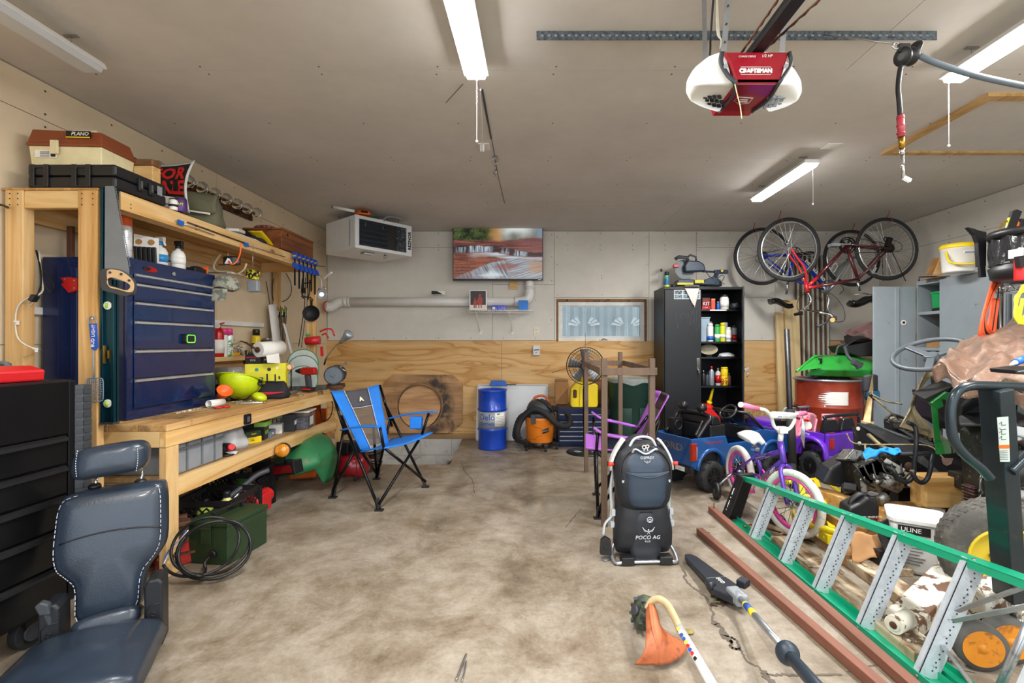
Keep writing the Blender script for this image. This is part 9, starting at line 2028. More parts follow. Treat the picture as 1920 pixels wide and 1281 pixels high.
for s_ in(-1,1):
 m=E();pts=[fr(px,py,.004)for px,py in(((1354,98),(1352,118),(1364,140),(1378,157),(1372,180),(1348,207))if s_<0 else((1480,98),(1483,118),(1470,142),(1460,157),(1441,184),(1411,207)))];m.T(Q(pts,6),.009,8,flat=.7);pt('dark_trim',m,MD,t);E().C(P(1361 if s_<0 else 1474,124,yF-.01),P(1361 if s_<0 else 1474,124,yF-.02),.008,K=12).p('screw',MS)
U('lettering','CRAFTSMAN',.0205,LW,t,P(1417,133,yF-.0015),X_,Z_,.0008,sx=1.0,bold=.0015)
m=E();fx0,fx1,fz0,fz1=P(1389,0,yF).x,P(1445,0,yF).x,P(0,140,yF).z,P(0,126,yF).z;m.T([(fx0,yF-.001,fz0),(fx1,yF-.001,fz0),(fx1,yF-.001,fz1),(fx0,yF-.001,fz1)],.0012,5,True);pt('logo_frame',m,LW,t)
U('lettering','CHAIN DRIVE',.010,LW,t,P(1401,106,yF-.0015),X_,Z_,.0006);U('lettering','1/2 HP',.014,LW,t,P(1438,105,yF-.0015),X_,Z_,.0006,shear=.2)
E().T([fr(px,py,.002)for px,py in((1376,188),(1384,181),(1412,183),(1404,192),(1386,195))],.0014,5,True).T([fr(1388,186,.002),fr(1402,186.5,.002)],.0016,5).T([fr(1386,190,.002),fr(1401,190,.002)],.0016,5).p('badge',LW)
E().T(Q([P(1378,158,yF-.012),P(1383,180,yF-.015),P(1388,200,yF-.015),P(1391,223,yF-.015)],5),.002,6).p('pull_string',I('string_yellow','dcd39a',.7))
# hanging straps, rail, chain, cables
for a_,b_,w_ in((P(1357,97,1.80),F(P(1372,40,1.80).x,1.80,ZC-.002),.020),(P(1466,97,1.80),F(P(1480,60,1.80).x,1.80,ZC-.002),.020),(P(1322,118,1.93),F(P(1320,80,1.96).x,1.96,ZC-.002),.018)):
 E().B(a_,b_,w_,.003,YY).p('hanger_strap',MA)
m=E()
for p0,p1 in((P(1357,97,1.80),F(P(1372,40,1.80).x,1.80,ZC-.002)),):
 for k in rg(5):c_=p0.lerp(p1,.1+.2*k);m.C(c_+F(0,-.003,0),c_+F(0,-.005,0),.004,K=8)
h_=pt('strap_hole',m,MD,t);h_['kind']='stuff'
rz=zs(93)+.01;rz=ztop+.02;xr=P(1418,0,1.76).x;E().B(F(xr,1.96,rz),F(xr+.06,-1.5,2.32),.045,.035).p('rail',MM,t,.003)
for px in(1402,1432):m=E();a=F(xr+(-.04 if px<1410 else .035),1.80,rz+.01);b_=F(xr+(.0 if px<1410 else .75),-1.5,2.36);m.T([a.lerp(b_,k/140)+F(.0,0,.0014*(-1)**k)for k in rg(141)],[.0035+.0018*(k%2)for k in rg(141)],6);pt('chain',m,MU,t)
E().T(Q([O(1331,108,Yo+.1),O(1332,90,Yo+.08),O(1333,60,Yo+.03),F(O(1336,35).x,Yo-.03,ZC-.01)],5),.004,6).p('cable',CO)
m=E();
for k in rg(3):m.T(Q([F(O(1338,35).x,Yo-.03,ZC-.008),O(1344+2*k,55,Yo),O(1352,75,Yo),O(1350,92,Yo+.02)],5),.0022,5)
pt('bell_wire',m,I('bell_wire_cream','e2dcc6',.6),t)
E().E(F(O(1337,33).x,Yo-.03,ZC-.012),(.012,.012,.010)).p('wire_nut',I('nut_yellow','e8b42a',.5))
# air hose on a roller hook
t=T('air_hose','black air hose with a red and brass end hanging down from a ceiling roller','hose')
Yh=1.80;H=lambda px,py,Y=Yh:P(px,py,Y)
E().T(Q([H(1700,98),H(1693,112),H(1687,135),H(1684,165),H(1686,190),H(1688,218)],6),.0085,12).p('hose',CO)
m=E();m.C(H(1688,217),H(1690,257),.0125,K=14);
for py in(222,236,250):m.O(H(1688.5,py),(0,0,1),.0125,.002,14,6)
pt('red_sleeve',m,I('sleeve_red','b8434e',.4),t)
E().C(H(1690,257),H(1691.5,278),.0105,K=14).p('brass_fitting',BR)
E().C(H(1691.5,278),H(1692,290),.009,K=6).C(H(1692,290),H(1694,335),.006,K=12).X(H(1700,336),(.028,.012,.012),(0,.5,0)).p('air_chuck',MC)
E().T(Q([H(1722,104,1.79),H(1760,120,1.78),H(1830,142,1.77),H(1940,165,1.76),H(2060,180,1.75)],6),.0105,12).p('feed_hose',I('hose_grey','66727c',.4))
E().L([(.012,-.03),(.034,-.024),(.028,-.008),(.020,0),(.028,.008),(.034,.024),(.012,.03)],H(1700,106,1.8),(.9,.3,.2),22).L([(.018,-.01),(.028,0),(.018,.01)],H(1716,90,1.8),(.9,.3,-.2),18).B(H(1684,90,1.79),H(1706,90,1.79),.012,.03).p('roller',MK,t,.002)
E().O(H(1680,86,1.79),YY,.012,.004,18,6).C(H(1678,82,1.79),F(H(1664,76).x,Yg-.004,ZC-.02),.003,K=8).p('eye_bolt',MS)
# small ceiling things
t=T('ceiling_outlet','white outlet on the ceiling under the middle light with a hanging plug','outlet');p=q(908,274,ZC);E().A(p.x-.04,p.x+.04,p.y-.06,p.y+.06,ZC-.008,ZC-.0005).p('plate',MW,t,.002);E().X((p.x-.01,p.y-.04,ZC-.03),(.03,.02,.05),(.3,0,.2)).p('plug',MW,t,.003)
E().T(Q([F(p.x-.012,p.y-.045,ZC-.055),P(904,250,3.1),P(903,215,2.8),P(901,180,2.55),P(901,168,2.44)],6),.003,6).p('cord',MW)
t=T('ceiling_pulley','small steel pulley and hook hanging from the ceiling behind the middle light','pulley');p=q(928,294,ZC);E().A(p.x-.02,p.x+.02,p.y-.02,p.y+.02,ZC-.006,ZC-.0005).O((p.x,p.y,ZC-.035),YY,.022,.004,20,6).p('ring',MS);E().C((p.x,p.y,ZC-.058),(p.x,p.y,ZC-.10),.002,K=6).O((p.x,p.y,ZC-.115),(.5,1,0),.013,.006,18,6).T([(p.x,p.y,ZC-.13),(p.x+.006,p.y,ZC-.155),(p.x+.006,p.y,ZC-.17)],.003,6).p('swivel',MS)
t=T('ceiling_plate','blank white plate on the ceiling above the far light','outlet');p=q(1559,273,ZC);E().A(p.x-.055,p.x+.055,p.y-.05,p.y+.05,ZC-.007,ZC-.0005).p('plate',MW,t,.002);E().C((p.x,p.y,ZC-.007),(p.x,p.y,ZC-.009),.004,K=8).p('screw',MS)
m=E();m.T([q(904,168,ZC-.004),q(915,228,ZC-.004),q(921,260,ZC-.004)],.006,6);ww=solo('ceiling_cable',m,MD,'dark cable running along the ceiling from the middle light','cable')
m=E();m.T([q(922,262,ZC-.003),q(934,330,ZC-.003),q(946,381,ZC-.003)],.002,5);solo('ceiling_cable',m,MU,'thin brown wire along the ceiling joint behind the pulley','cable')
m=E();m.T([q(868,158,ZC-.004),q(836,193,ZC-.02)],.002,5);solo('loose_wire',m,MD,'short wire end sticking out beside the middle light','wire')
# == stripped lawn tractor under a tarp, pallet jack and scrap (right foreground)
q=lambda px,py,Y=3.2:P(px,py,Y)
GF=I('frame_black','24262a',.45,.4,c2='54504a',W=(.58,.7),vs=7);GR=I('greasy_metal','3a3936',.5,.6,c2='84807a',W=(.58,.68),vs=22,bump=.2);Jh=I('cast_aluminium','9b9a95',.45,.8,c2='4d4a45',W=(.52,.62),vs=20);Jt=I('tan_steel','8f8264',.5,.4,c2='5b5040',W=(.5,.65),vs=10)
t=T('lawn_tractor','stripped lawn tractor chassis with a grey steering wheel, propped on wood blocks','tractor')
# near side plate of the chassis
A=[(1606,793,3.62),(1622,795,3.60),(1700,824,3.35),(1765,846,3.12),(1815,855,2.98),(1838,872,2.92),(1862,888,2.84),(1878,915,2.80),(1876,948,2.80),(1835,925,2.92),(1780,905,3.08),(1700,880,3.35),(1612,862,3.60)]
Fp=[P(*a)for a in A]
E().P(Fp,(.01,.008,0)).p('side_plate',GF,t,.002)
E().P([p+F(.012,.01,-.0)for p in Fp[1:5]]+[p+F(.06,.03,.0)for p in reversed(Fp[1:5])],(0,0,-.008)).p('top_flange',GF)
E().P([p+F(.30,.14,0)for p in Fp],(.01,.008,0)).p('side_plate',GF,t,.002)
e_=E().B(Fp[0]+F(.0,.0,-.03),Fp[-1]+zv(.0),.06,.012,YY).p('end_plate',GR,t,.002);m=E()
for f_ in(.15,.55,.8):c_=Fp[0].lerp(Fp[-1],f_);m.C(c_+F(-.0,-.012,0),c_+F(0,-.016,0),.014,K=14)
pt('bolt_hole',m,MP,e_)
for a,b_ in((1,12),(3,10)):E().B(Fp[a].lerp(Fp[b_],.5)+F(.01,0,0),Fp[a].lerp(Fp[b_],.5)+F(.30,.14,0),.05,.05).p('cross_member',GF)
E().A(P(1784,0,2.95).x,P(1826,0,2.9).x,2.86,2.98,P(0,912,2.95).z,P(0,884,2.95).z).p('axle_bracket',GR,t,.006);E().A(P(1791,0,2.9).x,P(1817,0,2.9).x,2.852,2.8595,P(0,905,2.86).z,P(0,889,2.86).z).p('bracket_hole',MK)
# steering column, wheel, dash supports
c_=q(1745,664,3.25);n_=F(-.42,-.22,.88).normalized()
m=E();m.O(c_,n_,.212,.016,44,10);x,y,_=m.frame(n_);sw_=pt('steering_wheel',m,I('wheel_grey_plastic','50585e',.45),t)
m=E();hub=c_-n_*.02
for a in(.5,2.5,4.4):m.B(hub,c_+(x*cos(a)+y*sin(a))*.205,.045,.018,n_)
m.C(hub-n_*.02,hub+n_*.02,.05,.04,20);pt('spoke',m,MATS['wheel_grey_plastic'],sw_,.004)
E().C(hub,q(1762,800,3.3),.018,K=12).C(q(1762,800,3.3),q(1760,850,3.25),.018,K=12).p('steering_column',GR)
# tan curved support
L_=Q([q(1738,688,3.2),q(1722,722,3.2),(q(1708,760,3.2)),q(1690,794,3.18),q(1686,800,3.18)],6);Rr=Q([q(1772,690,3.2),q(1735,718,3.2),q(1716,760,3.2),q(1745,800,3.14),q(1790,836,3.05)],6)
E().G(lambda u,v:L_[min(int(v*(len(L_)-1)),len(L_)-1)].lerp(Rr[min(int(v*(len(Rr)-1)),len(Rr)-1)],u)+F(0,.02*sin(pi*u),0),6,len(L_)-1,.008,False).p('dash_support',Jt)
E().B(q(1745,700,3.25),q(1774,745,3.2),.016,.008).B(q(1776,700,3.3),q(1730,690,3.3),.02,.01).p('brace',Jt)
E().P([q(1733,748,3.0),q(1790,722,3.0),q(1800,730,3.1),q(1748,760,3.0)],(.06,.18,.02)).p('black_tray',MK,t,.004)
GN=I('bracket_green','237a34',.35,coat=.3,c2='2c4a2c',W=(.66,.74),vs=8)
E().P([q(1745,756,2.98),q(1757,754,2.98),q(1766,846,2.94),q(1754,850,2.94)],(.03,.03,0)).P([q(1746,756,2.97),q(1775,735,2.97),q(1786,738,2.97),q(1776,752,2.97),q(1766,748,2.97),q(1770,762,2.97),q(1758,768,2.97)],(.02,.06,0)).P([q(1752,830,2.93),q(1766,826,2.93),q(1772,852,2.92),q(1754,852,2.93)],(.06,.02,0)).p('green_bracket',GN,t,.003)
for pts,r in(([(1634,742,3.5),(1652,757,3.45),(1690,790,3.4),(1712,806,3.4)],.008),([(1636,740,3.48),(1660,752,3.45),(1692,758,3.4)],.006),([(1668,786,3.4),(1690,782,3.4),(1720,800,3.4)],.009),([(1630,738,3.5),(1640,748,3.5)],.014),([(1660,788,3.3),(1672,778,3.3),(1700,786,3.3)],.010)):
 E().T(Q([P(*p)for p in pts],5),r,8).p('control_lever',Jt if r<.01 else GR)
m=E()
for k in rg(12):p=P(1700+9*k,808+4.2*k,3.35-.03*k);m.C(p,p+F(.0,.0,.035+.012*(k%3)),.012+.003*(k%2),K=8)
b_=pt('bolt_row',m,Jh,t);b_['kind']='stuff'
E().P([q(1676,790,3.3),q(1720,792,3.25),q(1718,806,3.25),q(1677,804,3.3)],(.02,.08,0)).T([q(1700,800,3.3),q(1750,812,3.2)],.022,10).T([q(1712,812,3.3),q(1770,826,3.15)],.016,10).X(q(1735,838,3.35),(.3,.12,.06),(0,.2,-.6)).p('transaxle',GR,t,.004)
# bent black tubes
for pts in([(1702,792,3.0),(1716,802,3.0),(1718,830,2.95),(1714,870,2.95),(1712,893,2.95),(1700,904,2.95),(1684,898,2.95),(1675,882,2.95),(1662,876,2.98)],[(1686,852,3.0),(1720,851,2.95),(1746,852,2.95),(1746,870,2.9),(1740,895,2.9),(1730,905,2.9),(1718,900,2.9),(1710,882,2.9)]):
 E().T(Q([P(*p)for p in pts],6),.013,10).p('bent_tube',GF)
E().T(Q([P(1587,813,3.35),P(1604,832,3.3),P(1680,834,3.15),P(1740,836,3.0),P(1766,856,2.92),P(1775,870,2.9)],4),.005,6).C(P(1622,832,3.2),P(1627,928,3.15),.006,K=8).T([P(1628,815,3.4),P(1650,835,3.3),P(1680,850,3.2)],.014,8).p('linkage_rod',Jt)
E().P([P(1765,860,2.88),P(1787,860,2.86),P(1784,870,2.86),P(1775,874,2.87),P(1768,870,2.88)],(.01,.01,0)).p('pedal',I('pedal_brown','6b5348',.6))
# wood blocks beneath and the small front wheel
w_=E().C(P(1772,930,3.15),P(1784,930,3.35),.085,K=28).p('small_wheel',MR,t,.01)
m=E();c0=P(1813,0,2.9).x;m.A(c0-.03,c0+.05,2.95,3.02,0,.30);c0=P(1738,0,3.1).x;m.A(c0-.03,c0+.03,3.12,3.18,0,.28);pt('jack_stand',m,MK,t)
JE=wood('timber_block','e0b878','c6934e',ax='X',knots=2.5);JF=wood('timber_block_dark','a8804e','7d5a34',ax='X',dirt='4a3626')
x0=P(1715,0,3.02).x;m=E();m.A(x0,x0+.26,2.93,3.06,P(0,940,3.0).z-.02,P(0,890,3.0).z);solo('timber_block',m,JE,'thick timber block with end grain propping up the tractor chassis','timber',bev=.006)
x0=P(1648,0,3.15).x;m=E();m.A(x0,x0+.30,3.10,3.20,.07,.165);solo('timber_block',m,JE,'pale timber lying crosswise under the engine parts','timber',bev=.004)
m=E();m.A(x0+.02,x0+.9,3.04,3.25,.0,.0695);solo('dark_timber',m,JF,'dark timber flat on the floor under the pale crosswise timber','timber',bev=.004)
a,b_=P(1530,905,3.45),P(1650,945,3.05);m=E();m.B(F(a.x,a.y,.135),F(b_.x+.05,b_.y,.12),.10,.09);m.A(a.x+.02,a.x+.12,a.y-.10,a.y,0,.09);m.A(b_.x-.06,b_.x+.03,b_.y-.0,b_.y+.08,0,.07);solo('long_timber',m,JE,'long pale timber slanting towards the black jug','timber',bev=.004)
# engine and gearbox heap
t=T('engine_parts','greasy engine with a black shroud lying among the tractor parts','engine')
e=lambda px,py,Y=3.35:P(px,py,Y)
E().P([e(1541,908),e(1556,880),e(1592,858),e(1600,905),e(1575,915)],(.04,.18,.0)).p('shroud',I('shroud_black','2b2c2f',.4,c2='5d5a52',W=(.64,.7),vs=10),t,.02,3)
vc_=E().P([e(1582,862,3.2),(e(1600,842,3.2)),e(1622,848,3.2),e(1606,866,3.2)],(.02,.14,-.03)).p('valve_cover',Jh,t,.006)
E().P([e(1588,860,3.195),e(1602,846,3.195),e(1616,850,3.195),e(1603,863,3.195)],(0,-.006,.0)).p('cover_plate',I('plate_silver','b7b9b8',.35,.7,c2='5c5a55',W=(.55,.62),vs=26),vc_)
random.seed(3)
for k in rg(26):
 px=1592+random.uniform(0,140);py=862+random.uniform(0,62)-.12*(px-1592)*.0;p=e(px,py,3.30+random.uniform(-.12,.15));p.z=max(p.z,.12)
 m=E();s_=random.uniform(.04,.085)
 if k%3==0:a=random.uniform(0,3.1);m.C(p,p+F(cos(a),sin(a)*.5,random.uniform(-.2,.5))*s_*1.6,s_*.45,s_*.38,14)
 elif k%3==1:m.X(p,(s_*1.5,s_,s_*.9),(random.uniform(-.5,.5),random.uniform(-.6,.6),random.uniform(0,3)))
 else:m.L([(s_*.2,-.02),(s_*.55,-.015),(s_*.6,.0),(s_*.4,.02),(s_*.15,.03)],p,(random.uniform(-1,1),-1,random.uniform(-.3,.8)),18)
 pt('gearbox_piece',m,[GR,GF,Jh,MU][k%4 if k%5 else 2],t,.003)
E().P([e(1600,870,3.2),e(1640,862,3.15),e(1700,880,3.15),e(1690,925,3.2),e(1610,922,3.2)],(.02,.25,0)).p('crankcase',GR,t,.02)
m=E();p=e(1648,898,3.1);m.C(p,p+F(.12,.0,-.04),.045,.05,24);m.C(p+F(-.05,0,.015),p,.02,K=14);m.C(e(1640,905,3.05),e(1652,902,3.05),.014,K=10);m.C(e(1645,940,3.1),e(1662,930,3.1),.03,K=16);pt('starter_motor',m,Jh,t)
for k in rg(7):E().B(e(1606+6*k,880-3*k,3.12),e(1632+6*k,905-3*k,3.12),.012,.05).p('cooling_fin',GR)
E().P([e(1612,900,3.05),e(1622,895,3.05),e(1626,925,3.05),e(1616,932,3.05)],(.02,.03,0)).p('bracket',Jh,t,.003)
m=E();
for k in rg(6):m.T(Q([e(1600+18*k,870,3.1),e(1612+16*k,885+6*(k%3),3.02),e(1622+18*k,905-4*k,3.05),e(1640+15*k,915,3.1)],5),.006,6)
pt('hose_tangle',m,CO,t)
for(x_,y_)in((1600,3.42),(1690,3.42)):m=E();p=e(x_,900,y_);m.A(p.x-.05,p.x+.05,y_-.04,y_+.06,0,.20);pt('rest_block',m,GF,t)
t=T('blue_rag','crumpled blue shop towel lying on the engine parts','rag');E().G(lambda u,v:e(1621+66*u,846-5*sin(3*u)+16*v*(1-.7*u),3.04-.05*v)+F(0,.02*sin(9*u+4*v),.012*sin(14*u)*cos(7*v)),22,8,.006,False).p('cloth',I('shop_towel_blue','1488d8',.8,bump=.3));E().T(Q([e(1650,842,3.03),e(1664,846,3.03),e(1684,843,3.03)],4),.008,6).p('cloth_fold',MATS['shop_towel_blue'])
# tractor rear wheel
t=T('drive_wheel_assembly','fat lawn tractor tyre with a yellow rim behind the pallet jack handle','wheel')
c_=F(2.10,2.17,.252);ax=F(-.62,-1,.0).normalized();rr_,hw=.25,.10
ty=E().L([(.145,-hw*.9),(.19,-hw*1.05),(.235,-hw*.95),(.25,-hw*.6),(.252,0),(.25,hw*.6),(.235,hw*.95),(.19,hw*1.05),(.145,hw*.9)],c_,ax,56,caps=False).p('tyre',I('old_tyre','4a4844',.85,bump=.3,c2='6d6860',W=(.5,.7),vs=8))
m=E();x,y,_=m.frame(ax)
for k in rg(48):
 a=2*pi*k/48
 for s_ in(-1,1):e_=x*cos(a+.04*s_)+y*sin(a+.04*s_);f_=x*cos(a+.04*s_+.09)+y*sin(a+.04*s_+.09);m.B(c_+e_*.250+ax*s_*.01,c_+f_*.247+ax*s_*.07,.014,.007,e_)
tr_=pt('tread_lug',m,MATS['old_tyre'],ty);tr_['kind']='stuff'
rm=E().L([(.15,hw*.95),(.145,hw*.8),(.13,hw*.3),(.11,hw*.15),(.05,hw*.2),(.0,hw*.25)],c_,ax,44,caps=False).O(c_+ax*hw*.92,ax,.148,.007,44,8).L([(.15,-hw*.9),(.0,-hw*.6)],c_,ax,44,caps=False).p('rim',I('rim_yellow','d9c036',.4,c2='a8902c',W=(.6,.7),vs=8))
m=E();m.C(c_+ax*hw*.2,c_+ax*hw*.55,.035,K=18);
for k in rg(5):a=2*pi*k/5;m.C(c_+(x*cos(a)+y*sin(a))*.06+ax*hw*.18,c_+(x*cos(a)+y*sin(a))*.06+ax*hw*.3,.008,K=8)
pt('hub',m,MU,rm)
# tarp over the tractor body
t=T('tarp','crumpled brown plastic tarp draped over the tractor at the right edge','tarp')
def tp(u,v):
 a=P(1748+14*v,690-2*v,2.75).lerp(P(1960,745,2.15),u);b_=P(1800,640,3.2).lerp(P(2000,640,2.5),u);c__=P(1880,610,3.55).lerp(P(2100,560,3.1),u)
 if v<.5:p=a.lerp(b_,v*2)
 else:p=b_.lerp(c__,v*2-1)
 n1=.5*sin(9*u+7*v+2*sin(5*v))+.35*sin(19*u-11*v)+.3*sin(31*v+12*u);from mathutils import noise as nz
 n1+=1.8*nz.noise(F(u*5,v*5,0))+.8*nz.noise(F(u*13,v*13,2));return p+zv(.024*n1+.03*sin(pi*u)*v)
m=E();m.G(tp,50,40,.004,True);Jk,tt,tb=nt('tarp_brown');v_=coords(tt)
cb_=ramp(tt,noise(tt,v_,6,6,.65,.8),[(.3,lin('755a4a')),(.55,lin('937767')),(.75,lin('bda99c'))]);tt.links.new(cb_,tb.inputs['Base Color']);tb.inputs['Roughness'].default_value=.22;tb.inputs['Coat Weight'].default_value=.3;bumpn(tt,tb,noise(tt,v_,14,6,.7,.7),.8,.02);MATS['tarp_brown']=Jk  # palest ramp tone puts the plastic's whitish sheen into the colour
pt('sheet',m,Jk,t)
E().G(lambda u,v:V(tp(u,0))+F(.01*sin(20*u)-.004,-.012*sin(14*u)-.03*v,-.085*v-.03*v*sin(3*u)*u),40,6,.004).p('hanging_edge',Jk)
t=T('caulk_tube','white tube with a blue label lying on the brown tarp at the right edge','tube');a,b_=P(1904,680,2.25),P(1932,668,2.28);E().C(a,b_,.016,K=16).p('tube_body',BU);E().C(a+(a-b_).normalized()*.04,a,.004,.012,12).p('nozzle',MP)
t=T('black_case','flat black case lying on the tarp at the right edge','case');E().P([P(1903,694,2.2),P(1950,688,2.2),P(1950,704,2.2),P(1906,702,2.2)],(.03,.16,.0)).p('case_body',MK,t,.004);E().B(P(1908,697,2.198),P(1940,693,2.198),.004,.004).p('seam',MG)
# dark body beneath the tarp
t=T('mower_engine','black mower fender and engine under the brown tarp','mower part')
E().G(lambda u,v:P(1800+105*u,760+40*v-30*sin(pi*u)*(1-v),2.75-.2*u+.15*sin(pi*v)),12,8,.015).P([P(1798,745,2.9),P(1925,735,2.6),P(1925,790,2.6),P(1860,830,2.75),P(1810,800,2.9)],(.1,.5,0)).p('fender',I('fender_black','2c2d2f',.45,c2='55524c',W=(.6,.7),vs=6),t,.02)
E().P([P(1885,830,2.5),P(1945,800,2.4),P(1960,960,2.4),P(1895,965,2.45)],(.1,.4,0)).p('engine_block',GR,t,.02)
for k in rg(9):m=E();p=P(1892+6*(k%4),800+18*k,2.42);m.L([(.01,0),(.035,.004),(.04,.02),(.02,.04)],p,(-.3,-1,.2),16)if k%2 else m.C(p,p+F(.09,.02,.01),.02,K=12);pt('engine_detail',m,[MK,Jh,GR][k%3],t)
E().T(Q([P(1880,835,2.45),P(1900,825,2.4),P(1915,830,2.4),P(1930,845,2.4)],5),.018,8).E(P(1908,885,2.38),(.06,.05,.06)).p('intake',MK)
E().G(lambda u,v:P(1886+50*u,805+18*v-6*sin(4*u),2.38)+F(0,.02*sin(6*u),0),10,4,.01).p('white_rag',Jn)
E().A(P(1885,0,2.6).x+.05,P(1885,0,2.6).x+.35,2.5,2.9,0,.35).p('support',MK)
t=T('gasket','silver engine gasket plate with round holes beside the wheel','gasket');g_=lambda px,py:P(px,py,2.62)
m=E();
for(px,py,r)in((1852,908,.045),(1850,938,.042)):m.O(g_(px,py),(.2,-1,0),r,.012,28,6,.3)
for(px,py)in((1842,896),(1840,922),(1840,950),(1860,922)):m.O(g_(px,py),(.2,-1,0),.012,.008,14,6,.4)
m.B(g_(1841,894),g_(1838,954),.02,.004,YY);pt('gasket_plate',m,Jh,t)
m=E();p=g_(1838,956);m.A(p.x-.04,p.x+.05,2.60,2.68,0,p.z);pt('scrap_base',m,MK,t)
t=T('finned_box','small dark red finned part between the timber block and the wheel','engine part');p=P(1828,930,2.75);E().X(p,(.07,.07,.12)).p('part_body',I('finned_maroon','4a2020',.5),t,.003)
for k in rg(7):E().X(p+zv(-.05+.017*k),(.085,.08,.004)).p('fin',Jh)
E().A(p.x-.04,p.x+.04,p.y-.03,p.y+.04,0,p.z-.062).p('rest',GF)
# pallet jack
t=T('pallet_jack','old pallet jack with a dark handle, flaking white forks and orange wheels','pallet jack')
JW=I('handle_teal_black','1f2c33',.3,.3,c2='3d3b38',W=(.64,.7),vs=9,coat=.2);JX=I('flaking_white','d9d5c6',.5,c2='6b4a36',W=(.535,.555),vs=6);M_ow=I('wheel_orange','d8861c',.5,c2='9a5c1c',W=(.56,.66),vs=10)
p0,p1=P(1893,1120,1.86),P(1867,728,1.74)
m=E();d=(p1-p0).normalized();m.B(p0,p1,.055,.085,YY);hp=pt('handle_post',m,JW,t,.003)
m=E();a,b_=P(1881,787,1.70),P(1895,867,1.735);m.P([P(1869,783,1.705),P(1890,781,1.705),P(1893,866,1.73),P(1875,866,1.73)],(.0,-.0015,0));pl_=pt('instruction_label',m,I('label_pale_green','c3cfc9',.5),hp)
E().P([P(1872,835,1.717),P(1892,834,1.717),P(1892.5,841,1.719),P(1872.5,841,1.719)],(0,-.0015,0)).p('orange_band',MO,pl_)
m=E()
for k,(py,s_)in enumerate(((795,1),(803,-1),(812,1),(822,1))):m.T([P(1874,py,1.70),P(1878,py-4*s_,1.70),P(1878,py+3,1.70),P(1886,py+2,1.70)],.0012,4)
for k in rg(6):m.T([P(1874,846+3.2*k,1.718),P(1890,845.5+3.2*k,1.718)],.0008,4)
pt('pictogram',m,LK,pl_)
H_=lambda px,py:P(px,py,1.74)
E().T(Q([H_(1857,897),H_(1840,878),H_(1812,855),H_(1790,828),H_(1783,795),H_(1784,760),H_(1795,735),H_(1820,724),H_(1868,724),H_(1920,726),H_(1968,735),H_(1975,770),H_(1958,820),H_(1925,855),H_(1895,885)],7),.0165,12).p('handle_loop',JW)
E().P([H_(1893,758)+F(0,-.03,0),H_(1912,772)+F(0,-.03,0),H_(1916,782)+F(0,-.03,0),H_(1892,768)+F(0,-.03,0)],(0,.01,0)).p('release_lever',JW)
m=E();b0=P(1855,1130,1.90);m.P([P(1846,1115,1.92),P(1905,1100,1.90),P(1985,1130,1.9),P(1985,1215,1.9),P(1900,1208,1.9),P(1850,1200,1.92)],(.03,.12,0));bd=pt('jack_body',m,JX,t,.012);U('lettering','CROWN',.048,LK,bd,P(1866,1163,1.888),F(1,-.03,-.12),Z_,.0008,bold=.001)
m=E();c_=P(1901,1140,1.86);m.C(c_-zv(.04),c_+zv(.05),.022,K=18);m.C(c_+zv(.05),c_+zv(.07),.016,K=6);m.C(c_-zv(.05),c_-zv(.03),.032,K=18);pt('pump',m,MC,t)
# forks
def fork(a,b_,w,h,nm='fork'):m=E();m.B(a,b_,w,h);return pt(nm,m,JX,t,.008)
fork(P(1795,1068,2.30),P(1688,1175,2.0),.125,.07);fork(P(1860,1190,2.0),P(1720,1215,1.95),.05,.05)
m=E();a=P(1676,1172,1.93);m.C(a,a+F(.10,.05,0),.035,K=20);m.C(a-F(.004,.002,0),a,.022,K=16);pt('load_roller',m,JX,t);E().C(a-F(.006,.003,0),a-F(.004,.002,0),.014,K=14).p('roller_bore',MU)
m=E();a,b_=P(1690,1195,1.92),P(1780,1240,1.85);m.B(F(a.x,a.y,.03),F(b_.x,b_.y,.03),.05,.05);pt('fork_tip',m,I('greasy_tip','6c5a48',.5,.3,c2='cfc8b4',W=(.5,.56),vs=20),t,.006)
for(px,Y)in((1836,1.80),(1888,1.84)):
 x=(px-CX)*Y/F_PX;w_=E().L([(.05,-.025),(.084,-.022),(.086,0),(.084,.022),(.05,.025)],(x,Y,.087),(-.25,-1,0),36).p('wheel',I('wheel_grey_rubber','54524e',.7))
 m=E();m.L([(.066,.0265),(.06,.016),(.02,.02),(.016,.03),(0,.03)],(x,Y,.087),(-.25,-1,0),30)
 for k in rg(12):a=2*pi*k/12;xx_,yy_,_=m.frame((-.25,-1,0));e_=xx_*cos(a)+yy_*sin(a);m.B(F(x,Y,.087)+e_*.02+F(-.25,-1,0).normalized()*.022,F(x,Y,.087)+e_*.062+F(-.25,-1,0).normalized()*.022,.006,.008,YY)
 pt('wheel_hub',m,M_ow,w_)
# square white bucket
t=T('pail','square white plastic pail with a lid and black printed label behind the ladder','bucket',(2.02,2.60,0),(0,0,R(-32)))
m=E();tap(m,-.105,.105,-.105,.105,0,.27,.015);pt('pail_body',m,I('pail_white','e3e4e4',.45,var=.04),t,.025,3);E().P([(x,y,.272)for x,y in rr2(.262,.262,.04,4)],(0,0,.022)).P([(x,y,.294)for x,y in rr2(.22,.22,.035,4)],(0,0,.006)).p('lid',MATS['pail_white'],t,.004)
lb=E().A(-.085,.05,-.1215,-.1165,.215,.258).p('black_label',LK);U('lettering','ULINE',.032,LW,lb,(-.03,-.1225,.238),X_,Z_,.0008)
m=E()
for k in rg(9):m.A(-.08,.03-.012*(k%3),-.1165+.0011*0-.003+.0007*k,-.1145+.0007*k,.195-.017*k,.199-.017*k)
pt('print_lines',m,I('print_grey_dark','6f7174',.6),t)
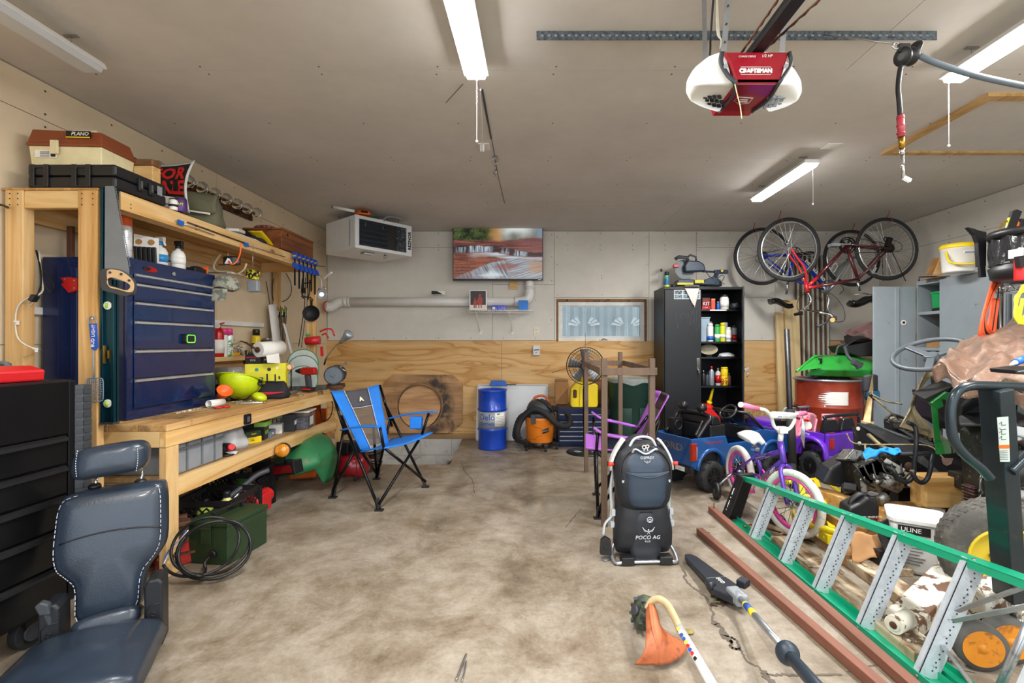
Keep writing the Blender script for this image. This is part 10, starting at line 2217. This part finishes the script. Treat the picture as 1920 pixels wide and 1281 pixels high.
# black jug
t=T('oil_jug','black plastic oil jug with a handle standing on the timber by the ladder','jug');J_=lambda px,py,Y=2.82:P(px,py,Y)
zb=J_(0,978).z
E().P([J_(1590,978),J_(1649,978),J_(1650,948),J_(1640,938),J_(1628,932),J_(1612,944),J_(1592,954)],(.02,.13,0)).p('jug_body',MK,t,.014,3)
E().T(Q([J_(1592,958,2.87),J_(1596,940,2.87),J_(1612,928,2.87),J_(1624,928,2.87)],5),.014,8).p('handle',MK);E().C(J_(1634,935,2.88),J_(1634,929,2.88),.022,K=18).C(J_(1634,929,2.88),J_(1634,926,2.88),.026,K=18).p('cap',MD)
U('lettering','FULL SYNTHETIC',.016,LW,t,J_(1634,970,2.817),X_,Z_,.0006);U('lettering','OIL RECYCLER',.016,LR,t,J_(1633,974.5,2.817),X_,Z_,.0006)
m=E();xj=J_(1590,0).x;m.A(xj-.04,xj+.24,2.78,3.0,0,zb-.001);solo('crate_scrap',m,JF,'dark timber scrap carrying the black oil jug','timber',bev=.004)
# cardboard and black tray scraps
t=T('cardboard_scrap','torn tan cardboard piece between the ladder and the white pail','cardboard');E().G(lambda u,v:P(1592+60*u+6*v,1005+50*v-6*sin(3*u),2.62-.08*v)+zv(.012*sin(7*u+3*v)),12,10,.006).p('sheet',I('kraft_brown','b98a5c',.85,bump=.2));E().G(lambda u,v:P(1596+40*u,990+16*v,2.72)+F(0,.05*u,.01*sin(6*u)),8,4,.006).p('flap',MT)
m=E();p=P(1622,0,2.6);m.A(p.x-.09,p.x+.06,2.60,2.75,0,.07);pt('flattened_box',m,MT,t,.003)
t=T('black_planter','broken black plastic tray leaning beside the white pail','tray');E().P([P(1640,985,2.6),P(1670,972,2.65),P(1692,985,2.62),P(1698,1040,2.5),P(1664,1045,2.5),P(1648,1010,2.55)],(.01,.02,0)).P([P(1668,995,2.55),P(1702,980,2.6),P(1706,1000,2.6),P(1672,1015,2.55)],(.01,.06,-.02)).p('tray_body',MK,t,.004);m=E();p=P(1672,1045,2.5);m.A(p.x-.05,p.x+.08,2.52,2.66,0,p.z+.02);pt('tray_base',m,MK,t)
# yellow hand truck
t=T('hand_truck','yellow steel hand truck lying behind the front wheel of the small bicycle','hand truck');JY=I('hand_truck_yellow','e6cf16',.35,coat=.3,c2='9c8418',W=(.66,.72),vs=8)
yq=lambda px,py,z=.12:PF(px,py,z)
for a,b_ in(((1474,905),(1545,898)),((1478,925),(1552,938)),((1496,978),(1640,1018)),((1545,900),(1648,980)),((1486,960),(1498,1000))):E().C(yq(*a),yq(*b_),.016,K=12).p('frame_tube',JY)
for a,b_ in(((1500,903),(1520,985)),((1530,900),(1560,990))):E().B(yq(*a),yq(*b_),.035,.01).p('cross_plate',JY)
m=E();p=yq(1565,1000,.10);m.A(p.x-.06,p.x+.08,p.y-.03,p.y+.06,.04,.10);m.P([yq(1545,985,.12),yq(1575,990,.12),yq(1570,1012,.08),yq(1543,1006,.08)],(0,0,-.012));pt('nose_plate',m,JY,t,.003)
E().C((p.x+.1,p.y+.1,.05),(p.x+.15,p.y+.12,.05),.05,K=20).C((p.x-.2,p.y+.3,.05),(p.x-.16,p.y+.32,.05),.05,K=20).p('wheel',MR)
# small parts strewn on the planks
t=T('brass_scrap','small copper coloured piece lying on the floor right of the ladder cap','scrap');p=PF(1412,990,.01);E().E(p+zv(.012),(.035,.02,.012)).p('scrap_body',I('copper','b06a38',.35,.8));E().C(p+F(-.03,0,.008),p+F(-.06,.01,.008),.006,K=8).p('stub',BR)
for k,(a,b_)in enumerate((((1540,1040),(1580,1075)),((1580,1028),(1625,1062)),((1486,1035),(1520,1062)))):
 m=E();m.B(PF(*a,.055),PF(*b_,.055),.018,.008);solo('wood_splinter',m,JS,['splinter lying on the second flaking board','longer splinter lying on the boards near the cardboard','splinter lying on the first flaking board by the bicycle wheel'][k],'splinter',bev=.001)
t=T('mud_flap','tan board edge and rope scraps on the floor under the bicycle wheel','scrap');E().B(PF(1440,985,.02),PF(1530,1010,.02),.06,.02).p('board_strip',JS,t,.003);E().T(Q([PF(1440,1000,.01),PF(1455,1004,.012),PF(1470,1000,.012),PF(1490,1008,.01)],5),.005,6).p('rope_bit',MT)
settle()
kin={}
for o in bpy.data.objects:
 if o.parent is None and o.get('category'):kin.setdefault(o.name.split('.')[0],[]).append(o)
for n_,os_ in kin.items():
 if len(os_)>1:
  for o in os_:
   if not o.get('group'):o['group']=n_.replace('_',' ')+' pieces in the garage'
